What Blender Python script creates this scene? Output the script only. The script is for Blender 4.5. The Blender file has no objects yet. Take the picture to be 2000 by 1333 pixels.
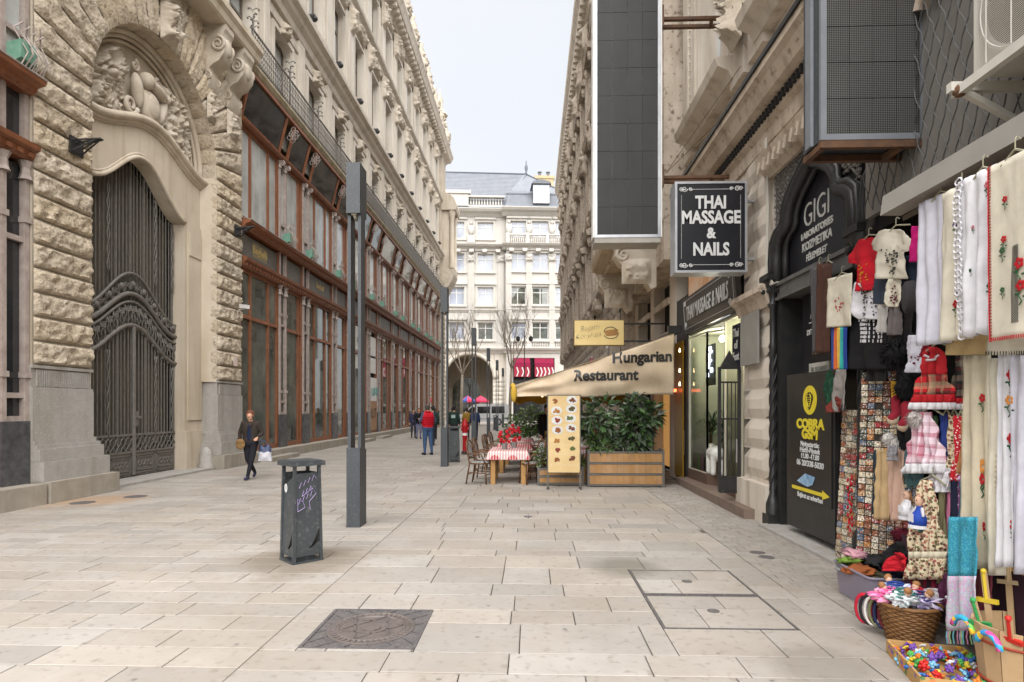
import bpy, bmesh, math, random
import numpy as np
from mathutils import Vector, Matrix, noise

scene = bpy.context.scene
COL = scene.collection
PI = math.pi
rad = math.radians
RN = random.Random(11)

# ------------------------------------------------------------------ camera
CAM_H = 1.68
cam_d = bpy.data.cameras.new('camera')
cam = bpy.data.objects.new('camera', cam_d)
COL.objects.link(cam)
cam.location = (0, 0, CAM_H)
cam.rotation_euler = (rad(90), 0, rad(1.9))
cam_d.sensor_width = 36.0
cam_d.lens = 21.06
cam_d.shift_y = 0.0653
cam_d.clip_start = 0.05
cam_d.clip_end = 3000
scene.camera = cam

# ------------------------------------------------------------------ overcast sky
SUN_EL, SUN_AZ = rad(56), rad(172)      # broad soft light, high behind the camera and to the right
world = bpy.data.worlds.new('World')
scene.world = world
world.use_nodes = True
wn = world.node_tree.nodes
wl = world.node_tree.links
wn.clear()
w_out = wn.new('ShaderNodeOutputWorld')
w_bg = wn.new('ShaderNodeBackground')
w_sky = wn.new('ShaderNodeTexSky')
w_sky.sky_type = 'NISHITA'
w_sky.sun_disc = False
w_sky.sun_elevation = SUN_EL
w_sky.sun_rotation = SUN_AZ
w_mix = wn.new('ShaderNodeMix')
w_mix.data_type = 'RGBA'
w_tc = wn.new('ShaderNodeTexCoord')
w_no = wn.new('ShaderNodeTexNoise')
w_no.inputs['Scale'].default_value = 2.2
w_no.inputs['Detail'].default_value = 6
w_rp = wn.new('ShaderNodeValToRGB')
w_rp.color_ramp.elements[0].position = 0.3
w_rp.color_ramp.elements[0].color = (1.43, 1.445, 1.465, 1)
w_rp.color_ramp.elements[1].position = 0.7
w_rp.color_ramp.elements[1].color = (1.6, 1.605, 1.615, 1)
w_mix.inputs[0].default_value = 0.93
wl.new(w_tc.outputs['Generated'], w_no.inputs['Vector'])
wl.new(w_no.outputs['Fac'], w_rp.inputs['Fac'])
wl.new(w_sky.outputs[0], w_mix.inputs[6])
wl.new(w_rp.outputs[0], w_mix.inputs[7])
wl.new(w_mix.outputs[2], w_bg.inputs['Color'])
w_bg.inputs['Strength'].default_value = 0.1
wl.new(w_bg.outputs[0], w_out.inputs[0])

sun_d = bpy.data.lights.new('sun', 'SUN')
sun_d.energy = 1.5
sun_d.angle = rad(95)
sun_d.color = (1.0, 0.975, 0.94)
sun = bpy.data.objects.new('sun', sun_d)
COL.objects.link(sun)
_sd = Vector((math.sin(SUN_AZ) * math.cos(SUN_EL), math.cos(SUN_AZ) * math.cos(SUN_EL), math.sin(SUN_EL)))
sun.rotation_euler = _sd.to_track_quat('Z', 'Y').to_euler()

vs = scene.view_settings
vs.view_transform = 'Standard'
vs.look = 'None'
vs.exposure = 2.57
vs.gamma = 1.0
vs.use_curve_mapping = False
scene.cycles.max_bounces = 6
scene.cycles.diffuse_bounces = 4
scene.cycles.glossy_bounces = 3
scene.cycles.transparent_max_bounces = 8
scene.cycles.caustics_reflective = False
scene.cycles.caustics_refractive = False

# ------------------------------------------------------------------ helpers
def tag(o, label=None, cat=None, group=None, kind=None):
    if label: o['label'] = label
    if cat: o['category'] = cat
    if group: o['group'] = group
    if kind: o['kind'] = kind
    return o

def empty(name, loc=(0, 0, 0), label=None, cat=None, group=None, kind=None):
    o = bpy.data.objects.new(name, None)
    COL.objects.link(o)
    o.location = loc
    o.empty_display_size = 0.2
    return tag(o, label, cat, group, kind)

def put(o, parent):
    """parent o, whose mesh is in world coordinates, to a thing without moving it"""
    if parent is not None:
        o.parent = parent
        off = Vector(parent.location)
        if parent.parent: off = off + Vector(parent.parent.location)
        if parent.type == 'EMPTY':
            o.matrix_parent_inverse = Matrix.Translation(-off)
    return o

def copy_tree(o, parent=None):
    c = o.copy()
    COL.objects.link(c)
    if parent is not None: c.parent = parent
    for ch in list(o.children):
        copy_tree(ch, c)
    return c

class MB:
    def __init__(s):
        s.v = []; s.f = []; s.m = []; s.cur = 0
    def add(s, vs, fs):
        b = len(s.v)
        s.v += [tuple(p) for p in vs]
        s.f += [tuple(b + i for i in f) for f in fs]
        s.m += [s.cur] * len(fs)
    def box(s, x0, x1, y0, y1, z0, z1):
        if x0 > x1: x0, x1 = x1, x0
        if y0 > y1: y0, y1 = y1, y0
        if z0 > z1: z0, z1 = z1, z0
        s.add([(x0,y0,z0),(x1,y0,z0),(x1,y1,z0),(x0,y1,z0),(x0,y0,z1),(x1,y0,z1),(x1,y1,z1),(x0,y1,z1)],
              [(3,2,1,0),(4,5,6,7),(0,1,5,4),(1,2,6,5),(2,3,7,6),(3,0,4,7)])
        return s
    def obox(s, c, size, rot=None, bev=0.0):
        """oriented box, optional chamfered long edges"""
        hx, hy, hz = size[0] / 2, size[1] / 2, size[2] / 2
        M = rot if rot is not None else Matrix.Identity(3)
        c = Vector(c)
        ps = [(-hx,-hy,-hz),(hx,-hy,-hz),(hx,hy,-hz),(-hx,hy,-hz),(-hx,-hy,hz),(hx,-hy,hz),(hx,hy,hz),(-hx,hy,hz)]
        s.add([c + M @ Vector(p) for p in ps],
              [(3,2,1,0),(4,5,6,7),(0,1,5,4),(1,2,6,5),(2,3,7,6),(3,0,4,7)])
        return s
    def bar(s, p, q, w, h=None, up=(0, 0, 1)):
        p = Vector(p); q = Vector(q); d = q - p; L = d.length
        if L < 1e-6: return s
        d.normalize(); u = Vector(up)
        if abs(d.dot(u)) > 0.98: u = Vector((0, 1, 0)) if abs(d.y) < 0.9 else Vector((1, 0, 0))
        a = d.cross(u).normalized(); b = a.cross(d).normalized()
        M = Matrix((a, d, b)).transposed()
        return s.obox((p + q) / 2, (w, L, h or w), M)
    def prism(s, poly, axis, e0, e1):
        n = len(poly)
        def P(a, b, e):
            return {'x': (e, a, b), 'y': (a, e, b), 'z': (a, b, e)}[axis]
        s.add([P(a, b, e0) for a, b in poly] + [P(a, b, e1) for a, b in poly],
              [tuple(range(n - 1, -1, -1)), tuple(range(n, 2 * n))] +
              [(i, (i + 1) % n, n + (i + 1) % n, n + i) for i in range(n)])
        return s
    def strip(s, A, B, axis, e0, e1):
        """solid between two curves with equal point counts (each list of 2-D points)"""
        n = len(A)
        def P(a, b, e):
            return {'x': (e, a, b), 'y': (a, e, b), 'z': (a, b, e)}[axis]
        vs_ = [P(*p, e0) for p in A] + [P(*p, e0) for p in B] + [P(*p, e1) for p in A] + [P(*p, e1) for p in B]
        fs = []
        for i in range(n - 1):
            fs += [(i, i+1, n+i+1, n+i), (2*n+i, 3*n+i, 3*n+i+1, 2*n+i+1),
                   (i, 2*n+i, 2*n+i+1, i+1), (n+i, n+i+1, 3*n+i+1, 3*n+i)]
        fs += [(0, n, 3*n, 2*n), (n-1, 3*n-1, 4*n-1, 2*n-1)]
        fs[-1] = (n-1, 2*n+n-1, 3*n+n-1, n+n-1)
        s.add(vs_, fs)
        return s
    def tube(s, path, r, n=6, closed=False, cap=True, flat=1.0):
        pts = [Vector(p) for p in path]
        k = len(pts)
        rr = r if isinstance(r, (list, tuple)) else [r] * k
        vs_ = []; ref = None
        for i, p in enumerate(pts):
            a = pts[i - 1] if (i > 0 or closed) else p
            b = pts[(i + 1) % k] if (i < k - 1 or closed) else p
            d = (b - a)
            if d.length < 1e-9: d = Vector((0, 0, 1))
            d.normalize()
            if ref is None:
                ref = Vector((0, 0, 1)) if abs(d.z) < 0.9 else Vector((1, 0, 0))
            x = d.cross(ref)
            if x.length < 1e-4:
                x = d.cross(Vector((0.3, 1, 0.2)))
            x.normalize(); y = x.cross(d).normalized()
            ref = y
            for j in range(n):
                t = 2 * PI * j / n
                vs_.append(p + (x * math.cos(t) + y * math.sin(t) * flat) * rr[i])
        fs = []
        for i in range(k if closed else k - 1):
            for j in range(n):
                a = i * n + j; b = i * n + (j + 1) % n
                c = ((i + 1) % k) * n + (j + 1) % n; d = ((i + 1) % k) * n + j
                fs.append((a, b, c, d))
        if cap and not closed:
            fs.append(tuple(range(n - 1, -1, -1)))
            fs.append(tuple((k - 1) * n + j for j in range(n)))
        s.add(vs_, fs)
        return s
    def lathe(s, prof, c=(0, 0, 0), n=16, rot=None, sx=1.0, sy=1.0):
        c = Vector(c); M = rot if rot is not None else Matrix.Identity(3)
        vs_ = []
        for r, z in prof:
            for j in range(n):
                t = 2 * PI * j / n
                vs_.append(c + M @ Vector((r * math.cos(t) * sx, r * math.sin(t) * sy, z)))
        fs = []
        for i in range(len(prof) - 1):
            for j in range(n):
                fs.append((i*n+j, i*n+(j+1) % n, (i+1)*n+(j+1) % n, (i+1)*n+j))
        fs.append(tuple(range(n - 1, -1, -1)))
        fs.append(tuple((len(prof) - 1) * n + j for j in range(n)))
        s.add(vs_, fs)
        return s
    def ball(s, c, rx, ry=None, rz=None, nu=10, nv=7, rot=None, bump=0.0, seed=0):
        ry = rx if ry is None else ry; rz = rx if rz is None else rz
        c = Vector(c); M = rot if rot is not None else Matrix.Identity(3)
        vs_ = [c + M @ Vector((0, 0, -rz))]
        for i in range(1, nv):
            ph = -PI / 2 + PI * i / nv
            for j in range(nu):
                t = 2 * PI * j / nu
                d = Vector((math.cos(ph) * math.cos(t), math.cos(ph) * math.sin(t), math.sin(ph)))
                k = 1.0
                if bump: k += bump * noise.noise(d * 3.1 + Vector((seed, seed * .7, 0)))
                vs_.append(c + M @ Vector((d.x * rx * k, d.y * ry * k, d.z * rz * k)))
        vs_.append(c + M @ Vector((0, 0, rz)))
        fs = []
        for j in range(nu):
            fs.append((0, 1 + (j + 1) % nu, 1 + j))
        for i in range(nv - 2):
            for j in range(nu):
                a = 1 + i * nu + j; b = 1 + i * nu + (j + 1) % nu
                fs.append((a, b, b + nu, a + nu))
        top = len(vs_) - 1; o = 1 + (nv - 2) * nu
        for j in range(nu):
            fs.append((o + j, o + (j + 1) % nu, top))
        s.add(vs_, fs)
        return s
    def grid(s, fn, nu, nv):
        vs_ = [fn(i / nu, j / nv) for j in range(nv + 1) for i in range(nu + 1)]
        fs = [(j*(nu+1)+i, j*(nu+1)+i+1, (j+1)*(nu+1)+i+1, (j+1)*(nu+1)+i) for j in range(nv) for i in range(nu)]
        s.add(vs_, fs)
        return s
    def quad(s, a, b, c, d):
        s.add([a, b, c, d], [(0, 1, 2, 3)]); return s
    def build(s, name, mat, parent=None, smooth=False, angle=None):
        me = bpy.data.meshes.new(name)
        me.from_pydata(s.v, [], s.f)
        mats = mat if isinstance(mat, (list, tuple)) else [mat]
        for m in mats: me.materials.append(m)
        if len(mats) > 1:
            me.polygons.foreach_set('material_index', s.m)
        if smooth:
            me.polygons.foreach_set('use_smooth', [True] * len(s.f))
            if angle is not None:
                try: me.set_sharp_from_angle(angle=rad(angle))
                except Exception: pass
        me.update()
        o = bpy.data.objects.new(name, me)
        COL.objects.link(o)
        put(o, parent)
        return o

def fixn(o):
    bm = bmesh.new(); bm.from_mesh(o.data)
    bmesh.ops.recalc_face_normals(bm, faces=bm.faces)
    bm.to_mesh(o.data); bm.free()
    return o

def thing(mb, name, mat, label, cat, group=None, **k):
    return tag(mb.build(name, mat, None, **k), label, cat, group)

def arc(c, r, a0, a1, n, ax='yz', off=0.0, ry=None):
    ry = r if ry is None else ry
    out = []
    for i in range(n + 1):
        t = a0 + (a1 - a0) * i / n
        a, b = c[0] + r * math.cos(t), c[1] + ry * math.sin(t)
        out.append({'yz': (off, a, b), 'xz': (a, off, b), 'xy': (a, b, off), '2': (a, b)}[ax])
    return out

def spiral(c, r0, turns, n, fn, start=0.0, sgn=1, tail=None):
    """2-D spiral mapped by fn to 3-D"""
    out = []
    for i in range(n + 1):
        t = i / n
        r = r0 * (1 - 0.85 * t)
        a = start + sgn * turns * 2 * PI * t
        out.append(fn(c[0] + r * math.cos(a), c[1] + r * math.sin(a)))
    return out

def rough_quad(mb, p00, p10, p11, p01, nrm, depth, nu=7, nv=4, seed=0, edge=0.12, amp=0.5):
    """pillow-shaped rock-faced stone on a quad"""
    p00, p10, p11, p01 = map(Vector, (p00, p10, p11, p01)); nrm = Vector(nrm)
    def fn(u, v):
        p = (p00 * (1-u) + p10 * u) * (1-v) + (p01 * (1-u) + p11 * u) * v
        e = min(min(u, 1-u) * (p10 - p00).length, min(v, 1-v) * (p01 - p00).length)
        k = min(1.0, e / edge) if edge > 0 else 1
        k = math.sin(k * PI / 2) ** .7
        q = p * 6.5 + Vector((seed * 3.7, seed * 1.3, seed))
        h = k * depth * (1 - amp / 2 + amp * noise.noise(q) + 0.8 * amp * noise.noise(q * 2.3))
        return p + nrm * h
    mb.grid(fn, nu, nv)

def carve(mb, o, ux, uz, un, W, H, D, nu=16, nv=16, seed=1, mask=None, freq=5.0, base=0.25):
    """high relief carving as a displaced sheet: scrolls and lumps"""
    o, ux, uz, un = Vector(o), Vector(ux), Vector(uz), Vector(un)
    rn = random.Random(seed)
    cs = [(rn.random(), rn.random(), rn.uniform(.1, .24), rn.choice((-1, 1))) for _ in range(12)]
    nu, nv = int(nu * 1.5), int(nv * 1.5)
    def fn(u, v):
        m = min(1, 6 * min(u, 1-u, v, 1-v))
        if mask: m *= mask(u, v)
        h = 0.0
        for cx, cy, r, sg in cs:
            d = math.hypot((u - cx), (v - cy) * H / W) / r
            if d < 1:
                a = math.atan2(v - cy, u - cx)
                h = max(h, (1 - d * d) ** .5 * (0.55 + 0.45 * math.cos(11 * d + sg * a)))
        q = Vector((u * freq, v * freq * H / W, seed * 2.1))
        h = 0.62 * h + 0.45 * (1 - 2 * abs(noise.noise(q * 1.4))) * .6 + 0.35 * abs(noise.noise(q * 3.0))
        return o + ux * (u * W) + uz * (v * H) + un * (D * m * (base + h))
    mb.grid(fn, nu, nv)

# ------------------------------------------------------------------ materials
def srgb(r, g, b):
    f = lambda c: c / 12.92 if c <= 0.04045 else ((c + 0.055) / 1.055) ** 2.4
    return (f(r / 255), f(g / 255), f(b / 255), 1)

MATS = {}
def pm(name, c, c2=None, scale=4.0, rough=0.7, bump=0.0, bscale=None, metal=0.0, spec=0.3, detail=5.0,
       streak=None, rnd=0.0, alpha=1.0, emit=None, sheen=0.0, dirt=None, dist=0.01, coord='Object', sub=0.0):
    """procedural principled material: two-tone noise, optional vertical streak tone, per-piece variation, bump"""
    m = bpy.data.materials.new(name); m.use_nodes = True
    nt = m.node_tree; N = nt.nodes; L = nt.links
    b = N['Principled BSDF']
    c = tuple(c) if len(c) == 4 else tuple(c) + (1,)
    c2 = (tuple(c2) if len(c2) == 4 else tuple(c2) + (1,)) if c2 else tuple(x * 0.8 for x in c[:3]) + (1,)
    tc = N.new('ShaderNodeTexCoord')
    no = N.new('ShaderNodeTexNoise'); no.inputs['Scale'].default_value = scale; no.inputs['Detail'].default_value = detail
    no.inputs['Roughness'].default_value = 0.62
    L.new(tc.outputs[coord], no.inputs['Vector'])
    rp = N.new('ShaderNodeMapRange'); rp.inputs[1].default_value = 0.32; rp.inputs[2].default_value = 0.68
    L.new(no.outputs['Fac'], rp.inputs[0])
    mx = N.new('ShaderNodeMix'); mx.data_type = 'RGBA'
    mx.inputs[6].default_value = c; mx.inputs[7].default_value = c2
    L.new(rp.outputs[0], mx.inputs[0])
    col = mx.outputs[2]
    if streak:
        mp = N.new('ShaderNodeMapping'); mp.inputs['Scale'].default_value = (2.6, 2.6, 0.22)
        L.new(tc.outputs[coord], mp.inputs[0])
        n2 = N.new('ShaderNodeTexNoise'); n2.inputs['Scale'].default_value = 1.3; n2.inputs['Detail'].default_value = 6
        L.new(mp.outputs[0], n2.inputs['Vector'])
        r2 = N.new('ShaderNodeMapRange'); r2.inputs[1].default_value = 0.5; r2.inputs[2].default_value = 0.75
        r2.inputs[4].default_value = 0.75
        L.new(n2.outputs['Fac'], r2.inputs[0])
        m2 = N.new('ShaderNodeMix'); m2.data_type = 'RGBA'; m2.inputs[7].default_value = streak
        L.new(r2.outputs[0], m2.inputs[0]); L.new(col, m2.inputs[6]); col = m2.outputs[2]
    if dirt:
        n3 = N.new('ShaderNodeTexNoise'); n3.inputs['Scale'].default_value = scale * 6; n3.inputs['Detail'].default_value = 4
        L.new(tc.outputs[coord], n3.inputs['Vector'])
        r3 = N.new('ShaderNodeMapRange'); r3.inputs[1].default_value = 0.56; r3.inputs[2].default_value = 0.72
        L.new(n3.outputs['Fac'], r3.inputs[0])
        m3 = N.new('ShaderNodeMix'); m3.data_type = 'RGBA'; m3.inputs[7].default_value = dirt
        L.new(r3.outputs[0], m3.inputs[0]); L.new(col, m3.inputs[6]); col = m3.outputs[2]
    if rnd:
        oi = N.new('ShaderNodeObjectInfo'); ge = N.new('ShaderNodeNewGeometry')
        ad = N.new('ShaderNodeMath'); ad.operation = 'ADD'
        L.new(oi.outputs['Random'], ad.inputs[0]); L.new(ge.outputs['Random Per Island'], ad.inputs[1])
        fr = N.new('ShaderNodeMath'); fr.operation = 'FRACT'; L.new(ad.outputs[0], fr.inputs[0])
        mr = N.new('ShaderNodeMapRange'); mr.inputs[3].default_value = 1 - rnd; mr.inputs[4].default_value = 1 + rnd * .6
        L.new(fr.outputs[0], mr.inputs[0])
        hs = N.new('ShaderNodeHueSaturation'); L.new(col, hs.inputs['Color']); L.new(mr.outputs[0], hs.inputs['Value'])
        f2 = N.new('ShaderNodeMath'); f2.operation = 'MULTIPLY'; f2.inputs[1].default_value = 7.31
        L.new(fr.outputs[0], f2.inputs[0])
        f3 = N.new('ShaderNodeMath'); f3.operation = 'FRACT'; L.new(f2.outputs[0], f3.inputs[0])
        ms = N.new('ShaderNodeMapRange'); ms.inputs[3].default_value = 1 - rnd * 1.2; ms.inputs[4].default_value = 1 + rnd
        L.new(f3.outputs[0], ms.inputs[0]); L.new(ms.outputs[0], hs.inputs['Saturation'])
        col = hs.outputs[0]
    L.new(col, b.inputs['Base Color'])
    b.inputs['Roughness'].default_value = rough
    b.inputs['Metallic'].default_value = metal
    b.inputs['Specular IOR Level'].default_value = spec
    if alpha < 1: b.inputs['Alpha'].default_value = alpha
    if emit:
        b.inputs['Emission Color'].default_value = emit[0] if len(emit[0]) == 4 else tuple(emit[0]) + (1,)
        b.inputs['Emission Strength'].default_value = emit[1]
    if bump:
        bn = N.new('ShaderNodeTexNoise'); bn.inputs['Scale'].default_value = bscale or scale * 5
        bn.inputs['Detail'].default_value = 6
        L.new(tc.outputs[coord], bn.inputs['Vector'])
        bp = N.new('ShaderNodeBump'); bp.inputs['Strength'].default_value = bump; bp.inputs['Distance'].default_value = dist
        L.new(bn.outputs['Fac'], bp.inputs['Height']); L.new(bp.outputs[0], b.inputs['Normal'])
    MATS[name] = m
    return m

def col(name, rgb, rough=0.7, **k):
    """small plain coloured goods: sRGB picture colour, slight mottling"""
    if name in MATS: return MATS[name]
    c = tuple(v * .86 for v in srgb(*rgb)[:3]) + (1,)
    return pm(name, c, tuple(x * 0.82 for x in c[:3]) + (1,), scale=k.pop('scale', 9), rough=rough, **k)

M_stone = pm('limestone', (.53, .47, .39), (.44, .38, .30), 1.1, .85, .25, 30, streak=(.30, .245, .18, 1))
M_stone_l = pm('limestone_pale', (.63, .58, .51), (.55, .495, .42), 0.8, .85, .2, 24, streak=(.36, .31, .25, 1))
M_rock = pm('rock_faced_limestone', (.55, .47, .365), (.43, .355, .26), 2.6, .9, 1.0, 13, dirt=(.27, .215, .15, 1), rnd=.09, dist=.05)
M_carv = pm('carved_limestone', (.56, .50, .42), (.41, .345, .265), 3.0, .85, .4, 26)
M_smooth = pm('dressed_limestone', (.56, .49, .395), (.48, .41, .32), 1.5, .8, .12, 30, streak=(.36, .29, .20, 1))
M_granite = pm('grey_granite', (.36, .34, .315), (.30, .285, .265), 6, .75, .25, 90, streak=(.25, .225, .19, 1), dirt=(.42, .40, .37, 1))
M_kerb = pm('kerb_stone', (.36, .325, .275), (.28, .25, .205), 3, .85, .3, 50, streak=(.21, .19, .155, 1))
M_wood = pm('varnished_shop_wood', (.27, .108, .052), (.19, .073, .036), 3.5, .42, .15, 40, streak=(.15, .058, .03, 1))
M_wood_o = pm('orange_varnished_wood', (.34, .12, .03), (.24, .08, .022), 3.5, .35, .1, 40, streak=(.18, .06, .02, 1))
M_pil = pm('mauve_grey_metal', (.40, .34, .305), (.27, .215, .19), 6, .5, .2, 40, spec=.5)
M_marble = pm('dark_marble', (.045, .045, .05), (.09, .09, .095), 7, .25, spec=.5)
M_glass = pm('shop_glass', (.035, .04, .035), (.17, .18, .15), 0.9, .03, spec=.9)  # paler noise tone paints soft reflections into the pane colour
M_glass_p = pm('curtained_glass', (.46, .48, .47), (.27, .28, .27), 0.9, .06, spec=.7, streak=(.52, .54, .53, 1))
M_glass_d = pm('dark_glass', (.015, .016, .018), (.03, .03, .032), 1.0, .06, spec=.7)
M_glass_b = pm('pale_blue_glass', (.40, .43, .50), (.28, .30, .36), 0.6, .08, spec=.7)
M_iron = pm('wrought_iron', (.115, .105, .092), (.17, .155, .138), 9, .55, .3, 60, spec=.5)
M_black = pm('black_paint', (.013, .013, .014), (.024, .023, .022), 7, .42, .15, 50, spec=.5)
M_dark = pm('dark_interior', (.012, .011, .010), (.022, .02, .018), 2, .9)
M_anth = pm('anthracite_steel', (.042, .048, .055), (.054, .06, .066), 5, .48, .06, 90, spec=.45, dirt=(.10, .10, .10, 1))
M_white = pm('white_paint', (.72, .71, .69), (.62, .61, .59), 3, .5, .1, 40)
M_plast = pm('white_render', (.56, .535, .495), (.50, .475, .435), .35, .85, .1, 12, streak=(.60, .55, .48, 1))
M_slate = pm('slate_roof', (.16, .172, .195), (.20, .213, .24), 1.4, .6, .3, 14, rnd=.1)
M_sign = pm('sign_panel_black', (.008, .008, .011), (.013, .013, .017), 2, .4, spec=.4)
M_letter = pm('sign_letter_white', (.62, .62, .61), (.55, .55, .54), 5, .5)
M_gold = pm('gold_letter', (.55, .43, .18), (.45, .33, .12), 6, .4)
M_rust = pm('rusty_steel', (.075, .045, .03), (.14, .07, .035), 8, .75, .3, 60)
M_alu = pm('aluminium', (.46, .47, .49), (.36, .37, .39), 5, .38, .05, 60, metal=.5, spec=.5)

def text(body, size, mat, parent, loc, rot, ext=0.004, off=0.0, sx=1.0, shear=0.0, align='CENTER', name='lettering', line=1.0):
    cu = bpy.data.curves.new(name, 'FONT')
    cu.body = body; cu.size = size; cu.extrude = ext; cu.offset = off; cu.shear = shear
    cu.align_x = align; cu.align_y = 'CENTER'; cu.space_line = line; cu.resolution_u = 3
    o = bpy.data.objects.new(name, cu); COL.objects.link(o)
    dg = bpy.context.evaluated_depsgraph_get()
    me = bpy.data.meshes.new_from_object(o.evaluated_get(dg))
    bpy.data.objects.remove(o); bpy.data.curves.remove(cu)
    M = Matrix.Translation(loc) @ (Matrix.Rotation(rot[2], 4, 'Z') @ Matrix.Rotation(rot[1], 4, 'Y') @ Matrix.Rotation(rot[0], 4, 'X')) @ Matrix.Diagonal((sx, 1, 1, 1))
    me.transform(M); me.materials.clear(); me.materials.append(mat); me.name = name
    t = bpy.data.objects.new(name, me); COL.objects.link(t)
    return put(t, parent)
FACE_CAM = (rad(90), 0, 0)
FACE_W = (rad(90), 0, rad(-90))     # on the right-hand facades, read from the street
FACE_E = (rad(90), 0, rad(90))      # on the left-hand facade
# ================================================================== GROUND
M_mortar = pm('paving_joint', (.19, .165, .135), (.10, .088, .072), 3, .95)
M_slab = pm('limestone_paving', (.55, .505, .45), (.47, .425, .37), 1.9, .62, .22, 45, rnd=.15, dirt=(.40, .36, .315, 1), coord='Generated', dist=.004)
M_slab = None
def paving_mat(name, c, c2, rnd):
    m = pm(name, c, c2, 1.3, .6, .25, 40, rnd=rnd, dist=.004)
    nt = m.node_tree; N = nt.nodes; L = nt.links
    b = N['Principled BSDF']
    ge = N.new('ShaderNodeNewGeometry')
    n = N.new('ShaderNodeTexNoise'); n.inputs['Scale'].default_value = .55; n.inputs['Detail'].default_value = 7
    n.inputs['Roughness'].default_value = .7
    L.new(ge.outputs['Position'], n.inputs['Vector'])
    r = N.new('ShaderNodeMapRange'); r.inputs[1].default_value = .44; r.inputs[2].default_value = .70; r.inputs[4].default_value = .7
    L.new(n.outputs['Fac'], r.inputs[0])
    n2 = N.new('ShaderNodeTexNoise'); n2.inputs['Scale'].default_value = 14; n2.inputs['Detail'].default_value = 5
    L.new(ge.outputs['Position'], n2.inputs['Vector'])
    r2 = N.new('ShaderNodeMapRange'); r2.inputs[1].default_value = .56; r2.inputs[2].default_value = .70; r2.inputs[4].default_value = .6
    L.new(n2.outputs['Fac'], r2.inputs[0])
    old = b.inputs['Base Color'].links[0].from_socket
    a = N.new('ShaderNodeMix'); a.data_type = 'RGBA'; a.inputs[7].default_value = (.27, .23, .185, 1)
    L.new(r.outputs[0], a.inputs[0]); L.new(old, a.inputs[6])
    d = N.new('ShaderNodeMix'); d.data_type = 'RGBA'; d.inputs[7].default_value = (.2, .175, .145, 1)
    L.new(r2.outputs[0], d.inputs[0]); L.new(a.outputs[2], d.inputs[6])
    L.new(d.outputs[2], b.inputs['Base Color'])
    prev_ = d.outputs[2]
    for (px_, py_, rr_, cc_) in ((-2.45, 6.5, .75, (.17, .135, .10, 1)), (-7.9, 10.6, 1.0, (.36, .22, .12, 1)), (1.0, 6.35, .5, (.13, .12, .095, 1)), (1.9, 3.95, .4, (.2, .18, .15, 1))):    # grime round the bin, rust wash, moss
        vm = N.new('ShaderNodeVectorMath'); vm.operation = 'DISTANCE'; vm.inputs[1].default_value = (px_, py_, 0); L.new(ge.outputs['Position'], vm.inputs[0])
        sb_ = N.new('ShaderNodeMath'); sb_.operation = 'MULTIPLY_ADD'; sb_.inputs[1].default_value = 2.0 * rr_; L.new(n.outputs['Fac'], sb_.inputs[0]); 
        ng = N.new('ShaderNodeMath'); ng.operation = 'SUBTRACT'; ng.inputs[0].default_value = 0; L.new(vm.outputs['Value'], ng.inputs[1]); L.new(ng.outputs[0], sb_.inputs[2])
        rr2 = N.new('ShaderNodeMapRange'); rr2.inputs[1].default_value = 0; rr2.inputs[2].default_value = .5 * rr_; rr2.inputs[4].default_value = .6; L.new(sb_.outputs[0], rr2.inputs[0])
        mm = N.new('ShaderNodeMix'); mm.data_type = 'RGBA'; mm.inputs[7].default_value = cc_; L.new(rr2.outputs[0], mm.inputs[0]); L.new(prev_, mm.inputs[6]); prev_ = mm.outputs[2]
    n4 = N.new('ShaderNodeTexVoronoi'); n4.inputs['Scale'].default_value = 3.4; L.new(ge.outputs['Position'], n4.inputs['Vector'])   # gum spots
    r4 = N.new('ShaderNodeMapRange'); r4.inputs[1].default_value = .075; r4.inputs[2].default_value = .05; r4.inputs[4].default_value = .6
    L.new(n4.outputs['Distance'], r4.inputs[0])
    e_ = N.new('ShaderNodeMix'); e_.data_type = 'RGBA'; e_.inputs[7].default_value = (.10, .095, .09, 1)
    L.new(r4.outputs[0], e_.inputs[0]); L.new(prev_, e_.inputs[6]); L.new(e_.outputs[2], b.inputs['Base Color'])
    for nd in N:
        if nd.type == 'TEX_NOISE' and not nd.inputs['Vector'].links[0].from_node.type == 'NEW_GEOMETRY':
            L.new(ge.outputs['Position'], nd.inputs['Vector'])
    return m
M_slab = paving_mat('limestone_paving', (.365, .333, .30), (.305, .278, .25), .15)
M_sett = paving_mat('small_paving_setts', (.335, .305, .277), (.285, .26, .236), .15)

g = MB(); g.quad((-400, -60, -.03), (400, -60, -.03), (400, 900, -.03), (-400, 900, -.03))
tag(g.build('ground', M_mortar), kind='structure')
pave = empty('pavement', (0, 0, 0), kind='structure')

def unit_slab(name):
    m = MB(); e = .012
    m.add([(0,0,-1),(1,0,-1),(1,1,-1),(0,1,-1),(0,0,-.12),(1,0,-.12),(1,1,-.12),(0,1,-.12),(e,e,0),(1-e,e,0),(1-e,1-e,0),(e,1-e,0)],
          [(0,1,5,4),(1,2,6,5),(2,3,7,6),(3,0,4,7),(4,5,9,8),(5,6,10,9),(6,7,11,10),(7,4,8,11),(8,9,10,11)])
    me = bpy.data.meshes.new(name); me.from_pydata(m.v, [], m.f)
    return me, m
SL_ME, SL_MB = unit_slab('paving_slab')
SL_ME.materials.append(M_slab)
ST_ME = SL_ME.copy(); ST_ME.materials.clear(); ST_ME.materials.append(M_sett)

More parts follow.
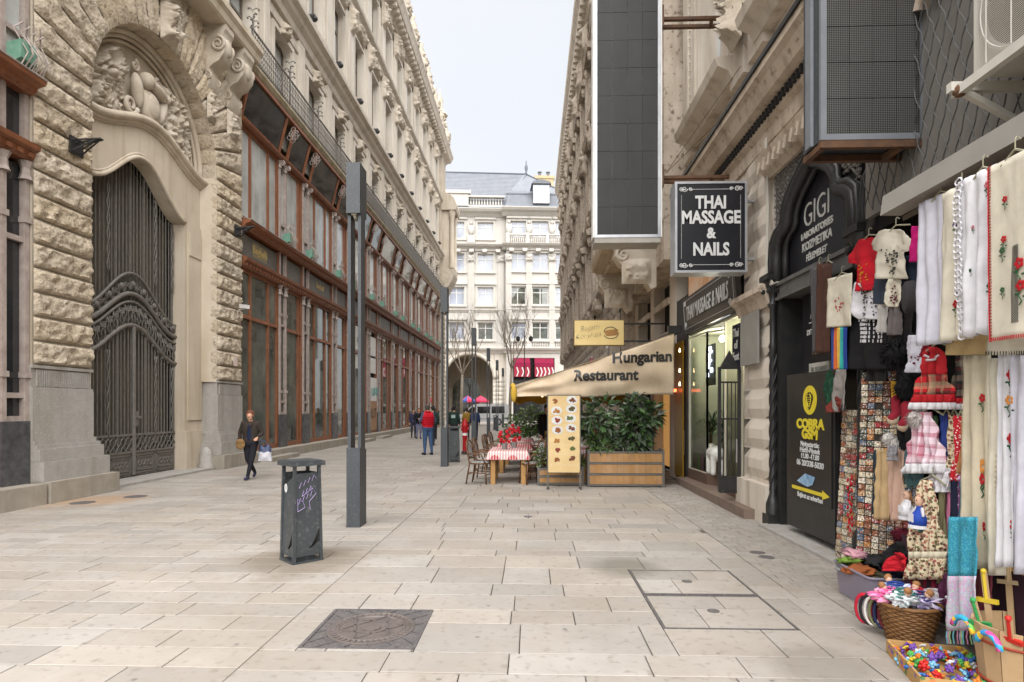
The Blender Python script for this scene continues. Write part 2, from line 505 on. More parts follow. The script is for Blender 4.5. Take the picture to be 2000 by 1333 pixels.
def add_pieces(lst, me, mat, name, far_name, limit):
    """the pieces that show largest are objects, the rest one joined mesh"""
    lst.sort(key=lambda p: (p[1] + p[3] / 2) ** 2 + (p[0]) ** 2)
    far = MB()
    for i, (x, y, w, d, rz, dz) in enumerate(lst):
        if i < limit:
            o = bpy.data.objects.new(name, me); COL.objects.link(o)
            o.parent = pave; o.location = (x, y, dz); o.scale = (w, d, .028); o.rotation_euler = (0, 0, rz)
        else:
            c, s = math.cos(rz), math.sin(rz)
            far.add([(x + vx*w*c - vy*d*s, y + vx*w*s + vy*d*c, dz + vz*.028) for vx, vy, vz in SL_MB.v], SL_MB.f)
    if far.v:
        tag(far.build(far_name, mat, pave), kind='stuff')

HOLES = [(-1.64, -.82, 4.14, 4.96)]                       # square manhole
HATCH = (1.0, 2.03, 4.60, 6.25)
def blocked(x, y, w, d):
    for a, b, c, e in HOLES + [HATCH]:
        if x < b - .01 and x + w > a + .01 and y < e - .01 and y + d > c + .01: return True
    return False
rp = random.Random(5)
slabs = []
GAP = .008
def zone(xa, xb, y0, y1, dmin, dmax, lmin, lmax, skew, bounds=None):
    y = y0
    while y < y1:
        d = rp.uniform(dmin, dmax) if y < 30 else rp.uniform(.45, .7)
        x = xa
        while x < xb - .05:
            w = rp.uniform(lmin, lmax)
            if y > 30: w *= 1.6
            if xb - (x + w) < .3: w = xb - x
            segs = [(x, w)]
            lim = bounds(y) if bounds else None
            for sx, sw in segs:
                if lim is not None:
                    if sx > lim: continue
                    sw = min(sw, lim - sx)
                    if sw < .08: continue
                if not blocked(sx, y, sw, d):
                    slabs.append((sx + GAP/2, y + GAP/2 , sw - GAP, d - GAP, 0, rp.uniform(-.0015, .0015)))
                else:
                    # cut round the covers
                    for a, b, c, e in HOLES + [HATCH]:
                        if sx < b and sx + sw > a and y < e and y + d > c:
                            if sx < a - .04: slabs.append((sx + GAP/2, y + GAP/2, a - sx - GAP, d - GAP, 0, 0))
                            if sx + sw > b + .04: slabs.append((b + GAP/2, y + GAP/2, sx + sw - b - GAP, d - GAP, 0, 0))
                            xa_, xb_ = max(sx, a), min(sx + sw, b)
                            if y < c - .04: slabs.append((xa_ + GAP/2, y + GAP/2, xb_ - xa_ - GAP, c - y - GAP, 0, 0))
                            if y + d > e + .04: slabs.append((xa_ + GAP/2, e + GAP/2, xb_ - xa_ - GAP, y + d - e - GAP, 0, 0))
                            break
            x += w
        y += d
def sett_edge(y):
    return 2.35 if y > 5.6 else (2.62 if y > 4.9 else 3.6)
zone(-1.9, 3.6, 2.2, 62, .26, .58, .42, .95, 0, sett_edge)
zone(-9.6, -1.9 , 2.2, 62, .24, .38, .45, .95, 0)
zone(-30, 30, 62, 76, .9, 1.3, 1.2, 2.2, 0)
add_pieces(slabs, SL_ME, M_slab, 'paving_slab', 'far_paving_slabs', 300)
setts = []
y = 4.9
k = 0
while y < 13.2:
    x0 = sett_edge(y + .05) + .005
    x = x0 - (.0 if k % 2 else .07)
    while x < 3.62:
        w = rp.uniform(.14, .2); xs = max(x, x0)
        if x + w - xs > .03: setts.append((xs + .003, y + .003, x + w - xs - .007, .103, 0, rp.uniform(-.003, .002)))
        x += w
    y += .11; k += 1
add_pieces(setts, ST_ME, M_sett, 'paving_sett', 'far_paving_setts', 300)

# manhole, hatch, small drain caps
M_cast = pm('cast_iron_cover', (.115, .105, .105), (.075, .070, .072), 9, .55, .35, 70, spec=.5, dirt=(.20, .17, .14, 1))
t = empty('manhole_cover', (-1.23, 4.55, 0), 'square cast iron manhole cover with round patterned lid set in the paving', 'manhole cover')
m = MB(); cx, cy, h = -1.23, 4.55, .40
m.box(cx-h, cx+h, cy-h, cy+h, -.03, -.006); 
for a in range(16):
    an = a * PI / 8 + .2
    p = Vector((cx + .335*math.cos(an), cy + .335*math.sin(an), -.004)); q = Vector((cx + .56*math.cos(an), cy + .56*math.sin(an), -.004))
    q.x = min(cx+h-.01, max(cx-h+.01, q.x)); q.y = min(cy+h-.01, max(cy-h+.01, q.y))
    m.bar(p, q, .013, .012)
for sx in (-1, 1):
    m.box(cx+sx*h-.012, cx+sx*h+.012, cy-h, cy+h, -.02, .002); m.box(cx-h, cx+h, cy+sx*h-.012, cy+sx*h+.012, -.02, .0015)
m.build('frame', M_cast, t)
m = MB(); m.lathe([(.33, -.01), (.33, .0), (.315, .003), (.30, -.003), (.262, -.003), (.255, .003), (.245, .003), (.24, -.004), (.0, -.004)], (cx, cy, 0), 40)
for k in range(6):
    an = k * PI / 3 + .25; b = an + 2 * PI / 3
    m.bar((cx+.24*math.cos(an), cy+.24*math.sin(an), .0), (cx+.24*math.cos(b), cy+.24*math.sin(b), .0), .016, .01)
m.lathe([(.075, -.004), (.075, .004), (.05, .006), (0, .006)], (cx, cy, 0), 18)
for k in range(40):
    an = k * PI / 20
    m.bar((cx+.262*math.cos(an), cy+.262*math.sin(an), 0), (cx+.30*math.cos(an), cy+.30*math.sin(an), 0), .014, .008)
m.build('lid', pm('cast_iron_lid', (.14, .115, .105), (.095, .078, .072), 9, .55, .35, 70, spec=.5), t)

t = empty('service_hatch', (1.5, 5.4, 0), 'large double service hatch inlaid with paving slabs and round lifting caps', 'hatch')
for (ya, yb) in ((4.60, 5.41), (5.45, 6.25)):
    m = MB(); M_ = .018
    m.box(1.0, 2.03, ya, ya+M_, -.02, .002); m.box(1.0, 2.03, yb-M_, yb, -.02, .002)
    m.box(1.0, 1.0+M_, ya+M_, yb-M_, -.02, .0015); m.box(2.03-M_, 2.03, ya+M_, yb-M_, -.02, .0015)
    f = m.build('frame', M_cast, t)
    xs = [1.02, 1.30, 1.72, 2.01]; ym = (ya + yb) / 2 + .06
    for (a, b, c, d) in ((1.02, 1.36, ya+.02, ym), (1.36, 2.01, ya+.02, ym), (1.02, 1.62, ym, yb-.02), (1.62, 2.01, ym, yb-.02)):
        q = MB(); q.box(a+.004, b-.004, c+.004, d-.004, -.02, 0); q.build('inlaid_slab', M_slab, t)
    q = MB(); q.lathe([(.05, -.01), (.05, .004), (.043, .005), (.04, .002), (0, .002)], (1.5, (ya+yb)/2, 0), 16); q.build('lifting_cap', M_cast, t)
for i, (x, y, r, lb) in enumerate([(2.62, 7.05, .085, 'pair of round iron caps in the small setts near the doorway'),
                                   (-.06, 9.25, .07, 'small round iron cap in the paving ahead of the planters'),
                                   (-7.5, 11.1, .2, 'thin oval drain cover by the big stone plinth'), (-7.95, 10.35, .2, 'rust stained oval drain cover nearest the left kerb')]):
    m = MB(); m.lathe([(r, -.01), (r, .003), (r*.85, .005), (r*.8, .002), (0, .003)], (x, y, 0), 18)
    if i == 0: m.lathe([(r, -.01), (r, .003), (r*.85, .005), (0, .003)], (x + .02, y - .22, 0), 18)
    thing(m, 'drain_cap', M_cast, lb, 'drain cover')
# ================================================================== LEFT PALACE
XL = -8.75                      # face of the stone piers
YC = 14.02                      # axis of the portal
YD, HD = 13.85, 1.68            # gate opening: axis and half width
ZS = 8.05                       # springing of the portal arch
RO, RI = 2.38, 2.33
pal = empty('stone_palace', (XL, YC, 0), 'ornate beige limestone palace with arched portal, brown timber shopfronts and iron balcony', 'building')
def X(d): return XL + d

# --- rock-faced courses of the two piers, each a stone of its own
rows = 13; rh = (ZS - 2.44) / rows
for side in (-1, 1):
    fy0, fy1 = (10.23, YC - RO) if side < 0 else (YC + RO, 17.77)
    ye = YC + side * RI
    for r in range(rows):
        z0, z1 = 2.44 + r * rh + .022, 2.44 + (r + 1) * rh - .022
        m = MB()
        rough_quad(m, (X(0), fy0+.01, z0), (X(0), fy1-.01, z0), (X(0), fy1-.01, z1), (X(0), fy0+.01, z1), (1, 0, 0), .085, 24, 9, r * 2 + side, .045, .7)
        a = (X(0), YC + side * RO, z0); b = (X(-.42), ye, z0)
        b1 = (X(-.42), ye, z1); a1 = (X(0), YC + side * RO, z1)
        n_ = Vector((.1, -side, 0))
        if side > 0: rough_quad(m, b, a, a1, b1, n_, .03, 6, 6, r * 3 + side, .05, .5)
        else: rough_quad(m, a, b, b1, a1, n_, .04, 6, 6, r * 3 + side, .08, .5)
        m.build('rusticated_block', M_rock, pal, smooth=True, angle=55)
    # stone core behind the blocks
    m = MB()
    c_ = -.03
    if side < 0: m.prism([(X(c_), fy0), (X(c_), fy1), (X(-.45), ye), (X(-1.2), ye), (X(-1.2), fy0)], 'z', 2.40, ZS)
    else: m.prism([(X(c_), fy0), (X(-1.2), fy0 - .4), (X(-1.2), fy1), (X(c_), fy1)][::-1], 'z', 2.40, ZS); m.prism([(X(-.45), ye), (X(c_), fy0), (X(-1.2), fy0)], 'z', 2.40, ZS)
    m.build('pier_core', M_smooth, pal)
# --- voussoirs filling the square above the springing
NV = 19
def rect_r(a):
    c, s = abs(math.cos(a)), math.sin(a)
    return min(3.77 / max(c, 1e-6), 4.0 / max(s, 1e-6))
for i in range(NV):
    a0 = PI * i / NV + .006; a1 = PI * (i + 1) / NV - .006
    m = MB()
    r0, r1 = rect_r(a0), rect_r(a1)
    P = lambda r, a, d: (X(d), YC + r * math.cos(a), ZS + r * math.sin(a))
    rough_quad(m, P(RO, a0, 0), P(r0, a0, 0), P(r1, a1, 0), P(RO, a1, 0), (1, 0, 0), .085, 16, 10, i * 1.7 + 40, .045, .7)
    am = (a0 + a1) / 2
    n_ = Vector((.1, -math.cos(am), -math.sin(am)))
    rough_quad(m, P(RI, a0, -.42), P(RO, a0, 0), P(RO, a1, 0), P(RI, a1, -.42), n_, .03, 4, 4, i + 90, .08, .4)
    m.build('voussoir', M_rock, pal, smooth=True, angle=55)
m = MB()
A = arc((YC, ZS), RO - .02, 0, PI, 36, '2'); B = [(YC + rect_r(PI*i/36)*math.cos(PI*i/36), ZS + rect_r(PI*i/36)*math.sin(PI*i/36)) for i in range(37)]
m.strip(A, B, 'x', X(-1.0), X(-.03))
m.strip(arc((YC, ZS), RI, 0, PI, 36, '2'), arc((YC, ZS), RO + .02, 0, PI, 36, '2'), 'x', X(-1.2), X(-.46))
m.build('arch_core', M_smooth, pal)
m = MB()
for r, d, w in ((2.28, -.44, .075), (2.17, -.50, .05), (2.07, -.56, .045)):
    m.tube(arc((YC, ZS), r, 0, PI, 40, 'yz', X(d)), w, 8)
m.build('archivolt', M_smooth, pal, smooth=True)
# --- tympanum, carved coat of arms, hood, door surround
bell = lambda t: .5 * (1 + math.cos(PI * min(1, abs(t))))
ys = [YC - 2.34 + 4.68 * i / 40 for i in range(41)]
zh = lambda y: 7.9 + .58 * bell((y - YC - .1) / 2.2)
hood = [(y, zh(y)) for y in ys]
door = [(YD - HD + 2 * HD * i / 40, 6.55 + .97 * bell((i / 20 - 1) * .97)) for i in range(41)]
m = MB(); m.strip(hood, arc((YC, ZS), RI, PI, 0, 40, '2'), 'x', X(-.9), X(-.62))
m.build('tympanum', M_smooth, pal)
m = MB()
m.strip([(y, z - .02) for y, z in door], [(hood[i][0], hood[i][1] - .02) for i in range(41)], 'x', X(-.745), X(-.412))
m.build('door_surround', M_smooth, pal)
m = MB()
for dz, d, w in ((0.0, -.30, .085), (-.10, -.36, .06), (-.17, -.40, .04)):
    m.tube([(X(d), y, z + dz) for y, z in hood], w, 8)
for dz, d, w in ((.03, -.40, .05), (.11, -.42, .03)):
    m.tube([(X(d), y, z + dz) for y, z in door], w, 8)
m.build('hood_moulding', M_smooth, pal, smooth=True)
m = MB()
UY, UZ, UN = (0, 1, 0), (0, 0, 1), (1, 0, 0)
def inside(u, v, o, W, H):
    y = o[0] + u * W; z = o[1] + v * H
    r = math.hypot(y - YC, z - ZS)
    zz = zh(y)
    return max(0, min(1, (2.04 - r) / .08)) * max(0, min(1, (z - zz - .02) / .06))
carve(m, (X(-.63), YC - 2.03, 7.9), UY, UZ, UN, 1.45, 2.0, .36, 36, 46, 3, lambda u, v: inside(u, v, (YC - 2.03, 7.9), 1.45, 2.0), 7)
m.build('carved_scrollwork', M_carv, pal, smooth=True); m = MB()
carve(m, (X(-.63), YC + .58, 7.9), UY, UZ, UN, 1.45, 2.0, .36, 36, 46, 8, lambda u, v: inside(u, v, (YC + .58, 7.9), 1.45, 2.0), 7)
m.build('carved_scrollwork', M_carv, pal, smooth=True)
m = MB()     # shield, helmet, drapery and figure in the middle
rx = Matrix.Rotation(rad(10), 3, 'X')
m.ball((X(-.42), YC + .05, 8.86), .16, .36, .42, 18, 12, rx)
m.ball((X(-.30), YC + .05, 8.88), .08, .22, .28, 16, 10, rx)
m.ball((X(-.38), YC - .12, 9.42), .2, .18, .2, 14, 10)
m.ball((X(-.33), YC + .22, 9.34), .18, .34, .1, 14, 8, Matrix.Rotation(rad(-18), 3, 'X'))
m.ball((X(-.4), YC - .42, 9.05), .14, .13, .38, 12, 9, Matrix.Rotation(rad(12), 3, 'X'))
m.ball((X(-.4), YC + .5, 9.0), .13, .12, .36, 12, 9, Matrix.Rotation(rad(-14), 3, 'X'))
m.ball((X(-.36), YC + .62, 9.36), .12, .12, .13, 12, 8)
for s_ in (-1, 1):
    m.tube(spiral((YC + s_ * .62, 8.62), .22, 1.6, 22, lambda a, b: (X(-.42), a, b), 0 if s_ < 0 else PI, s_), [.07 - .045 * i / 22 for i in range(23)], 8)
    m.tube(spiral((YC + s_ * .42, 9.62), .13, 1.5, 18, lambda a, b: (X(-.45), a, b), PI / 2, s_), [.05 - .03 * i / 18 for i in range(19)], 8)
m.build('coat_of_arms', M_carv, pal, smooth=True)
# jambs
m = MB()
for s_ in (-1, 1):
    a, b = YD + s_ * HD, YC + s_ * (RI + .0)
    m.box(X(-.75), X(-.42), min(a, b), max(a, b), 1.05, 7.95)
    m.box(X(-.42), X(-.385), min(a + s_ * .12, b - s_ * .05), max(a + s_ * .12, b - s_ * .05), 1.35, 6.6)
    m.box(X(-.385), X(-.36), min(a + s_ * .16, b - s_ * .1), max(a + s_ * .16, b - s_ * .1), 5.75, 6.35)
    m.box(X(-.75), X(-.36), min(a - s_ * .02, b), max(a - s_ * .02, b), 0, 1.06)
m.build('door_jamb', M_smooth, pal)
m = MB()
m.lathe([(.2, 0), (.21, .1), (.17, .16), (.165, .42), (.12, .54), (.05, .6), (0, .61)], (X(-.15), YC + 2.08, 0), 16)
thing(m, 'corner_guard_stone', M_granite, 'low domed granite guard stone at the right foot of the portal', 'guard stone', smooth=True, angle=40)
# plinths of the piers, stacked stones
for side in (-1, 1):
    a, b = (10.2, YC - RO) if side < 0 else (YC + RO, 17.8)
    for (z0, z1, d, e) in ((0, .38, .35, .30), (.38, .73, .22, .2), (.73, .95, .15, .13)):
        m = MB()
        yA, yB = (a, b + e) if side < 0 else (a - e, b)
        m.prism([(X(d), yA), (X(d - .03), yA)] and [(X(-.75), yA), (X(d), yA), (X(d), yB), (X(-.75), yB)], 'z', z0 + .004, z1)
        m.build('plinth_stone', M_kerb if z0 == 0 else M_granite, pal)
    ye = YC + side * RI
    oa, ob = (a, b) if side < 0 else (b, a)          # outer edge, portal edge
    plan = lambda d: [(X(d), oa), (X(d), ob - side * d), (X(d - .44), ye - side * d), (X(-.75), ye), (X(-.75), oa)]
    for (z0, z1, d) in ((.95, 1.02, .10), (1.02, 1.1, .05), (1.1, 2.0, .02)):
        m = MB(); m.prism(plan(d), 'z', z0, z1); m.build('granite_die', M_granite, pal)
    m = MB(); m.prism(plan(-.02), 'z', 2.0, 2.44)
    n_ = 26
    for i in range(n_):
        yy = a + .12 + (b - a - .24) * i / (n_ - 1)
        m.box(X(-.02), X(.012), yy - .014, yy + .014, 2.06, 2.36)
    m.box(X(-.02), X(.03), a, b, 2.385, 2.44); m.box(X(-.02), X(.02), a, b, 2.0, 2.05)
    m.build('fluted_band', M_granite, pal)
# threshold of the gate
m = MB(); m.box(X(-1.2), X(.1), YC - 2.3, YC + 2.3, 0, .055); m.build('threshold', M_granite, pal)
# kerb under the shopfronts, in lengths
y = 17.82
while y < 57.6:
    L_ = RN.uniform(1.7, 2.4)
    m = MB(); m.box(X(-.3), X(.35), y + .004, min(y + L_, 57.6) - .004, 0, .30 + .0); m.build('kerb_block', M_kerb, pal); y += L_
y = 4.0
while y < 10.1:
    L_ = min(2.05, 10.18 - y); m = MB(); m.box(X(-.3), X(.32), y + .004, y + L_ - .004, 0, .36); m.build('kerb_block', M_kerb, pal); y += 2.05
for (ya, yb) in ((18.3, 20.5), (28.2, 30.6), (32.0, 34.3), (44, 46)):
    m = MB(); m.box(X(.352), X(.72), ya, yb, 0, .13); m.build('door_step', M_kerb, pal)

# --- shopfront: timber bays, paired metal colonnettes, sign band, mezzanine, glazed canopy
DW = -.10
def window_unit(name, y0, y1, z0, z1, mull, trans, glass, w=.11, wood=M_wood, d=DW):
    m = MB(); dd = d
    m.box(X(dd-.14), X(dd), y0, y0 + w, z0, z1); m.box(X(dd-.14), X(dd), y1 - w, y1, z0, z1)
    m.box(X(dd-.14), X(dd-.004), y0 + w, y1 - w, z1 - w, z1); m.box(X(dd-.14), X(dd-.004), y0 + w, y1 - w, z0, z0 + w * 1.4)
    for q in mull: m.box(X(dd-.13), X(dd-.012), q - .05, q + .05, z0 + w * 1.4, z1 - w)
    edges = [y0 + w] + [e for q in mull for e in (q - .05, q + .05)] + [y1 - w]
    zs = [z0 + w * 1.4] + [e for q in trans for e in (q - .055, q + .055)] + [z1 - w]
    for q in trans:
        for k in range(0, len(edges), 2): m.box(X(dd-.13), X(dd+.02), edges[k], edges[k+1], q - .055, q + .055)
    fr = m.build(name, wood, pal)
    for k in range(0, len(edges), 2):
        for j in range(0, len(zs), 2):
            p = MB(); p.box(X(dd-.085), X(dd-.07), edges[k], edges[k+1], zs[j], zs[j+1]); p.build('pane', glass, fr)
    return fr
def colonnettes(y0, y1):
    m = MB(); w = .085
    for a in (y0, y1 - w):
        m.box(X(DW-.1), X(DW+.06), a, a + w, 1.45, 5.75)
        for z in (2.2, 4.9): m.box(X(DW-.1), X(DW+.09), a - .02, a + w + .02, z, z + .1)
        m.lathe([(.11, 0), (.08, .08), (.07, .2), (.12, .32)], (X(DW+.03), a + w/2, 5.65), 8)
        m.box(X(DW-.1), X(DW+.05), a, a + w, 7.45, 10.36)
        m.lathe([(.08, 0), (.06, .06), (.055, .16), (.1, .26)], (X(DW+.02), a + w/2, 10.08), 8)
        m.tube(spiral((10.24, .13), .09, 1.4, 12, lambda p, q: (X(DW + q), a + w/2, p)), .025, 5)
        m.box(X(DW-.1), X(DW+.05), a, a + w, 6.3, 7.15)
    for z in (1.45, 1.85, 4.55): m.box(X(DW-.08), X(DW+.03), y0 + w, y1 - w, z, z + .09)
    for z in (8.1, ): m.box(X(DW-.08), X(DW+.03), y0 + w, y1 - w, z, z + .08)
    o = m.build('colonnette_pair', M_pil, pal)
    b = MB(); b.box(X(DW-.12), X(DW+.08), y0 - .02, y1 + .02, .30, 1.45); b.build('marble_base', M_marble, o)
    b = MB(); b.box(X(DW-.1), X(DW-.05), y0 + w, y1 - w, 1.45, 5.9); b.box(X(DW-.1), X(DW-.05), y0 + w, y1 - w, 6.3, 7.15); b.build('pane', M_glass_d, o)
    b = MB(); b.box(X(DW-.1), X(DW-.05), y0 + w, y1 - w, 7.5, 9.95); b.build('pane', M_glass_p, o)
def bay(y0, y1, three, sign=False, boarded=False, wood=M_wood):
    W = y1 - y0
    mu = [y0 + W * .27, y0 + W * .73] if three else [y0 + W * .8]
    if not boarded:
        window_unit('shop_window', y0, y1, .30, 5.98, mu, [4.5], M_glass, wood=wood)
    else:
        f = window_unit('shop_window', y0, y1, .30, 5.98, mu, [4.5], M_dark, wood=wood)
        m = MB(); m.box(X(DW), X(DW+.02), y0 + .12, y1 - .1, .45, 2.05); m.build('chipboard_sheet', pm('chipboard', (.40, .25, .15), (.33, .19, .11), 14, .8), f)
        m = MB(); m.box(X(DW), X(DW+.025), y0 + .12, y1 - .12, 2.06, 3.35); m.box(X(DW), X(DW+.02), y0 + .2, y1 - .3, 3.6, 5.6); m.build('white_sheet', M_white, f)
        g_ = MB()
        rg = random.Random(3)
        for k in range(9):
            yy = y0 + .4 + k * .17
            g_.tube([(X(DW+.03), yy + rg.uniform(-.07, .07), 2.5 + rg.uniform(-.2, .35)) for _ in range(5)], .018, 4)
        g_.build('graffiti', pm('green_spray', (.05, .25, .22), (.04, .2, .18), 5, .6), f)
        text('RUT', .8, pm('dark_spray', (.07, .045, .03), None, 5, .7), f, (X(DW+.03), (y0+y1)/2 - .1, 1.35), FACE_E, .004, -.005, .9, name='graffiti')
    window_unit('mezzanine_window', y0, y1, 7.42, 10.38, mu, [], M_glass_p, w=.12, wood=wood)
    m = MB(); m.box(X(DW-.1), X(DW-.02), y0 + .06, y1 - .06, 6.36, 7.05); pn = m.build('sign_board', pm('sign_board_grey', (.10, .095, .085), (.15, .14, .125), 4, .45) if 'sign_board_grey' not in MATS else MATS['sign_board_grey'], pal)
    m = MB()
    for a in (y0, y1 - .06): m.box(X(DW-.1), X(DW+.03), a, a + .06, 6.3, 7.12)
    m.build('band_post', wood, pal)
    if sign:
        m = MB(); m.box(X(DW-.02), X(DW-.012), y0 + W*.32, y0 + W*.68, 6.48, 6.94); m.build('gold_plate', pm('gold_plate', (.26, .22, .12), (.2, .17, .1), 6, .4) if 'gold_plate' not in MATS else MATS['gold_plate'], pn)
        text('Beghelli', .34, M_gold, pn, (X(DW-.006), y0 + W*.5, 6.72), FACE_E, .004, .006)
    # sloping glazed canopy panel below the balcony
    m = MB(); p0 = (X(DW+.02), 10.56); p1 = (X(.24), 11.86)
    m.prism([p0, p1, (p1[0] - .03, p1[1]), (p0[0] - .03, p0[1])], 'y', y0 + .1, y1 - .1); m.build('canopy_pane', M_glass_d if y0 < 27 else M_glass, pal)  # same glazing throughout; farther panes use the paler colour as a painted reflection
    for a in (y0 + .04, y1 - .04):
        m = MB(); m.prism([(X(DW+.05), 10.52), (X(.28), 11.84), (X(.22), 11.88), (X(DW-.02), 10.56)], 'y', a - .05, a + .05); m.build('canopy_rib', wood, pal)
    m = MB()
    for a in (y1 + .15, y1 + .4):
        for k in range(3):
            m.tube(spiral((11.2 + .16 * k, .22 + .06 * k), .14, 1.3, 14, lambda p, q: (X(q), a + .06 * k, p), k), .014, 4)
    m.build('canopy_scroll', M_alu if False else M_pil, pal)
    if sign is not None:
        m = MB()
        for k in range(7):
            a = y1 + .06 + k * .07
            m.tube([(X(.25), a, 7.36), (X(.34 + .03 * (k % 3)), a + .05, 7.62), (X(.22), a + .1 * (1 if k % 2 else -1), 7.95), (X(.3), a, 8.1 + .1 * (k % 2))], .013, 4)
        m.build('iron_flower', M_pil, pal)
        m = MB(); m.prism([(X(.05), 7.38), (X(.30), 7.5), (X(.30), 7.8), (X(.05), 7.75)], 'y', y1 + .02, y1 + .34)
        m.build('copper_trough', pm('green_copper', (.10, .24, .17), (.17, .30, .23), 8, .6) if 'green_copper' not in MATS else MATS['green_copper'], pal)
yb = 17.86
per = 0
while yb < 55.5:
    bay(yb, yb + 2.78, True, sign=(per in (0,)), boarded=False)
    colonnettes(yb + 2.80, yb + 3.36)
    bay(yb + 3.38, yb + 4.93, False, sign=False, boarded=(per == 2))
    colonnettes(yb + 4.95, yb + 5.55)
    if per == 1:
        text('Beghelli', .3, M_gold, pal, (X(DW-.012), yb + 1.39, 6.72), FACE_E, .004, .006)
    yb += 5.57; per += 1
Y_SHOP = yb
bay(5.2, 7.2, True, sign=False, wood=M_wood_o); bay(7.22, 9.62, False, sign=False, wood=M_wood_o); colonnettes(9.66, 10.2)
def cornice(name, prof, y0, y1, mat, parent=pal):
    m = MB(); m.prism([(X(a), b) for a, b in prof], 'y', y0, y1); return m.build(name, mat, parent)
for (a, b) in ((4.0, 10.2), (17.8, Y_SHOP + .1)):
    cornice('lower_wood_cornice', [(-.3, 5.98), (0, 5.98), (.06, 6.04), (.08, 6.12), (.16, 6.16), (.18, 6.24), (.05, 6.3), (-.3, 6.3)], a, b, M_wood)
    cornice('upper_wood_cornice', [(-.3, 7.14), (.02, 7.14), (.1, 7.2), (.12, 7.26), (.26, 7.3), (.28, 7.36), (.1, 7.42), (-.3, 7.42)], a, b, M_wood)
    cornice('ledge_flashing', [(.0, 7.425), (.27, 7.365), (.30, 7.375), (.30, 7.39), (.0, 7.45)], a, b, M_pil)
    cornice('mezzanine_cornice', [(-.3, 10.36), (.0, 10.36), (.08, 10.41), (.1, 10.48), (.02, 10.54), (-.3, 10.54)], a, b, M_wood)
    cornice('canopy_beam', [(.16, 11.78), (.30, 11.78), (.30, 11.895), (.16, 11.895)], a, b, M_wood)
    m = MB(); nd = int((b - a) / .22)
    for i in range(nd):
        yy = a + .1 + i * .22
        m.box(X(.02), X(.1), yy, yy + .1, 6.02, 6.1); m.box(X(.02), X(.09), yy, yy + .1, 7.17, 7.235)
    tag(m.build('dentils', M_wood, pal), kind='stuff')
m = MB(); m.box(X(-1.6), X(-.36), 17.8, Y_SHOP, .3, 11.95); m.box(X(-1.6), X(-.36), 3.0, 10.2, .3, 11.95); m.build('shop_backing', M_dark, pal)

# --- balcony slab, corbels, railing
cornice('balcony_slab', [(-.3, 11.9), (.28, 11.9), (.31, 11.93), (.33, 11.96), (.35, 12.0), (.38, 12.05), (.38, 12.12), (-.3, 12.12)], 17.72, Y_SHOP + .6, pm('weathered_slab', (.40, .34, .25), (.25, .215, .13), 2.5, .9, .4, 20, streak=(.15, .14, .07, 1)))
cornice('portal_balcony', [(-.3, 11.95), (.55, 11.95), (.6, 12.0), (.64, 12.15), (.72, 12.25), (.72, 12.4), (-.3, 12.4)], 8.0, 17.68, M_smooth)
for (a, b) in ((15.75, 16.2), (16.8, 17.4)):
    m = MB()
    prof = [(0, 9.3), (.1, 9.26), (.22, 9.4), (.25, 9.62), (.2, 9.8), (.36, 9.9), (.62, 9.98), (.86, 10.2), (.9, 10.45), (.8, 10.62), (.84, 10.75), (.92, 10.82), (.92, 10.95), (0, 10.95)]
    prof = [(p * .62, q + 1.0) for p, q in prof]
    m.prism([(X(p), q) for p, q in prof], 'y', a, b)
    for yy in (a - .015, b + .015):
        m.tube(spiral((11.42, .36), .2, 1.8, 26, lambda p, q: (X(q), yy, p), 0), [.05 - .03*i/26 for i in range(27)], 7)
        m.tube(spiral((10.58, .08), .11, 1.6, 20, lambda p, q: (X(q), yy, p), 0), [.035 - .02*i/20 for i in range(21)], 7)
    m.ball((X(.5), (a+b)/2, 11.4), .1, .2, .24, 12, 8)
    m.build('balcony_corbel', M_carv, pal, smooth=True, angle=35)
    m = MB(); carve(m, (X(.05), a + .02, 9.45), UY, UZ, UN, b - a - .04, .8, .2, 12, 18, int(a * 10), None, 4); m.build('corbel_festoon', M_carv, pal, smooth=True)
for (a, b) in ((13.3, 14.2),):
    m = MB(); carve(m, (X(.08), a, 11.2), UY, UZ, UN, b - a, .6, .2, 24, 14, int(a), None, 6); m.build('carved_festoon', M_carv, pal, smooth=True)
m = MB(); carve(m, (X(.06), YC - .28, 10.35), UY, UZ, UN, .56, .95, .3, 16, 20, 77, None, 4, .5); m.build('keystone_mask', M_carv, pal, smooth=True)
m = MB()
XR = .3
m.bar((X(XR), 17.8, 13.16), (X(XR), Y_SHOP + .5, 13.16), .05, .04); m.bar((X(XR), 17.8, 12.28), (X(XR), Y_SHOP + .5, 12.28), .03, .03); m.bar((X(XR), 17.8, 12.98), (X(XR), Y_SHOP + .5, 12.98), .02, .02)
o_rail = m.build('balcony_rail', M_iron, pal)
m = MB(); y = 17.8; k = 0
while y < Y_SHOP + .5:
    m.bar((X(XR), y, 12.12), (X(XR), y, 13.16), .018)
    if y < 34:
        m.tube([(X(XR + .03), y + .02, 12.3), (X(XR+.03), y + .11, 12.46), (X(XR+.03), y + .02, 12.64), (X(XR+.03), y + .11, 12.82), (X(XR+.03), y + .02, 12.96)], .011, 4, cap=False)
        m.tube([(X(XR + .03), y + .12, 12.3), (X(XR+.03), y + .03, 12.46), (X(XR+.03), y + .12, 12.64), (X(XR+.03), y + .03, 12.82), (X(XR+.03), y + .12, 12.96)], .011, 4, cap=False)
    else:
        m.bar((X(XR), y + .07, 12.26), (X(XR), y + .07, 12.96), .035, .02)
    y += .14; k += 1
tag(m.build('scroll_balusters', M_iron, pal), kind='stuff')
y = 17.9
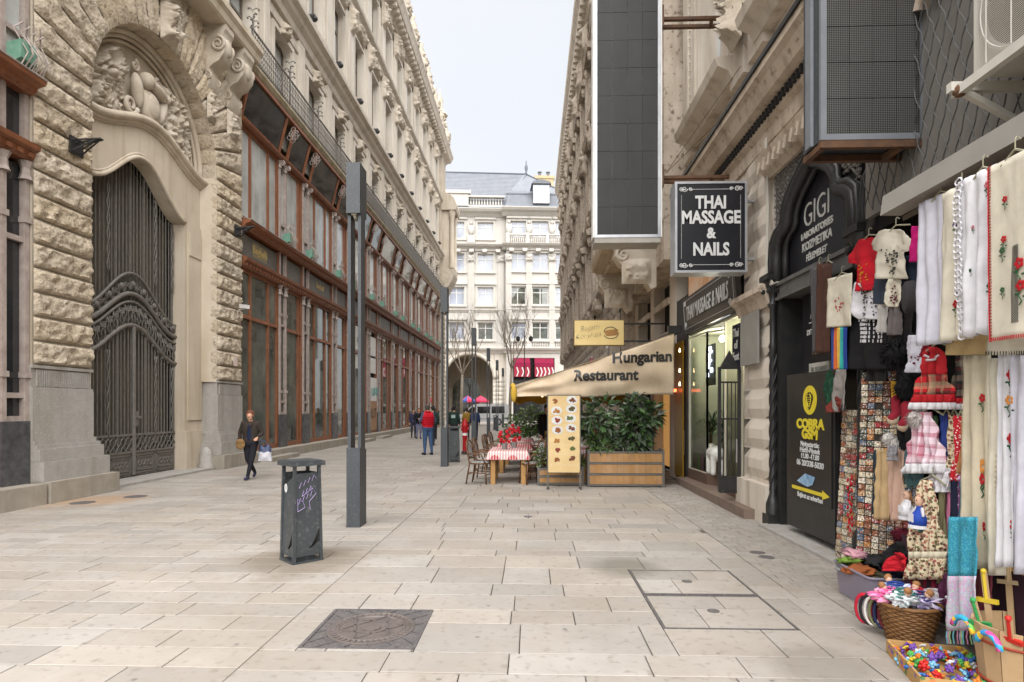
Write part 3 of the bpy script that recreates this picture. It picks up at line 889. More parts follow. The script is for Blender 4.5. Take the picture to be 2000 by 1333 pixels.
while y < Y_SHOP:
    m = MB()
    m.tube([(X(XR), y, 12.12), (X(XR), y, 13.5)], .03, 6)
    for k in range(9):
        an = k * 2.4; z = 13.2 + .07 * k
        m.tube([(X(XR), y, z), (X(XR) + .12*math.cos(an), y + .12*math.sin(an), z + .07), (X(XR) + .16*math.cos(an), y + .16*math.sin(an), z + .02)], .016, 4)
        m.ball((X(XR) + .16*math.cos(an), y + .16*math.sin(an), z + .02), .035, nu=6, nv=4)
    m.build('iron_bouquet', M_iron, o_rail); y += 2.78

# --- upper storeys
XU = -.22
W0, WSP, WW = 20.5 - 3.15 * 4, 3.15, 1.55
wins = [W0 + WSP * i for i in range(17)]
Y0U, Y1U = 4.0, 57.6
floors = [(12.35, 14.95, 'balcony_window'), (17.25, 20.45, 'upper_window'), (22.35, 25.1, 'top_window')]
m = MB()
zed = [11.0, 12.35, 14.95, 17.25, 20.45, 22.35, 25.1, 26.6]
for j in range(len(zed) - 1):
    z0, z1 = zed[j], zed[j+1]
    if j % 2 == 0: m.box(X(XU-.5), X(XU), Y0U, Y1U, z0, z1)
    else:
        e = [Y0U] + [q for w in wins if w + WW < Y1U for q in (w, w + WW)] + [Y1U]
        for k in range(0, len(e), 2): m.box(X(XU-.5), X(XU), e[k], e[k+1], z0, z1)
m.build('upper_wall', M_stone_l, pal)
m = MB(); m.box(X(XU-8), X(XU-.9), Y0U, Y1U, 10.9, 26.5); m.build('inner_core', M_dark, pal)
def upper_window(w, z0, z1, nm, arch):
    y0, y1 = w, w + WW
    m = MB(); d = XU - .30
    for a in (y0, (y0+y1)/2 - .045, y1 - .09): m.box(X(d-.08), X(d), a, a + .09, z0, z1)
    m.box(X(d-.08), X(d-.003), y0 + .09, y1 - .09, z0, z0 + .12); m.box(X(d-.08), X(d-.003), y0 + .09, y1 - .09, z1 - .1, z1)
    m.box(X(d-.08), X(d-.003), y0 + .09, y1 - .09, z0 + (z1-z0)*.68, z0 + (z1-z0)*.68 + .08)
    fr = m.build(nm, pm('window_brown', (.16, .13, .105), (.12, .1, .08), 5, .5) if 'window_brown' not in MATS else MATS['window_brown'], pal)
    p = MB(); p.box(X(d-.06), X(d-.05), y0 + .09, y1 - .09, z0 + .1, z1 - .1); p.build('pane', M_glass_p, fr)
    # stone surround, sill, corner fillets of the segmental head
    s = MB(); t_ = .16
    s.box(X(XU), X(XU+.07), y0 - t_, y0, z0, z1 + t_); s.box(X(XU), X(XU+.07), y1, y1 + t_, z0, z1 + t_); s.box(X(XU), X(XU+.068), y0, y1, z1, z1 + t_)
    s.box(X(XU), X(XU+.10), y0 - t_ - .1, y0 - t_, z0, z1 + .05); s.box(X(XU), X(XU+.10), y1 + t_, y1 + t_ + .1, z0, z1 + .05)
    for q, sg in ((y0, 1), (y1, -1)):
        pts = [(q, z1)] + [(q + sg * (.36 - .36*math.sin(t*PI/12)), z1 - .36 + .36*math.cos(t*PI/12)) for t in range(7)]
        pts = [(q, z1), (q + sg*.36, z1)] + [(q + sg*(.36 - .36*math.sin(t*PI/12)), z1 - .3*(1-math.cos(t*PI/12))) for t in range(1, 7)]
        s.prism(pts if sg < 0 else pts[::-1], 'x', X(XU-.29), X(XU-.002))
    s.box(X(XU), X(XU+.2), y0 - .3, y1 + .3, z0 - .16, z0)
    s.build('window_surround', M_stone_l, fr)
    if nm != 'balcony_window':
        c = MB(); carve(c, (X(XU+.03), y0 - .1, z1 + .2), UY, UZ, UN, WW + .2, .8, .30, 12, 9, int(w*7+z0), None, 5); c.build('carved_pediment', M_carv, fr, smooth=True)
    else:
        c = MB(); carve(c, (X(XU+.05), y0 + WW*.3, z1 + .02), UY, UZ, UN, WW*.4, .55, .28, 8, 8, int(w*7), None, 3); c.build('carved_keystone', M_carv, fr, smooth=True)
for w in wins:
    if w + WW > Y1U: continue
    for (z0, z1, nm) in floors: upper_window(w, z0, z1, nm, 1)
for w in wins:           # pilaster strips, consoles with carving
    yc = w - (WSP - WW) / 2
    if yc > Y1U - 1: continue
    m = MB()
    m.box(X(XU), X(XU+.12), yc - .28, yc + .28, 12.15, 15.7); m.box(X(XU), X(XU+.14), yc - .3, yc + .3, 16.75, 21.0); m.box(X(XU), X(XU+.14), yc - .3, yc + .3, 22.0, 25.3)
    m.box(X(XU+.12), X(XU+.15), yc - .18, yc + .18, 12.4, 15.15)
    m.build('pilaster', M_stone_l, pal)
    m = MB(); carve(m, (X(XU+.1), yc - .36, 24.3), UY, UZ, UN, .72, 1.6, .4, 9, 15, int(yc*3), None, 4, .4)
    m.build('carved_capital', M_carv, pal, smooth=True); m = MB()
    carve(m, (X(XU+.1), yc - .3, 20.0), UY, UZ, UN, .6, 1.5, .36, 9, 15, int(yc*5), None, 4, .4); m.build('carved_capital', M_carv, pal, smooth=True)
def ucornice(name, prof, mat=M_stone_l, y1=Y1U):
    return cornice(name, [(XU + a, b) for a, b in prof], Y0U, y1, mat)
ucornice('string_course', [(-.1, 15.75), (.12, 15.75), (.18, 15.95), (.34, 16.1), (.4, 16.25), (.56, 16.34), (.58, 16.5), (.3, 16.56), (-.1, 16.56)])
ucornice('upper_string_course', [(-.1, 21.3), (.16, 21.3), (.22, 21.5), (.42, 21.62), (.46, 21.75), (.2, 21.85), (-.1, 21.85)])
ucornice('lower_frieze', [(-.1, 15.2), (.08, 15.2), (.1, 15.35), (.06, 15.42), (-.1, 15.42)])
ucornice('main_cornice', [(-.2, 26.1), (.2, 26.1), (.26, 26.3), (.42, 26.42), (.78, 26.5), (.84, 26.62), (.92, 26.8), (1.02, 26.95), (1.02, 27.1), (-.2, 27.3)], y1=60.6)
m = MB(); y = Y0U
while y < Y1U:
    m.box(X(XU+.2), X(XU+.72), y, y + .22, 26.2, 26.48); y += .62
tag(m.build('cornice_modillions', M_stone_l, pal), kind='stuff')
m = MB(); m.box(X(XU-.4), X(XU+.1), Y0U, Y1U, 27.2, 28.0); m.build('parapet', M_stone_l, pal)
for i, w in enumerate(wins):
    m = MB(); yc = w - .8
    m.box(X(XU+.2), X(XU+.62), yc - .7, yc + .7, 27.0, 28.1)
    m.lathe([(.5, 0), (.42, .25), (.3, .5), (.34, .9), (.22, 1.3), (.3, 1.5), (.12, 1.9), (.2, 2.1), (0, 2.4)], (X(XU+.62), yc, 27.0), 8)
    carve(m, (X(XU+.6), yc - .7, 27.05), UY, UZ, UN, 1.4, 1.3, .45, 10, 10, i + 300, None, 4, .5)
    m.build('parapet_sculpture', M_carv, pal, smooth=True)
# small floodlights on the string course
for i, w in enumerate(wins):
    if w < 16 or w > 54: continue
    m = MB(); yc = w + WW + .8
    m.lathe([(.14, -.13), (.14, .13)], (X(XU+.5), yc, 16.72), 10, Matrix.Rotation(rad(90), 3, 'Y') @ Matrix.Identity(3)); m.bar((X(XU+.3), yc, 16.56), (X(XU+.5), yc, 16.7), .04)
    m.ball((X(XU+.62), yc, 16.7), .1, nu=8, nv=5)
    thing(m, 'floodlight', M_black, ['first', 'second', 'third', 'fourth', 'fifth', 'sixth', 'seventh', 'eighth', 'ninth', 'tenth', 'eleventh', 'twelfth', 'thirteenth', 'fourteenth', 'fifteenth'][i - 3] + ' dark floodlight from the near end on the palace ledge', 'floodlight', 'floodlights along the palace ledge', smooth=True, angle=40)
# corner bay of the palace: rusticated pier, oriel on scrolled base with columns, pediment
m = MB(); m.box(X(-1.0), X(.02), Y_SHOP + .02, 60.2, 0, 11.0); m.box(X(-1.0), X(.05), 57.6, 60.2, 11.0, 26.1); m.build('corner_pier', M_stone, pal)
for r in range(22):
    z0 = .5 + r * .47; m = MB(); rough_quad(m, (X(.02), Y_SHOP + .1, z0), (X(.02), 60.2, z0), (X(.02), 60.2, z0 + .42), (X(.02), Y_SHOP + .1, z0 + .42), (1, 0, 0), .1, 6, 3, r, .1); m.build('rusticated_block', M_rock, pal, smooth=True)
m = MB(); m.prism([(X(0), 12.4), (X(.25), 12.6), (X(.5), 13.2), (X(1.0), 14.0), (X(1.25), 14.6), (X(1.25), 15.2), (X(0), 15.2)], 'y', 57.7, 60.2); m.build('oriel_base', M_carv, pal)
m = MB(); m.box(X(0), X(.7), 57.8, 60.1, 15.2, 21.0); m.build('oriel_wall', M_stone, pal)
for yy in (57.9, 59.9):
    m = MB(); m.lathe([(.3, 15.2), (.3, 15.5), (.22, 15.6), (.2, 19.9), (.26, 20.1), (.34, 20.6), (.34, 20.8)], (X(1.0), yy, 0), 12); m.build('oriel_column', M_stone, pal, smooth=True, angle=40)
m = MB(); m.prism([(X(0), 20.8), (X(1.4), 20.8), (X(1.5), 21.1), (X(1.45), 21.5), (X(1.2), 22.0), (X(.6), 22.4), (X(0), 22.6)], 'y', 57.5, 60.4); m.build('oriel_pediment', M_stone, pal)
m = MB(); m.lathe([(.9, 27.1), (.9, 28.4), (.6, 28.6), (.55, 30.2), (.8, 30.4), (.3, 31.2), (.35, 31.8), (.1, 32.6), (0, 33.2)], (X(-.3), 58.6, 0), 10); m.build('corner_turret', M_carv, pal, smooth=True, angle=40)
# iron wall brackets, CCTV, notice
def bracket(name, y, z, d0, lab):
    t = MB()
    for k in (-1, 0, 1):
        t.bar((X(d0), y + k * .12, z), (X(d0 + .5), y + k * .03, z + .06), .025); t.bar((X(d0), y + k * .12, z - .2), (X(d0 + .42), y + k * .04, z + .05), .02)
    t.bar((X(d0 + .1), y - .14, z + .02), (X(d0 + .1), y + .14, z + .02), .02)
    t.box(X(d0 - .02), X(d0 + .02), y - .16, y + .16, z - .24, z + .08)
    return thing(t, name, M_black, lab, 'bracket')
bracket('iron_wall_bracket', 11.1, 6.72, .1, 'black iron prong bracket on the near stone pier')
bracket('iron_wall_bracket', 17.35, 6.95, .1, 'black iron prong bracket on the stone pier right of the portal')
t = empty('security_camera', (X(.1), 17.5, 4.62), 'white security camera on the stone pier beside the portal', 'camera')
m = MB(); m.obox((X(.3), 17.35, 4.66), (.3, .12, .11), Matrix.Rotation(rad(-25), 3, 'Z') @ Matrix.Rotation(rad(8), 3, 'Y')); m.build('housing', M_white, t)
m = MB(); m.bar((X(.05), 17.5, 4.58), (X(.25), 17.4, 4.6), .03); m.build('arm', M_white, t)
m = MB(); m.box(X(.10), X(.115), 17.1, 17.3, 2.9, 3.18); thing(m, 'paper_notice', col('notice_paper', (225, 205, 195)), 'small white paper notice on the stone pier beside the portal', 'notice')

# --- wrought iron gate
GX = X(-.7)
gate = empty('iron_gate', (GX, YD, 0), 'tall wrought iron gate with scrollwork band closing the stone portal', 'gate')
y0, y1 = YD - HD, YD + HD
ztop = lambda y: 6.53 + .97 * bell((y - YD) / HD * .97)
wave = lambda y, a, b: a + b * bell((y - YD) / HD)
m = MB(); m.strip([(y0 + 2*HD*i/30, .06) for i in range(31)], [(y0 + 2*HD*i/30, ztop(y0 + 2*HD*i/30)) for i in range(31)], 'x', GX - .25, GX - .21)
m.build('backing_sheet', pm('grimy_gate_glass', (.105, .092, .068), (.065, .06, .05), .9, .3, spec=.5, streak=(.16, .14, .10, 1)), gate)
nb = 27
for i in range(nb):
    y = y0 + .05 + (y1 - y0 - .1) * i / (nb - 1)
    big = i in (0, 9, 13, 17, 26)
    m = MB(); w = .042 if big else .022
    m.box(GX - w/2, GX + w/2, y - w/2, y + w/2, .06, wave(y, 3.35, .75)); m.box(GX - w/2 - .04, GX + w/2 - .04, y - w/2, y + w/2, wave(y, 3.35, .75), ztop(y) - .02)
    m.build('bar', M_iron, gate)
def wtube(a, b, r, d=0.03):
    q = MB(); q.tube([(GX + d, y0 + 2*HD*i/40, wave(y0 + 2*HD*i/40, a, b)) for i in range(41)], r, 7); return q.build('curved_rail', M_iron, gate, smooth=True)
wtube(2.85, .78, .05); wtube(3.38, .8, .03); wtube(3.55, .82, .055); wtube(3.85, 1.0, .035)
for i in range(17):        # scrolls between the rails
    y = y0 + .09 + (2*HD - .18) * i / 16
    z = wave(y, 2.9, .78); q = MB()
    fy = lambda p, r_: (GX + .035, p, r_)
    for s_ in (-1, 1):
        q.tube(spiral((y + s_ * .05, z + .33), .075, 1.4, 14, fy, PI/2, s_), .012, 5, cap=False)
        q.tube([(GX + .035, y, z), (GX + .035, y + s_ * .07, z + .12), (GX + .035, y + s_ * .02, z + .25), (GX + .035, y + s_*.1, z + .42)], .012, 5)
        q.tube(spiral((y + s_ * .045, z - .09), .05, 1.3, 12, fy, PI/2, -s_), .010, 5, cap=False)
    z2 = wave(y, 3.58, .82)
    for s_ in (-1, 1): q.tube(spiral((y + s_ * .05, z2 + .16), .08, 1.6, 16, fy, -PI/2, s_), .012, 5, cap=False)
    if i % 2 == 0: q.lathe([(.07, 0), (.07, .02), (.045, .035), (0, .04)], (GX + .03, y, z2 + .2), 12, Matrix.Rotation(rad(90), 3, 'Y'))
    q.build('scroll', M_iron, gate, smooth=True)
for yy in (YD - .84, YD + .84, YD + 1.54, YD - 1.54):   # wavy stiles
    q = MB()
    for ph in (0, PI): q.tube([(GX + .04, yy + .045 * math.sin(ph + k * 1.1), 1.05 + k * .12) for k in range(int(17 if abs(yy-YD) < 1 else 15))], .014, 5)
    for ph in (0, PI): q.tube([(GX + .04, yy + .045 * math.sin(ph + k * 1.1), 4.7 + k * .12) for k in range(int((ztop(yy) - 4.75) / .12))], .014, 5)
    q.build('wavy_stile', M_iron, gate, smooth=True)
for k, (a, b) in enumerate(((y0 + .03, YD - .85), (YD - .83, YD - .02), (YD + .02, YD + .83), (YD + .85, y1 - .03))):
    q = MB(); q.box(GX - .02, GX + .02, a, b, .08, .62)
    for e, w in ((.03, .025), (.09, .02)):
        for (ya, yb_, za, zb) in ((a + e, b - e, .1 + e, .1 + e + w), (a + e, b - e, .6 - e - w, .6 - e), (a + e, a + e + w, .1 + e, .6 - e), (b - e - w, b - e, .1 + e, .6 - e)):
            q.box(GX + .02, GX + .04, ya, yb_, za, zb)
    q.tube([(GX + .03, a + .15 + (b - a - .3) * i / 16, .35 + .06 * math.sin(i * PI / 4)) for i in range(17)], .012, 5); q.tube([(GX + .03, a + .15 + (b - a - .3) * i / 16, .35 - .06 * math.sin(i * PI / 4)) for i in range(17)], .012, 5)
    q.build('lower_panel', M_iron, gate)
    q = MB(); n_ = 4
    for i in range(n_ + 1):
        yy = a + .06 + (b - a - .12) * i / n_
        for s_ in (-1, 1): q.tube([(GX + .03, yy, .66), (GX + .03, yy + s_ * .08, .78), (GX + .03, yy - s_ * .02, .88), (GX + .03, yy + s_ * .08, 1.0)], .012, 5)
    q.box(GX - .025, GX + .045, a, b, .62, .66); q.box(GX - .025, GX + .045, a, b, 1.02, 1.07)
    q.build('scroll_panel', M_iron, gate)
q = MB(); q.box(GX + .02, GX + .08, YD + .03, YD + .13, 1.25, 1.6); q.lathe([(.025, 0), (.025, .06), (.04, .08), (0, .1)], (GX + .08, YD + .08, 1.45), 10, Matrix.Rotation(rad(90), 3, 'Y')); q.build('lock_box', M_iron, gate)
q = MB(); q.tube([(GX + .05, YD, .1), (GX + .05, YD, 3.6)], .045, 8); q.build('meeting_stile', M_iron, gate)
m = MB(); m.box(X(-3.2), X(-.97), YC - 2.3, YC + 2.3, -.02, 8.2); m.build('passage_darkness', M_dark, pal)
# ================================================================== FAR WHITE BUILDING (across the end of the street)
far = empty('white_corner_building', (0, 0, 0), 'white stuccoed apartment building with slate mansard roof closing the street', 'building')
M_pl2 = pm('white_render_trim', (.56, .535, .495), (.49, .465, .425), 1.2, .85, .15, 10, streak=(.55, .51, .45, 1))
M_wfr = pm('white_window_frame', (.72, .71, .69), None, 3, .5)
FW = [(3.0, 1.05), (6.85, 1.05), (11.1, 1.1), (14.1, 1.1), (17.2, 1.1), (-.8, 1.05)]
FR = [(10.75, 13.05), (15.35, 17.75), (19.8, 22.2), (24.2, 26.4)]
def dep(x): return -.8 if x > 9.6 else 0.0
m = MB()
xe = sorted([c - w for c, w in FW] + [c + w for c, w in FW])
def wallband(x0, x1, z0, z1): m.box(x0, x1, dep((x0 + x1) / 2), dep((x0 + x1) / 2) + .6, z0, z1)
zz = [9.0] + [q for r in FR for q in r] + [27.6]
for j in range(len(zz) - 1):
    if j % 2 == 0:
        wallband(-3, 9.6, zz[j], zz[j+1]); wallband(9.6, 20, zz[j], zz[j+1])
    else:
        ed = [-3] + xe + [20]
        for k in range(0, len(ed), 2):
            a, b = ed[k], ed[k+1]
            if a < 9.6 < b: wallband(a, 9.6, zz[j], zz[j+1]); wallband(9.6, b, zz[j], zz[j+1])
            else: wallband(a, b, zz[j], zz[j+1])
m.build('wall', M_plast, far)
m = MB(); m.box(-3, 20, .9, 1.2, 9, 27.5); m.build('room_backing', M_dark, far)
rw = random.Random(4)
for (c, w) in FW:
    for j, (z0, z1) in enumerate(FR):
        y = dep(c) + .28; m = MB()
        for a in (c - w, c - .06, c + w - .12): m.box(a, a + .12, y, y + .1, z0, z1)
        m.box(c - w + .12, c + w - .12, y + .003, y + .1, z0, z0 + .12); m.box(c - w + .12, c + w - .12, y + .003, y + .1, z1 - .12, z1); m.box(c - w + .12, c + w - .12, y + .003, y + .1, z0 + (z1-z0)*.66, z0 + (z1-z0)*.66 + .1)
        f = m.build('window', M_wfr, far)
        pn_ = MB(); pn_.box(c - w + .1, c + w - .1, y + .06, y + .07, z0 + .1, z1 - .1)
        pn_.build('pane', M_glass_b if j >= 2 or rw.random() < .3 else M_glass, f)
        s = MB(); yy = dep(c)
        s.box(c - w - .3, c + w + .3, yy - .25, yy, z0 - .25, z0); s.box(c - w - .35, c + w + .35, yy - .3, yy, z1 + .3, z1 + .55)
        s.box(c - w - .22, c - w, yy - .08, yy, z0, z1 + .3); s.box(c + w, c + w + .22, yy - .08, yy, z0, z1 + .3); s.box(c - w, c + w, yy - .078, yy, z1, z1 + .3)
        s.build('window_surround', M_pl2, f)
        if j == 0 and c > 9:
            for k in range(9):
                q = MB(); q.lathe([(.06, 0), (.09, .25), (.05, .45), (.06, .7)], (c - w + .15 + k * (2*w - .3) / 8, yy - .3, z0 - 1.0), 6); q.build('baluster', M_pl2, f)
            q = MB(); q.box(c - w - .1, c + w + .1, yy - .4, yy - .2, z0 - .32, z0 - .2); q.box(c - w - .1, c + w + .1, yy - .42, yy - .1, z0 - 1.12, z0 - 1.0); q.build('balcony_rail', M_pl2, f)
def fcorn(name, z, d, h, mat=M_pl2):
    for (a, b, y) in ((-3, 9.6, 0), (9.6 - d*.5, 20, -.8)):
        q = MB(); q.prism([(y + .2, z - h), (y - .1, z - h), (y - d*.4, z - h*.55), (y - d*.8, z - h*.4), (y - d, z - h*.1), (y - d, z), (y + .2, z + .1)], 'x', a, b); q.build(name, mat, far)
fcorn('main_cornice', 27.95, 1.2, .9); fcorn('balcony_cornice', 23.3, 1.1, .7); fcorn('storey_band', 9.6, .7, .7); fcorn('sill_band', 14.7, .3, .3)
for k in range(13):
    x = -2 + k * 1.75; y = dep(x); q = MB(); q.box(x - .3, x + .3, y - .85, y, 22.25, 22.62); q.build('cornice_bracket', M_pl2, far)
for x in (9.9, 12.6, 15.65, 18.6, 1.0, 4.95, 8.9):     # pilasters with capitals
    y = dep(x); q = MB(); q.box(x - .38, x + .38, y - .22, y, 9.6, 22.0)
    for k in (-.22, 0, .22): q.box(x + k - .05, x + k + .05, y - .27, y - .22, 10.2, 20.6)
    q.build('pilaster', M_pl2, far)
    q = MB(); carve(q, (x - .5, y - .2, 21.0), (1, 0, 0), (0, 0, 1), (0, -1, 0), 1.0, 1.0, .35, 10, 10, int(x*9), None, 5, .5); q.build('capital', M_pl2, far, smooth=True)
for x in (4.95, 9.95, 12.6, 15.65):                       # attic figures
    y = dep(x); q = MB(); q.ball((x, y - .2, 26.2), .22, .22, .28, 8, 6); q.ball((x, y - .18, 25.3), .42, .28, .7, 8, 6); q.ball((x - .3, y - .25, 25.6), .14, .14, .5, 6, 5); q.ball((x + .3, y - .25, 25.5), .14, .14, .5, 6, 5); q.box(x - .5, x + .5, y - .35, y, 23.6, 24.6)
    q.build('attic_figure', M_pl2, far, smooth=True, angle=40)
for k in range(40):
    x = 9.7 + k * .26; q = MB(); q.lathe([(.07, 23.4), (.1, 23.7), (.05, 23.95), (.07, 24.3)], (x, -1.6, 0), 6)
    if k % 10: q.build('baluster', M_pl2, far)
q = MB(); q.box(9.5, 20, -1.75, -1.45, 24.3, 24.48)
for k in range(5): q.box(9.55 + k*2.6, 9.95 + k*2.6, -1.77, -1.43, 23.3, 24.6)
q.build('balustrade_rail', M_pl2, far)
# roof
q = MB()
R0 = 28.0
q.add([(-3, -.6, R0), (9.6, -.6, R0), (-3, 4.2, 34.6), (12.4, 4.2, 34.6), (9.6, -.6, R0), (9.4, -1.3, R0), (20, -1.3, R0), (20, .2, 30.3), (9.9, .2, 30.3), (12.6, 4.0, 34.4), (20, 4, 31.0), (20, 9, R0), (-3, 9, R0)],
      [(0, 1, 3, 2), (5, 6, 7, 8), (8, 7, 10, 9), (1, 5, 8), (1, 8, 9, 3), (2, 3, 9, 11, 12), (9, 10, 11), (6, 11, 10, 7)])
q.build('slate_roof', M_slate, far)
q = MB()
for r in range(26):
    t_ = r / 26; z = R0 + 6.6 * t_ + .02; y = -.62 + 4.8 * t_ - .02
    q.bar((-3, y, z), (9.6 + 2.8*t_, y, z), .02, .03)
for r in range(12):
    t_ = r / 12; q.bar((9.6, -1.32 + 1.5*t_, R0 + 2.3*t_ + .02), (20, -1.32 + 1.5*t_, R0 + 2.3*t_ + .02), .02, .03)
for r in range(14):
    t_ = r / 14; q.bar((9.9 + 2.7*t_, .18 + 3.8*t_, 30.32 + 4.1*t_), (20, .18 + 3.8*t_, 30.32 + .7*t_), .02, .03) if r < 3 else None
tag(q.build('slate_courses', M_slate, far), kind='stuff')
q = MB(); q.tube([(9.6, -.62, R0 + .05), (12.6, 4.0, 34.5)], .09, 6); q.tube([(-3, 4.2, 34.65), (12.6, 4.1, 34.55)], .1, 6); q.tube([(12.6, 4.0, 34.5), (20, 4, 31.1)], .09, 6); q.box(9.6, 20, .1, .3, 30.25, 30.4); q.build('ridge_flashing', pm('lead', (.16, .17, .19), None, 4, .5), far)
q = MB(); q.lathe([(.18, 34.4), (.1, 34.7), (.22, 35.2), (.2, 35.6), (.06, 35.9), (.1, 36.1), (0, 36.5)], (12.6, 4.0, 0), 8); q.build('roof_finial', MATS['lead'], far, smooth=True)
q = MB(); q.box(13.1, 15.3, -1.2, 1.0, 28.6, 31.2); q.prism([(12.9, 31.2), (15.5, 31.2), (15.3, 31.5), (14.2, 31.75), (13.1, 31.5)], 'y', -1.4, 1.6); dm = q.build('dormer', MATS['lead'], far)
for a in (13.25, 14.25):
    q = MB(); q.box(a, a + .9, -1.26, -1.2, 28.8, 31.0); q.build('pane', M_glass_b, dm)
q = MB(); q.box(13.15, 15.25, -1.3, -1.21, 28.65, 28.8); q.box(14.15, 14.25, -1.3, -1.21, 28.8, 31.0); q.box(13.15, 13.25, -1.3, -1.21, 28.8, 31.0); q.box(15.15, 15.25, -1.3, -1.21, 28.8, 31.0); q.build('frame', M_wfr, dm)
q = MB(); q.box(14.0, 16.6, 5, 7, 29, 34.3); q.box(13.85, 16.75, 4.9, 7.1, 34.3, 34.7); ch = q.build('chimney', pm('chimney_brick', (.52, .42, .26), (.44, .34, .2), 5, .9, .3, 20), far)
for a in (14.7, 15.9):
    q = MB(); q.lathe([(.22, 34.7), (.2, 35.4), (.32, 35.5), (.32, 35.6)], (a, 6, 0), 8); q.build('chimney_pot', MATS['lead'], ch)
q = MB(); q.box(-3, 4.6, -.5, .4, 28.4, 30.0); q.box(-3.0, 4.9, -.7, .4, 30.0, 30.4); q.box(4.6, 9.2, -.45, .2, 28.3, 28.5); q.box(4.6, 9.4, -.5, .3, 29.6, 29.8); q.build('attic_parapet', M_plast, far)
for k in range(12):
    q = MB(); q.lathe([(.08, 28.5), (.13, 28.9), (.06, 29.2), (.08, 29.6)], (4.9 + k*.37, -.1, 0), 6); q.build('baluster', M_pl2, far)
# ground storey: big arch, shop with awnings
q = MB(); AC, AR, AZ = 4.7, 3.15, 5.6
A_ = arc((AC, AZ), AR, PI, 0, 28, '2'); B_ = [(AC - 4.2 + 8.4*i/28, 9.0) for i in range(29)]
q.strip(A_, B_, 'y', 0, .8); q.box(AC - 8, AC - AR, 0, .8, 0, AZ); q.box(AC + AR, 9.6, 0, .8, 0, AZ); q.box(-3, AC - 4.2, 0, .8, AZ, 9.0); q.box(AC + 4.2, 9.6, 0, .8, AZ, 9.0)
q.add([(AC - 4.2, 0, AZ), (AC - AR, 0, AZ), (AC - 4.2, 0, 9)], [(0, 1, 2)]); q.add([(AC + 4.2, 0, AZ), (AC + AR, 0, AZ), (AC + 4.2, 0, 9)], [(0, 2, 1)])
q.build('arcade_wall', M_stone_l, far)
q = MB()
for r, w in ((AR + .25, .3), (AR + .65, .16)): q.tube(arc((AC, AZ), r, PI, 0, 28, 'xz', -.05), w, 7)
q.build('arch_moulding', M_stone_l, far, smooth=True)
for sx in (-1, 1):
    for r in range(9):
        z0 = .4 + r * .58; q = MB(); x0 = AC + sx * (AR + .02); x1 = AC + sx * (AR + 1.6)
        rough_quad(q, (min(x0, x1), -.02, z0), (max(x0, x1), -.02, z0), (max(x0, x1), -.02, z0 + .52), (min(x0, x1), -.02, z0 + .52), (0, -1, 0), .12, 5, 3, r); q.build('rusticated_block', M_stone_l, far, smooth=True)
q = MB(); q.box(-2, 9.5, 9, 9.3, 0, 9)     # inside of the passage: side walls and a second arch beyond
q.box(-2, AC - AR, .8, 9, 0, 9); q.box(AC + AR, 9.5, .8, 9, 0, 9); q.box(-2, 9.5, .8, 9, 8.8, 9)
q.build('passage_wall', M_stone, far)
q = MB(); q.strip(arc((AC - .6, 4.2), 2.0, PI, 0, 20, '2'), [(AC - 2.6 + 4.0*i/20, 0) for i in range(21)], 'y', 8.9, 8.98); q.build('passage_opening', M_glass, far)
q = MB(); q.box(9.6, 20, -.8, .2, 8.3, 9.0); q.box(9.6, 10.5, -.8, .2, 0, 8.3); q.box(16.0, 20, -.8, .2, 0, 8.3); q.build('shop_pier', M_plast, far)
q = MB(); q.box(10.5, 16.0, -.3, .2, 0, 8.3); q.build('shop_glazing', M_glass_d, far)
M_awp = pm('awning_crimson', srgb(140, 22, 62), srgb(120, 18, 52), 3, .8); M_awr = pm('awning_red', srgb(158, 50, 66), srgb(140, 40, 56), 3, .8)
for i, (a, b) in enumerate(((10.6, 12.7), (13.3, 15.8))):
    q = MB(); q.prism([(-.8, 8.2), (-1.0, 8.2), (-1.6, 7.0), (-1.6, 5.75), (-1.5, 5.75), (-.8, 7.6)], 'x', a, b); aw = q.build('shop_awning', M_awr, far)
    q = MB(); q.prism([(-1.62, 7.02), (-1.02, 8.22), (-1.03, 8.24), (-1.64, 7.04)], 'x', a, b); q.box(a, b, -1.62, -1.605, 7.05, 7.6); q.build('crimson_band', M_awp, aw)
    n_ = 5 if i else 3
    for k in range(n_):
        x = a + (b - a) * (k + .35) / n_; q = MB()
        q.add([(x, -1.63, 7.0), (x + .16, -1.63, 7.0), (x + .36, -1.63, 6.4), (x + .16, -1.63, 5.8), (x, -1.63, 5.8), (x + .2, -1.63, 6.4)], [(0, 1, 2, 5), (5, 2, 3, 4)]); q.build('chevron_stripe', M_letter, aw)
q = MB(); q.box(10.6, 15.9, -1.0, -.82, 4.4, 5.4); q.build('shop_fascia', M_black, far)
far.location = (-13.0, 79.0, 0); far.rotation_euler = (0, 0, rad(5))
# blocks further off that fill the gaps beside the corner building
m = MB(); m.box(-40, -17, 78, 90, 0, 24); thing(m, 'distant_block', M_plast, 'plain pale block beyond the far end of the palace', 'building')

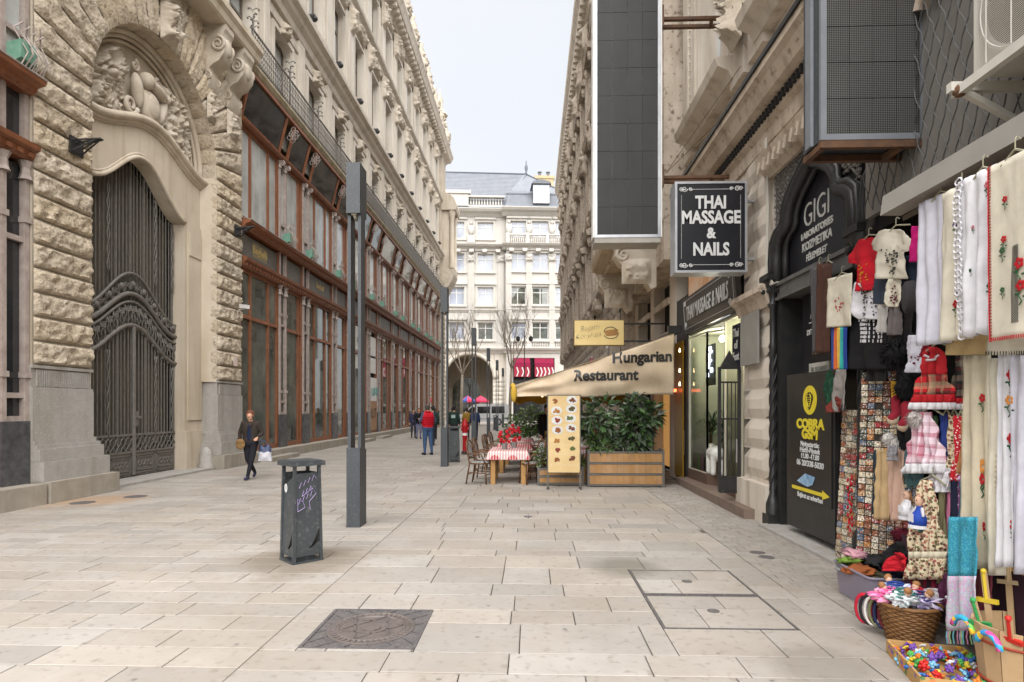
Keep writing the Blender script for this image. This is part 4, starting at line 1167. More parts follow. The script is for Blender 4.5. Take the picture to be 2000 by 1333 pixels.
# ================================================================== RIGHT NEAR BUILDING
XA = 3.5
A = empty('right_stone_house', (XA, 9, 0), 'weathered brown limestone house with the massage shop and black iron portal', 'building')
def XD(d): return XA - d            # d = out into the street
M_st2 = pm('brown_weathered_stone', (.55, .465, .375), (.45, .365, .28), 1.4, .88, .3, 26, streak=(.20, .15, .105, 1), dirt=(.26, .20, .15, 1))
M_st3 = pm('grey_buff_stone', (.61, .55, .475), (.53, .465, .39), 1.2, .85, .25, 26, streak=(.24, .195, .15, 1))
YA1 = 13.45
WA = [(10.75, 12.35), (6.9, 8.5), (3.2, 4.8)]
m = MB()
e = [.5] + [q for w in sorted(WA) for q in w] + [YA1]
m.box(XD(0), XD(-.6), .5, YA1, 6.0, 8.0); m.box(XD(0), XD(-.6), .5, YA1, 11.4, 17)
for k in range(0, len(e), 2): m.box(XD(0), XD(-.6), e[k], e[k+1], 8.0, 11.4)
m.build('upper_wall', M_st3, A)
for (a, b) in WA:
    m = MB(); d = -.25
    for q in (a, (a+b)/2 - .05, b - .1): m.box(XD(d), XD(d - .1), q, q + .1, 8.0, 11.4)
    m.box(XD(d-.003), XD(d - .1), a + .1, b - .1, 8.0, 8.14); m.box(XD(d-.003), XD(d - .1), a + .1, b - .1, 10.3, 10.4); m.box(XD(d-.003), XD(d - .1), a + .1, b - .1, 11.28, 11.4)
    f = m.build('window', M_white, A); m = MB(); m.box(XD(d-.06), XD(d-.07), a + .1, b - .1, 8.1, 11.3); m.build('pane', M_glass_p, f)
    m = MB()
    for q in (a - .3, b): m.box(XD(0), XD(.12), q, q + .3, 7.5, 11.6); m.box(XD(.12), XD(.17), q + .07, q + .23, 7.8, 11.3)
    m.prism([(XD(0), 7.15), (XD(.18), 7.15), (XD(.24), 7.28), (XD(.42), 7.36), (XD(.46), 7.5), (XD(0), 7.56)], 'y', a - .7, b + .6)
    m.prism([(XD(0), 11.6), (XD(.3), 11.6), (XD(.5), 11.9), (XD(0), 12.1)], 'y', a - .5, b + .5)
    m.build('window_surround', M_st3, f)
for q in (13.0, 9.9, 9.1, 6.0):          # pilasters with beaded edges
    m = MB(); m.box(XD(0), XD(.16), q - .3, q + .3, 7.0, 16); m.box(XD(.16), XD(.2), q - .18, q + .18, 7.6, 15); 
    for k in range(44): m.ball((XD(.17), q - .24, 7.6 + k * .17), .025, nu=5, nv=3)
    m.build('pilaster', M_st3, A)
for (a, b, z) in ((9.25, 9.85, 7.9), (5.5, 6.1, 7.9)):   # big console with mask
    m = MB(); prof = [(0, 0), (.08, -.05), (.2, .2), (.22, .5), (.4, .7), (.62, 1.0), (.66, 1.2), (.6, 1.35), (0, 1.35)]
    m.prism([(XD(p), z - .55 + q) for p, q in prof], 'y', a + .06, b - .06)
    m.prism([(XD(0), z + .8), (XD(.75), z + .8), (XD(.8), z + .92), (XD(.7), z + 1.0), (XD(0), z + 1.3)], 'y', a - .15, b + .15)
    carve(m, (XD(.28), b - .05, z - .5), (0, -1, 0), UZ, (-1, 0, 0), b - a - .1, 1.2, .3, 12, 16, int(a*10), None, 4, .4)
    m.build('mask_console', M_carv, A, smooth=True, angle=40)
m = MB(); m.prism([(XD(p), q) for p, q in [(0, 5.55), (.04, 5.55), (.06, 5.75), (.12, 5.8), (.14, 5.98), (.26, 6.02), (.34, 6.2), (.4, 6.26), (.4, 6.36), (.1, 6.44), (0, 6.44)]], 'y', .5, YA1); m.build('shop_cornice', M_st2, A)
m = MB(); k = 0
while k * .11 < YA1 - .6: m.box(XD(.1), XD(.175), .6 + k*.11, .65 + k*.11, 5.84, 5.95); k += 1
tag(m.build('dentil_strip', M_dark, A), kind='stuff')
m = MB(); m.box(XD(.38), XD(.43), .5, YA1, 6.365, 6.43); m.build('cornice_flashing', M_black, A)
# ground storey walls
m = MB(); m.box(XD(0), XD(-.5), 10.02, YA1, 5.0, 6.0); m.box(XD(0), XD(-.5), .5, 8.8, 5.3, 6.0); m.build('frieze_wall', M_st3, A)
m = MB(); m.box(XD(.0), XD(-.8), 8.8, 10.0, .0, 6.0); m.box(XD(.14), XD(.0), 8.75, 10.0, 0, .55); m.build('stone_pier', M_st3, A)
for r in range(11):
    z0 = .6 + r * .46; m = MB(); rough_quad(m, (XD(.0), 10.0, z0), (XD(0), 8.82, z0), (XD(0), 8.82, z0 + .44), (XD(0), 10.0, z0 + .44), (-1, 0, 0), .05, 4, 3, r, .03, .15); m.build('pier_block', M_st3, A)
m = MB(); m.prism([(XD(0), 3.15), (XD(.1), 3.15), (XD(.16), 3.3), (XD(.24), 3.36), (XD(.24), 3.44), (XD(0), 3.5)], 'y', 8.7, 9.98); m.build('pier_cap', M_st2, A)
m = MB(); m.prism([(XD(0), 5.0), (XD(.06), 5.0), (XD(.2), 5.2), (XD(.24), 5.3), (XD(0), 5.36)], 'y', .5, 8.9)
for k in range(46): m.obox((XD(.17), 8.8 - k * .18, 5.15), (.1, .09, .16), Matrix.Rotation(rad(25), 3, 'X'))
m.build('egg_and_dart_band', M_st2, A)
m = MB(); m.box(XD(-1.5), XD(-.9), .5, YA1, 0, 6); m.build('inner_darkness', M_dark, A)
m = MB(); m.box(XD(0.0), XD(-.6), 8.56, 8.79, 0, 3.24); m.box(XD(-.58), XD(-.6), 6.5, 8.56, 0, 3.24); m.build('portal_reveal', M_black, A)
# grey plaque and cables on the pier
m = MB(); m.box(XD(.11), XD(.14), 9.05, 9.75, 2.35, 3.14); m.build('grey_plaque', pm('plaque_grey', (.27, .26, .235), (.23, .22, .2), 4, .5), A)
m = MB()
for k in range(3):
    m.tube([(XD(.1), 8.86 - k*.03, 5.6), (XD(.08), 8.84 - k*.03, 4.6), (XD(.1), 8.82 - k*.03, 3.6), (XD(.12), 8.6 - k*.05, 3.42), (XD(.14), 8.3, 3.4)], .012, 5)
m.build('facade_cable', pm('old_cable', (.45, .42, .36), None, 4, .6), A)
for y0_, z0_ in ((9.4, 5.1), (9.45, 3.95)):
    pass

# --- Thai massage shop front
sh = empty('massage_shop_front', (XA, 11.7, 0), 'massage shop front with black fascia, cream framed glass and yucca plants', 'shopfront')
m = MB(); m.prism([(XD(.02), 3.32), (XD(.10), 3.30), (XD(.16), 4.06), (XD(.06), 4.08)], 'y', 10.03, 13.4); fa = m.build('fascia', pm('fascia_dark', (.05, .046, .044), (.065, .06, .057), 3, .4, spec=.5), sh)
rot_f = (rad(90) , 0, rad(-90))
text('THAI MASSAGE & NAILS', .42, M_letter, fa, (XD(.155), 11.72, 3.69), rot_f, .004, .004, .62)
m = MB()
for z in (3.40, 3.99): m.bar((XD(.125 if z < 3.6 else .165), 10.1, z), (XD(.125 if z < 3.6 else .165), 13.3, z), .008, .008)
for y_ in (10.1, 13.3): m.bar((XD(.13), y_, 3.40), (XD(.17), y_, 3.99), .008)
for y_, z_ in ((10.25, 3.47), (13.15, 3.47), (10.25, 3.92), (13.15, 3.92)):
    m.tube(spiral((y_, z_), .07, 1.5, 14, lambda a, b: (XD(.15 if z_ < 3.6 else .172), a, b)), .009, 4)
m.build('border_scroll', M_letter, fa)
m = MB(); m.box(XD(.0), XD(.03), 11.2, 13.4, 4.12, 4.98); ps = m.build('orange_poster', pm('orange_poster', srgb(214, 150, 98), srgb(236, 214, 190), 1.6, .5), sh)
M_crm = pm('cream_frame', (.60, .57, .47), (.52, .49, .4), 5, .4)
M_clr = bpy.data.materials.new('clear_glass'); M_clr.use_nodes = True
_n = M_clr.node_tree.nodes; _l = M_clr.node_tree.links; _n.clear()
_o = _n.new('ShaderNodeOutputMaterial'); _m = _n.new('ShaderNodeMixShader'); _t = _n.new('ShaderNodeBsdfTransparent'); _g = _n.new('ShaderNodeBsdfGlossy'); _f = _n.new('ShaderNodeFresnel')
_f.inputs[0].default_value = 1.35; _g.inputs['Roughness'].default_value = .02; _t.inputs[0].default_value = (.86, .9, .87, 1)
_l.new(_f.outputs[0], _m.inputs[0]); _l.new(_t.outputs[0], _m.inputs[1]); _l.new(_g.outputs[0], _m.inputs[2]); _l.new(_m.outputs[0], _o.inputs[0])
MATS['clear_glass'] = M_clr
def vpane(p, q, z0, z1, parent, mat=None, fr=True):
    m = MB(); m.add([(p[0], p[1], z0), (q[0], q[1], z0), (q[0], q[1], z1), (p[0], p[1], z1)], [(0, 1, 2, 3)]); o = m.build('pane', mat or M_clr, parent)
    if fr:
        m = MB()
        for a in (p, q): m.bar((a[0], a[1], z0), (a[0], a[1], z1), .035)
        m.bar((p[0], p[1], z0), (q[0], q[1], z0), .035); m.bar((p[0], p[1], z1), (q[0], q[1], z1), .035); m.build('pane_frame', M_crm, o)
vpane((XD(.03), 13.25), (XD(-.02), 12.15), .36, 3.2, sh); vpane((XD(-.02), 12.15), (XD(-.6), 11.35), .36, 3.2, sh); vpane((XD(.0), 10.95), (XD(.02), 10.05), .36, 3.25, sh)
m = MB(); m.prism([(XD(.06), 13.3), (XD(0.01), 12.1), (XD(-.62), 11.3), (XD(-.62), 13.3)], 'z', .15, .36); m.prism([(XD(.03), 10.98), (XD(.05), 10.02), (XD(-.62), 10.02), (XD(-.62), 10.98)], 'z', .15, .36); m.build('brown_plinth', pm('brown_tile', (.12, .075, .058), (.09, .058, .045), 6, .45), sh)
m = MB(); m.box(XD(-.62), XD(.30), 9.15, 13.42, 0, .15); m.build('shop_step', pm('brown_step_stone', (.20, .145, .115), (.15, .11, .09), 5, .6, .2, 60), sh)
m = MB(); m.box(XD(-.89), XD(-.85), 10.0, 13.4, .0, 3.3); m.box(XD(-.88), XD(.0), 10.0, 13.4, 3.26, 3.32); m.box(XD(-.88), XD(.03), 13.36, 13.4, .15, 3.3); m.box(XD(-.84), XD(-.03), 10.99, 11.02, .3, 3.26); m.box(XD(-.85), XD(-.62), 10.0, 13.4, .15, .3); m.build('pale_back_wall', pm('celadon_wall', (.40, .42, .33), (.34, .36, .28), 1, .8), sh)
m = MB(); m.box(XD(-.4), XD(.05), 13.4, 14.4, 0, 4.2); m.build('black_pillar', pm('peeling_black', (.028, .027, .03), (.045, .044, .046), 5, .5, dirt=(.07, .068, .066, 1)), sh)
m = MB(); carve(m, (XD(.052), 13.95, .62), (0, -1, 0), UZ, (-1, 0, 0), .3, .55, .006, 8, 10, 5, lambda u, v: 1 if noise.noise(Vector((u*3, v*4, 1))) > -.1 else 0, 5); m.build('peeled_patch', M_white, sh)
m = MB(); m.lathe([(.08, 0), (.08, .02), (.045, .03), (.04, .01), (0, .01)], (XD(.05), 13.75, 3.03), 16, Matrix.Rotation(rad(-90), 3, 'Y')); m.build('round_fitting', M_white, sh)
m = MB(); m.box(XD(-.25), XD(-.22), 12.35, 12.95, 2.15, 3.0); lb = m.build('lit_sign_box', M_black, sh)
m = MB(); rr = random.Random(2)
for k in range(14): m.ball((XD(-.21), 12.65 + rr.uniform(-.16, .16), 2.35 + k * .045), .02, .09, .035, 6, 4)
m.build('lit_emblem', pm('lit_lotus', (.6, .65, .75), None, 4, .5, emit=((.75, .82, 1), .7)), lb)
m = MB(); m.box(XD(.025), XD(.03), 10.1, 10.5, 2.35, 3.1); ps2 = m.build('window_poster', col('navy_poster', (24, 28, 48)), sh)
text('Thai\noil\nFoot', .2, M_letter, ps2, (XD(.036), 10.3, 2.75), FACE_W, .002, .004, .8)
m = MB(); m.box(XD(.026), XD(.03), 10.1, 10.35, .75, 1.15); m.build('price_list', M_letter, sh)
def yucca(x, y, z, h, seed, lab):
    rn = random.Random(seed); t = empty('yucca_plant', (x, y, z), lab, 'plant', 'plants in the massage shop window')
    p = MB(); p.lathe([(.13, 0), (.17, .26), (.155, .26), (.15, .22), (0, .22)], (x, y, z), 14); p.build('pot', col('wicker_pot', (92, 62, 40)), t)
    p = MB(); p.tube([(x, y, z + .2), (x + .02, y, z + h * .55)], .035, 7); p.build('stem', col('yucca_stem', (110, 88, 60)), t)
    p = MB()
    for k in range(70):
        a = rn.uniform(0, 2*PI); el = rn.uniform(-.3, 1.3); L_ = rn.uniform(.3, .5); b = Vector((x + .02, y, z + h * rn.uniform(.42, .62)))
        d = Vector((math.cos(a)*math.cos(el), math.sin(a)*math.cos(el), math.sin(el))); sd = d.cross(Vector((0, 0, 1))).normalized() * .018
        mid = b + d * L_ * .55; tip = b + d * L_ + Vector((0, 0, -.12))
        p.add([b - sd*.6, b + sd*.6, mid + sd, mid - sd, tip], [(0, 1, 2, 3), (3, 2, 4)])
    p.build('leaves', pm('yucca_leaf', (.035, .07, .03), (.05, .09, .035), 6, .45) if 'yucca_leaf' not in MATS else MATS['yucca_leaf'], t)
for y_, e_ in ((12.4, 9), (10.5, 6)):
    ld = bpy.data.lights.new('shop_lamp', 'POINT'); ld.energy = e_; ld.shadow_soft_size = .12; ld.color = (1, .9, .74)
    lo = bpy.data.objects.new('shop_lamp_light', ld); COL.objects.link(lo); lo.location = (XD(-.4), y_, 2.95)
    m = MB(); m.ball((XD(-.4), y_, 3.1), .07, nu=10, nv=6); m.build('ceiling_lamp', pm('lamp_glow', (.9, .85, .7), None, 4, .4, emit=((1, .86, .6), 3.0)) if 'lamp_glow' not in MATS else MATS['lamp_glow'], sh, smooth=True)
yucca(XD(-.3), 12.9, .36, 1.75, 1, 'left yucca plant in a wicker pot in the massage shop window')
yucca(XD(-.28), 11.95, .36, 1.7, 2, 'right yucca plant behind the white elephant in the massage shop window')
def blob(prims, voxel, name, mats, parent=None, smooth_it=2):
    """one continuous surface from overlapping tapered capsules / ellipsoids; prims = (p, q, r0, r1, mat) """
    m = MB()
    for (p, q, r0, r1, _) in prims:
        p, q = Vector(p), Vector(q); d = q - p; L_ = d.length
        if L_ < 1e-5: m.ball(p, r0, nu=12, nv=8); continue
        d.normalize(); M = d.to_track_quat('Z', 'Y').to_matrix()
        prof = [(r0 * math.cos(t), -r0 * math.sin(t)) for t in (PI/2*.98, PI/3, PI/6, 0)] + [(r1 * math.cos(t), L_ + r1 * math.sin(t)) for t in (0, PI/6, PI/3, PI/2*.98)]
        m.lathe(prof, p, 12, M)
    o = m.build(name, mats[0]); 
    rm = o.modifiers.new('r', 'REMESH'); rm.mode = 'VOXEL'; rm.voxel_size = voxel
    sm = o.modifiers.new('s', 'SMOOTH'); sm.iterations = smooth_it; sm.factor = .5
    dg = bpy.context.evaluated_depsgraph_get()
    me = bpy.data.meshes.new_from_object(o.evaluated_get(dg)); old = o.data
    o.modifiers.clear(); o.data = me; bpy.data.meshes.remove(old); me.name = name
    me.materials.clear()
    for mm in mats: me.materials.append(mm)
    n = len(me.polygons)
    if n:
        ce = np.empty(n * 3); me.polygons.foreach_get('center', ce); ce = ce.reshape(-1, 3)
        best = np.full(n, 1e9); idx = np.zeros(n, dtype=np.int32)
        for (p, q, r0, r1, mi) in prims:
            p = np.array(p, float); q = np.array(q, float); d = q - p; l2 = max(float(d @ d), 1e-10)
            t_ = np.clip(((ce - p) @ d) / l2, 0, 1); dist = np.linalg.norm(ce - (p + t_[:, None] * d), axis=1) - (r0 + (r1 - r0) * t_)
            w = dist < best; best[w] = dist[w]; idx[w] = mi
        me.polygons.foreach_set('material_index', idx); me.polygons.foreach_set('use_smooth', [True] * n)
    put(o, parent); return o
ex, ey, ez = XD(-.12), 11.95, .36
blob([((ex, ey - .12, ez + .42), (ex, ey + .16, ez + .42), .15, .14, 0), ((ex, ey + .3, ez + .5), (ex, ey + .33, ez + .48), .11, .1, 0), ((ex - .02, ey + .4, ez + .42), (ex - .02, ey + .5, ez + .6), .04, .03, 0), ((ex - .02, ey + .5, ez + .6), (ex - .02, ey + .44, ez + .72), .03, .02, 0)]
     + [((ex + a, ey + b, ez + .05), (ex + a, ey + b, ez + .36), .055, .06, 0) for a in (-.08, .08) for b in (-.14, .15)] + [((ex + .1, ey + .26, ez + .5), (ex + .14, ey + .24, ez + .44), .06, .05, 0)], .014, 'elephant_statue', [col('ceramic_white', (225, 224, 218), .3)])
tag(bpy.data.objects['elephant_statue'], 'white ceramic elephant figurine with raised trunk in the massage shop window', 'figurine')
for k, (yy, c_) in enumerate(((12.75, (150, 190, 120)), (12.5, (190, 150, 170)), (12.95, (200, 170, 150)))):
    m = MB(); m.box(XD(-.05), XD(-.03), yy, yy + .2, .38, .72)
    thing(m, 'leaflet_card', col('leaflet%d' % k, c_), ['green leaflet propped in the massage shop window', 'pink leaflet propped in the massage shop window', 'beige leaflet propped furthest left in the massage shop window'][k], 'leaflet')
# open iron grille leaf beside the pier
gr_ = empty('iron_grille_leaf', (XD(.2), 9.9, .2), 'narrow black iron grille leaf folded open beside the stone pier', 'grille')
m = MB()
for q in (XD(.1), XD(.42)): m.bar((q, 9.95, .3), (q, 9.95, 2.35), .045)
for z in (.3, .55, 1.5, 2.1, 2.33): m.bar((XD(.1), 9.95, z), (XD(.42), 9.95, z), .03)
m.prism([(XD(.1), 2.33), (XD(.42), 2.33), (XD(.26), 2.62)], 'y', 9.935, 9.965); m.box(XD(.12), XD(.4), 9.94, 9.96, .32, .55); m.build('frame', M_black, gr_)
for k in range(4):
    m = MB(); q = XD(.16 + k * .065); m.bar((q, 9.95, .55), (q, 9.95, 2.1), .014); m.build('bar', M_black, gr_)

# --- black cast iron portal
po = empty('iron_portal', (XA, 7.55, 0), 'black cast iron portal with trefoil arch, filigree spandrels and twisted columns', 'portal')
CY = 7.6
half = [(1.02, 3.45), (1.04, 3.75), (1.0, 4.0), (.86, 4.12), (.72, 4.15), (.66, 4.22), (.66, 4.32), (.56, 4.46), (.4, 4.58), (.2, 4.68), (0, 4.78)]
tre = [(CY + a, z) for a, z in half] + [(CY - a, z) for a, z in half[::-1][1:]]
nT = len(tre)
def portal_arch(cy, par):
    tr = [(cy - CY + y, z) for y, z in tre]
    m = MB(); m.tube([(XD(.02), y, z) for y, z in tr], .09, 8); m.tube([(XD(.06), y + (.0), z) for y, z in [(cy + (y - cy) * 1.12, 3.45 + (z - 3.45) * 1.06) for y, z in tr]], .045, 7); m.tube([(XD(-.06), y, z) for y, z in [(cy + (y - cy) * .9, 3.45 + (z - 3.45) * .95) for y, z in tr]], .05, 7)
    m.build('trefoil_arch', M_black, par, smooth=True)
    m = MB(); top = [(cy + 1.2 - 2.4 * i / (nT - 1), 5.28) for i in range(nT)]
    m.strip(tr, top, 'x', XD(-.1), XD(-.02)); m.build('spandrel_ground', M_black, par)
    m = MB(); M_fil = MATS.get('filigree') or pm('filigree', (.20, .185, .165), (.11, .10, .09), 8, .6, .2, 40)
    def above(y, z):
        for i in range(nT - 1):
            (y0, z0), (y1, z1) = tr[i], tr[i + 1]
            lo, hi = min(y0, y1), max(y0, y1)
            if lo <= y <= hi and z < max(z0, z1) + .1: return False
        return abs(y - cy) < 1.18 and z < 5.26
    st = .085
    for i in range(-30, 31):
        for j in range(0, 24):
            y = cy + i * st; z = 3.45 + j * st
            if above(y, z) and above(y + st, z + st): m.bar((XD(.0), y, z), (XD(.0), y + st, z + st), .02, .025, (1, 0, 0))
            if above(y + st, z) and above(y, z + st): m.bar((XD(.0), y + st, z), (XD(.0), y, z + st), .02, .025, (1, 0, 0))
            if (i + j) % 2 == 0 and above(y, z): m.ball((XD(.01), y, z), .024, nu=5, nv=3)
    tag(m.build('spandrel_filigree', M_fil, par), kind='stuff')
    m = MB(); m.tube(arc((cy, 5.06 if cy > 7 else 5.06), .12, 0, 2*PI, 14, 'yz', XD(.03)), .025, 5); m.tube(arc((cy, 5.1), .06, 0, 2*PI, 10, 'yz', XD(.03)), .02, 5); m.build('crown_rosette', M_fil, par, smooth=True)
portal_arch(CY, po); portal_arch(CY - 2.42, po)
for cy in (8.72, 6.39, 3.97):
    m = MB()
    prof = [(.1, 0), (.1, .3), (.08, .36), (.05, .45), (.045, 2.5), (.065, 2.56), (.045, 2.62), (.045, 3.1), (.08, 3.16), (.06, 3.2), (.07, 3.3), (.12, 3.42), (.13, 3.5)]
    m.lathe(prof, (XD(.04), cy, 0), 12)
    for s_ in range(4): m.tube([(XD(.04) + .045*math.cos(s_*PI/2 + k*.35), cy + .045*math.sin(s_*PI/2 + k*.35), .5 + k*.05) for k in range(40)], .013, 5)
    for k in range(8): m.ball((XD(.04) + .14*math.cos(k*PI/4), cy + .14*math.sin(k*PI/4), 3.34), .04, nu=6, nv=4)
    m.box(XD(.18), XD(-.12), cy - .15, cy + .15, 3.5, 3.58); m.box(XD(.15), XD(-.07), cy - .11, cy + .11, 0, .16)
    m.build('twisted_column', M_black, po, smooth=True, angle=40)
m = MB(); m.box(XD(-.1), XD(-.14), CY - 1.05, CY + 1.05, 3.45, 4.7); lu = m.build('lunette_sign', M_sign, po)
M_sil = pm('silver_letter', (.50, .50, .47), None, 5, .4)
for body, s_, z, w_ in (('GIGI', .44, 4.18, .82), ('LABORATORIES', .12, 3.94, 1.0), ('KOZMETIKA', .15, 3.79, .95), ('FÉLEMELET', .12, 3.63, .95)):
    text(body, s_, M_sil, lu, (XD(-.095), CY + .1, z), FACE_W, .004, .004 if s_ < .3 else -.004, w_)
m = MB(); m.box(XD(.02), XD(-.34), CY - 1.03, CY + 1.03, 3.22, 3.45); m.box(XD(.05), XD(.0), CY - 1.03, CY + 1.03, 3.4, 3.45); m.box(XD(.05), XD(.0), CY - 1.03, CY + 1.03, 3.2, 3.24); m.build('transom_beam', pm('grey_iron', (.13, .125, .118), (.09, .088, .083), 6, .5, .15, 50), po)
m = MB(); m.box(XD(-.5), XD(-.56), CY - 1.0, CY + 1.0, 0, 3.22); m.build('door_leaf', M_black, po)
m = MB(); m.box(XD(.28), XD(-.6), CY - 1.05, CY + 1.05, 0, .035); m.build('door_threshold', M_granite, po)
m = MB(); m.box(XD(-.2), XD(-.24), CY - .35, CY + .72, 2.05, 3.2); bd = m.build('directory_board', M_sign, po)
for body, s_, z, mt in (('GIGI', .14, 3.12, M_sil), ('SZÉPSÉG\nA FÉLEMELETEN', .085, 2.93, M_sil), ('DITA KOZMETIKA', .1, 2.68, M_letter), ('FERENC', .13, 2.42, pm('bronze_letter', (.22, .15, .09), None, 5, .4))):
    text(body, s_, mt, bd, (XD(-.19), CY + .2, z), FACE_W, .003, .002, .9)
m = MB(); m.box(XD(-.19), XD(-.186), CY + .0, CY + .5, 2.8, 2.812); m.build('white_rule', M_letter, bd)
m = MB(); m.box(XD(-.15), XD(-.17), CY - .12, CY + .42, 2.02, 2.26); pl = m.build('white_card', col('card_white', (205, 202, 192)), bd)
text('DR. BUDAPEST', .075, pm('grey_print', (.25, .26, .22), None, 5, .6), pl, (XD(-.145), CY + .15, 2.18), FACE_W, .002, 0, .85)
cb = empty('phone_shop_board', (XD(.05), 7.5, .3), 'black signboard with yellow cobra disc, opening hours and yellow arrow', 'signboard')
m = MB(); m.box(XD(.06), XD(.0), 6.92, 8.2, .12, 2.12); m.build('board', M_black, cb)
m = MB(); m.box(XD(.075), XD(.06), 6.97, 8.06, .52, 2.06); pn = m.build('printed_panel', pm('panel_black', (.018, .018, .02), None, 3, .3), cb)
M_yel = pm('sign_yellow', srgb(214, 196, 58), srgb(205, 186, 50), 4, .5)
m = MB(); m.lathe([(.18, 0), (.18, .006), (0, .006)], (XD(.075), 7.5, 1.775), 32, Matrix.Rotation(rad(-90), 3, 'Y')); m.build('yellow_disc', M_yel, pn)
m = MB(); xs_ = XD(.085)   # hooded snake emblem
m.add([(xs_, 7.5 + a*.62, 1.79 + b*.55) for a, b in ((-.05, .15), (.05, .15), (.15, .08), (.16, -.01), (.05, -.2), (0, -.25), (-.05, -.2), (-.16, -.01), (-.15, .08))], [(0, 1, 2, 3, 4, 5, 6, 7, 8)]); m.build('snake_hood', M_sign, pn)
m = MB()
for s_ in (-1, 1): m.tube([(XD(.09), 7.5 + s_*.02, 1.85), (XD(.09), 7.5 + s_*.06, 1.82), (XD(.09), 7.5 + s_*.05, 1.76), (XD(.09), 7.5 + s_*.01, 1.69)], .006, 4)
for k in range(5): m.bar((XD(.09), 7.5 - .035 + k*.005, 1.81 - k*.025), (XD(.09), 7.5 + .035 - k*.005, 1.81 - k*.025), .007)
m.build('snake_lines', M_yel, pn)
text('COBRA', .165, M_yel, pn, (XD(.08), 7.5, 1.475), FACE_W, .003, .008, 1.3); text('GSM', .165, M_yel, pn, (XD(.08), 7.5, 1.35), FACE_W, .003, .008, 1.3)
for body, s_, z, w_ in (('Nyitvatartás:', .088, 1.225, 1.1), ('Hétfő-Péntek', .088, 1.15, 1.1), ('11.00 -17.00', .088, 1.075, 1.1), ('06 20/338-5030', .1, .985, 1.12), ('Bejárat az udvarban', .085, .575, 1.0)):
    text(body, s_, M_letter, pn, (XD(.08), 7.5, z), FACE_W, .002, .002, w_)
m = MB(); m.add([(XD(.08), y, z) for y, z in ((8.0, .63), (8.0, .675), (7.18, .675), (7.18, .71), (7.0, .652), (7.18, .595), (7.18, .63))], [(0, 1, 2, 3, 4, 5, 6)]); m.build('yellow_arrow', M_yel, pn)
m = MB(); m.add([(XD(.082), y, z) for y, z in ((7.72, .72), (7.85, .74), (7.62, .86), (7.35, .84), (7.42, .74), (7.55, .70))], [(0, 1, 2, 3, 4, 5)]); m.build('printed_shoe', pm('shoe_blue', srgb(60, 110, 160), srgb(160, 190, 210), 6, .5), pn)

# ================================================================== RIGHT FAR BUILDING
XB, YB0, YB1, ZB = 2.95, 13.5, 56, 22.3
B = empty('right_carved_house', (XB, 30, 0), 'dark weathered carved limestone building receding along the right side of the street', 'building')
def XE(d): return XB - d
M_bst = pm('sooty_carved_stone', (.52, .45, .375), (.39, .325, .26), 1.6, .9, .5, 18, streak=(.16, .12, .09, 1), dirt=(.14, .11, .085, 1))
m = MB(); m.box(XE(0), XE(-3), YB0 + 6.5, YB1, 0, ZB); m.box(XE(0), XE(-3), YB0, YB0 + 6.5, 5.0, ZB); m.build('wall', M_bst, B)
for (z, d, h) in ((5.9, .35, .5), (10.3, .3, .4), (14.8, .3, .4), (18.8, .3, .35)):
    m = MB(); m.prism([(XE(0), z), (XE(d*.4), z), (XE(d*.6), z + h*.5), (XE(d), z + h*.7), (XE(d), z + h), (XE(0), z + h*1.1)], 'y', YB0 + .02, YB1); m.build('string_course', M_bst, B)
m = MB(); m.prism([(XE(0), 20.9), (XE(.2), 20.9), (XE(.3), 21.3), (XE(.6), 21.6), (XE(.78), 22.0), (XE(.8), 22.4), (XE(0), 22.7)], 'y', YB0, YB1 + .6); m.build('main_cornice', M_st3, B)
m = MB(); y = YB0
while y < YB1: m.box(XE(.2), XE(.62), y, y + .25, 21.2, 21.58); y += .6
tag(m.build('cornice_modillions', M_st3, B), kind='stuff')
k = 0
y = YB0 + 1.2
while y < YB1 - 1.5:
    for (z0, z1) in ((6.6, 9.6), (11.0, 14.1), (15.5, 18.2)):
        f = MB(); f.box(XE(-.18), XE(-.1), y, y + 1.3, z0, z1)
        m = MB(); m.box(XE(.005), XE(.012), y + .08, y + 1.22, z0 + .05, z1 - .05); w_ = m.build('window', M_glass_p if k % 2 else M_glass, B)
        s = MB()
        s.box(XE(0), XE(.2), y - .25, y, z0, z1); s.box(XE(0), XE(.2), y + 1.3, y + 1.55, z0, z1); s.box(XE(0), XE(.34), y - .35, y + 1.65, z0 - .3, z0)
        s.prism([(XE(0), z1), (XE(.42), z1), (XE(.5), z1 + .25), (XE(0), z1 + .4)], 'y', y - .4, y + 1.7)
        for q in (y - .2, y + 1.35): s.ball((XE(.25), q + .08, z1 - .2), .16, .14, .3, 7, 5)
        s.build('window_surround', M_bst, w_)
        c = MB(); carve(c, (XE(.1), y + 1.5, z0 - 1.0), (0, -1, 0), UZ, (-1, 0, 0), 1.7, .7, .3, 9, 6, k + 20, None, 5); c.build('carved_panel', M_bst, w_, smooth=True)
        k += 1
    m = MB(); m.box(XE(0), XE(.26), y + 1.9, y + 2.5, 6.4, 20.9); m.build('pilaster', M_bst, B)
    m = MB(); carve(m, (XE(.2), y + 2.6, 19.3), (0, -1, 0), UZ, (-1, 0, 0), .8, 1.5, .36, 7, 10, k, None, 4, .4); m.build('carved_capital', M_bst, B, smooth=True); m = MB(); carve(m, (XE(.2), y + 2.6, 13.2), (0, -1, 0), UZ, (-1, 0, 0), .8, 1.4, .36, 7, 10, k + 3, None, 4, .4); m.build('carved_capital', M_bst, B, smooth=True)
    y += 3.3
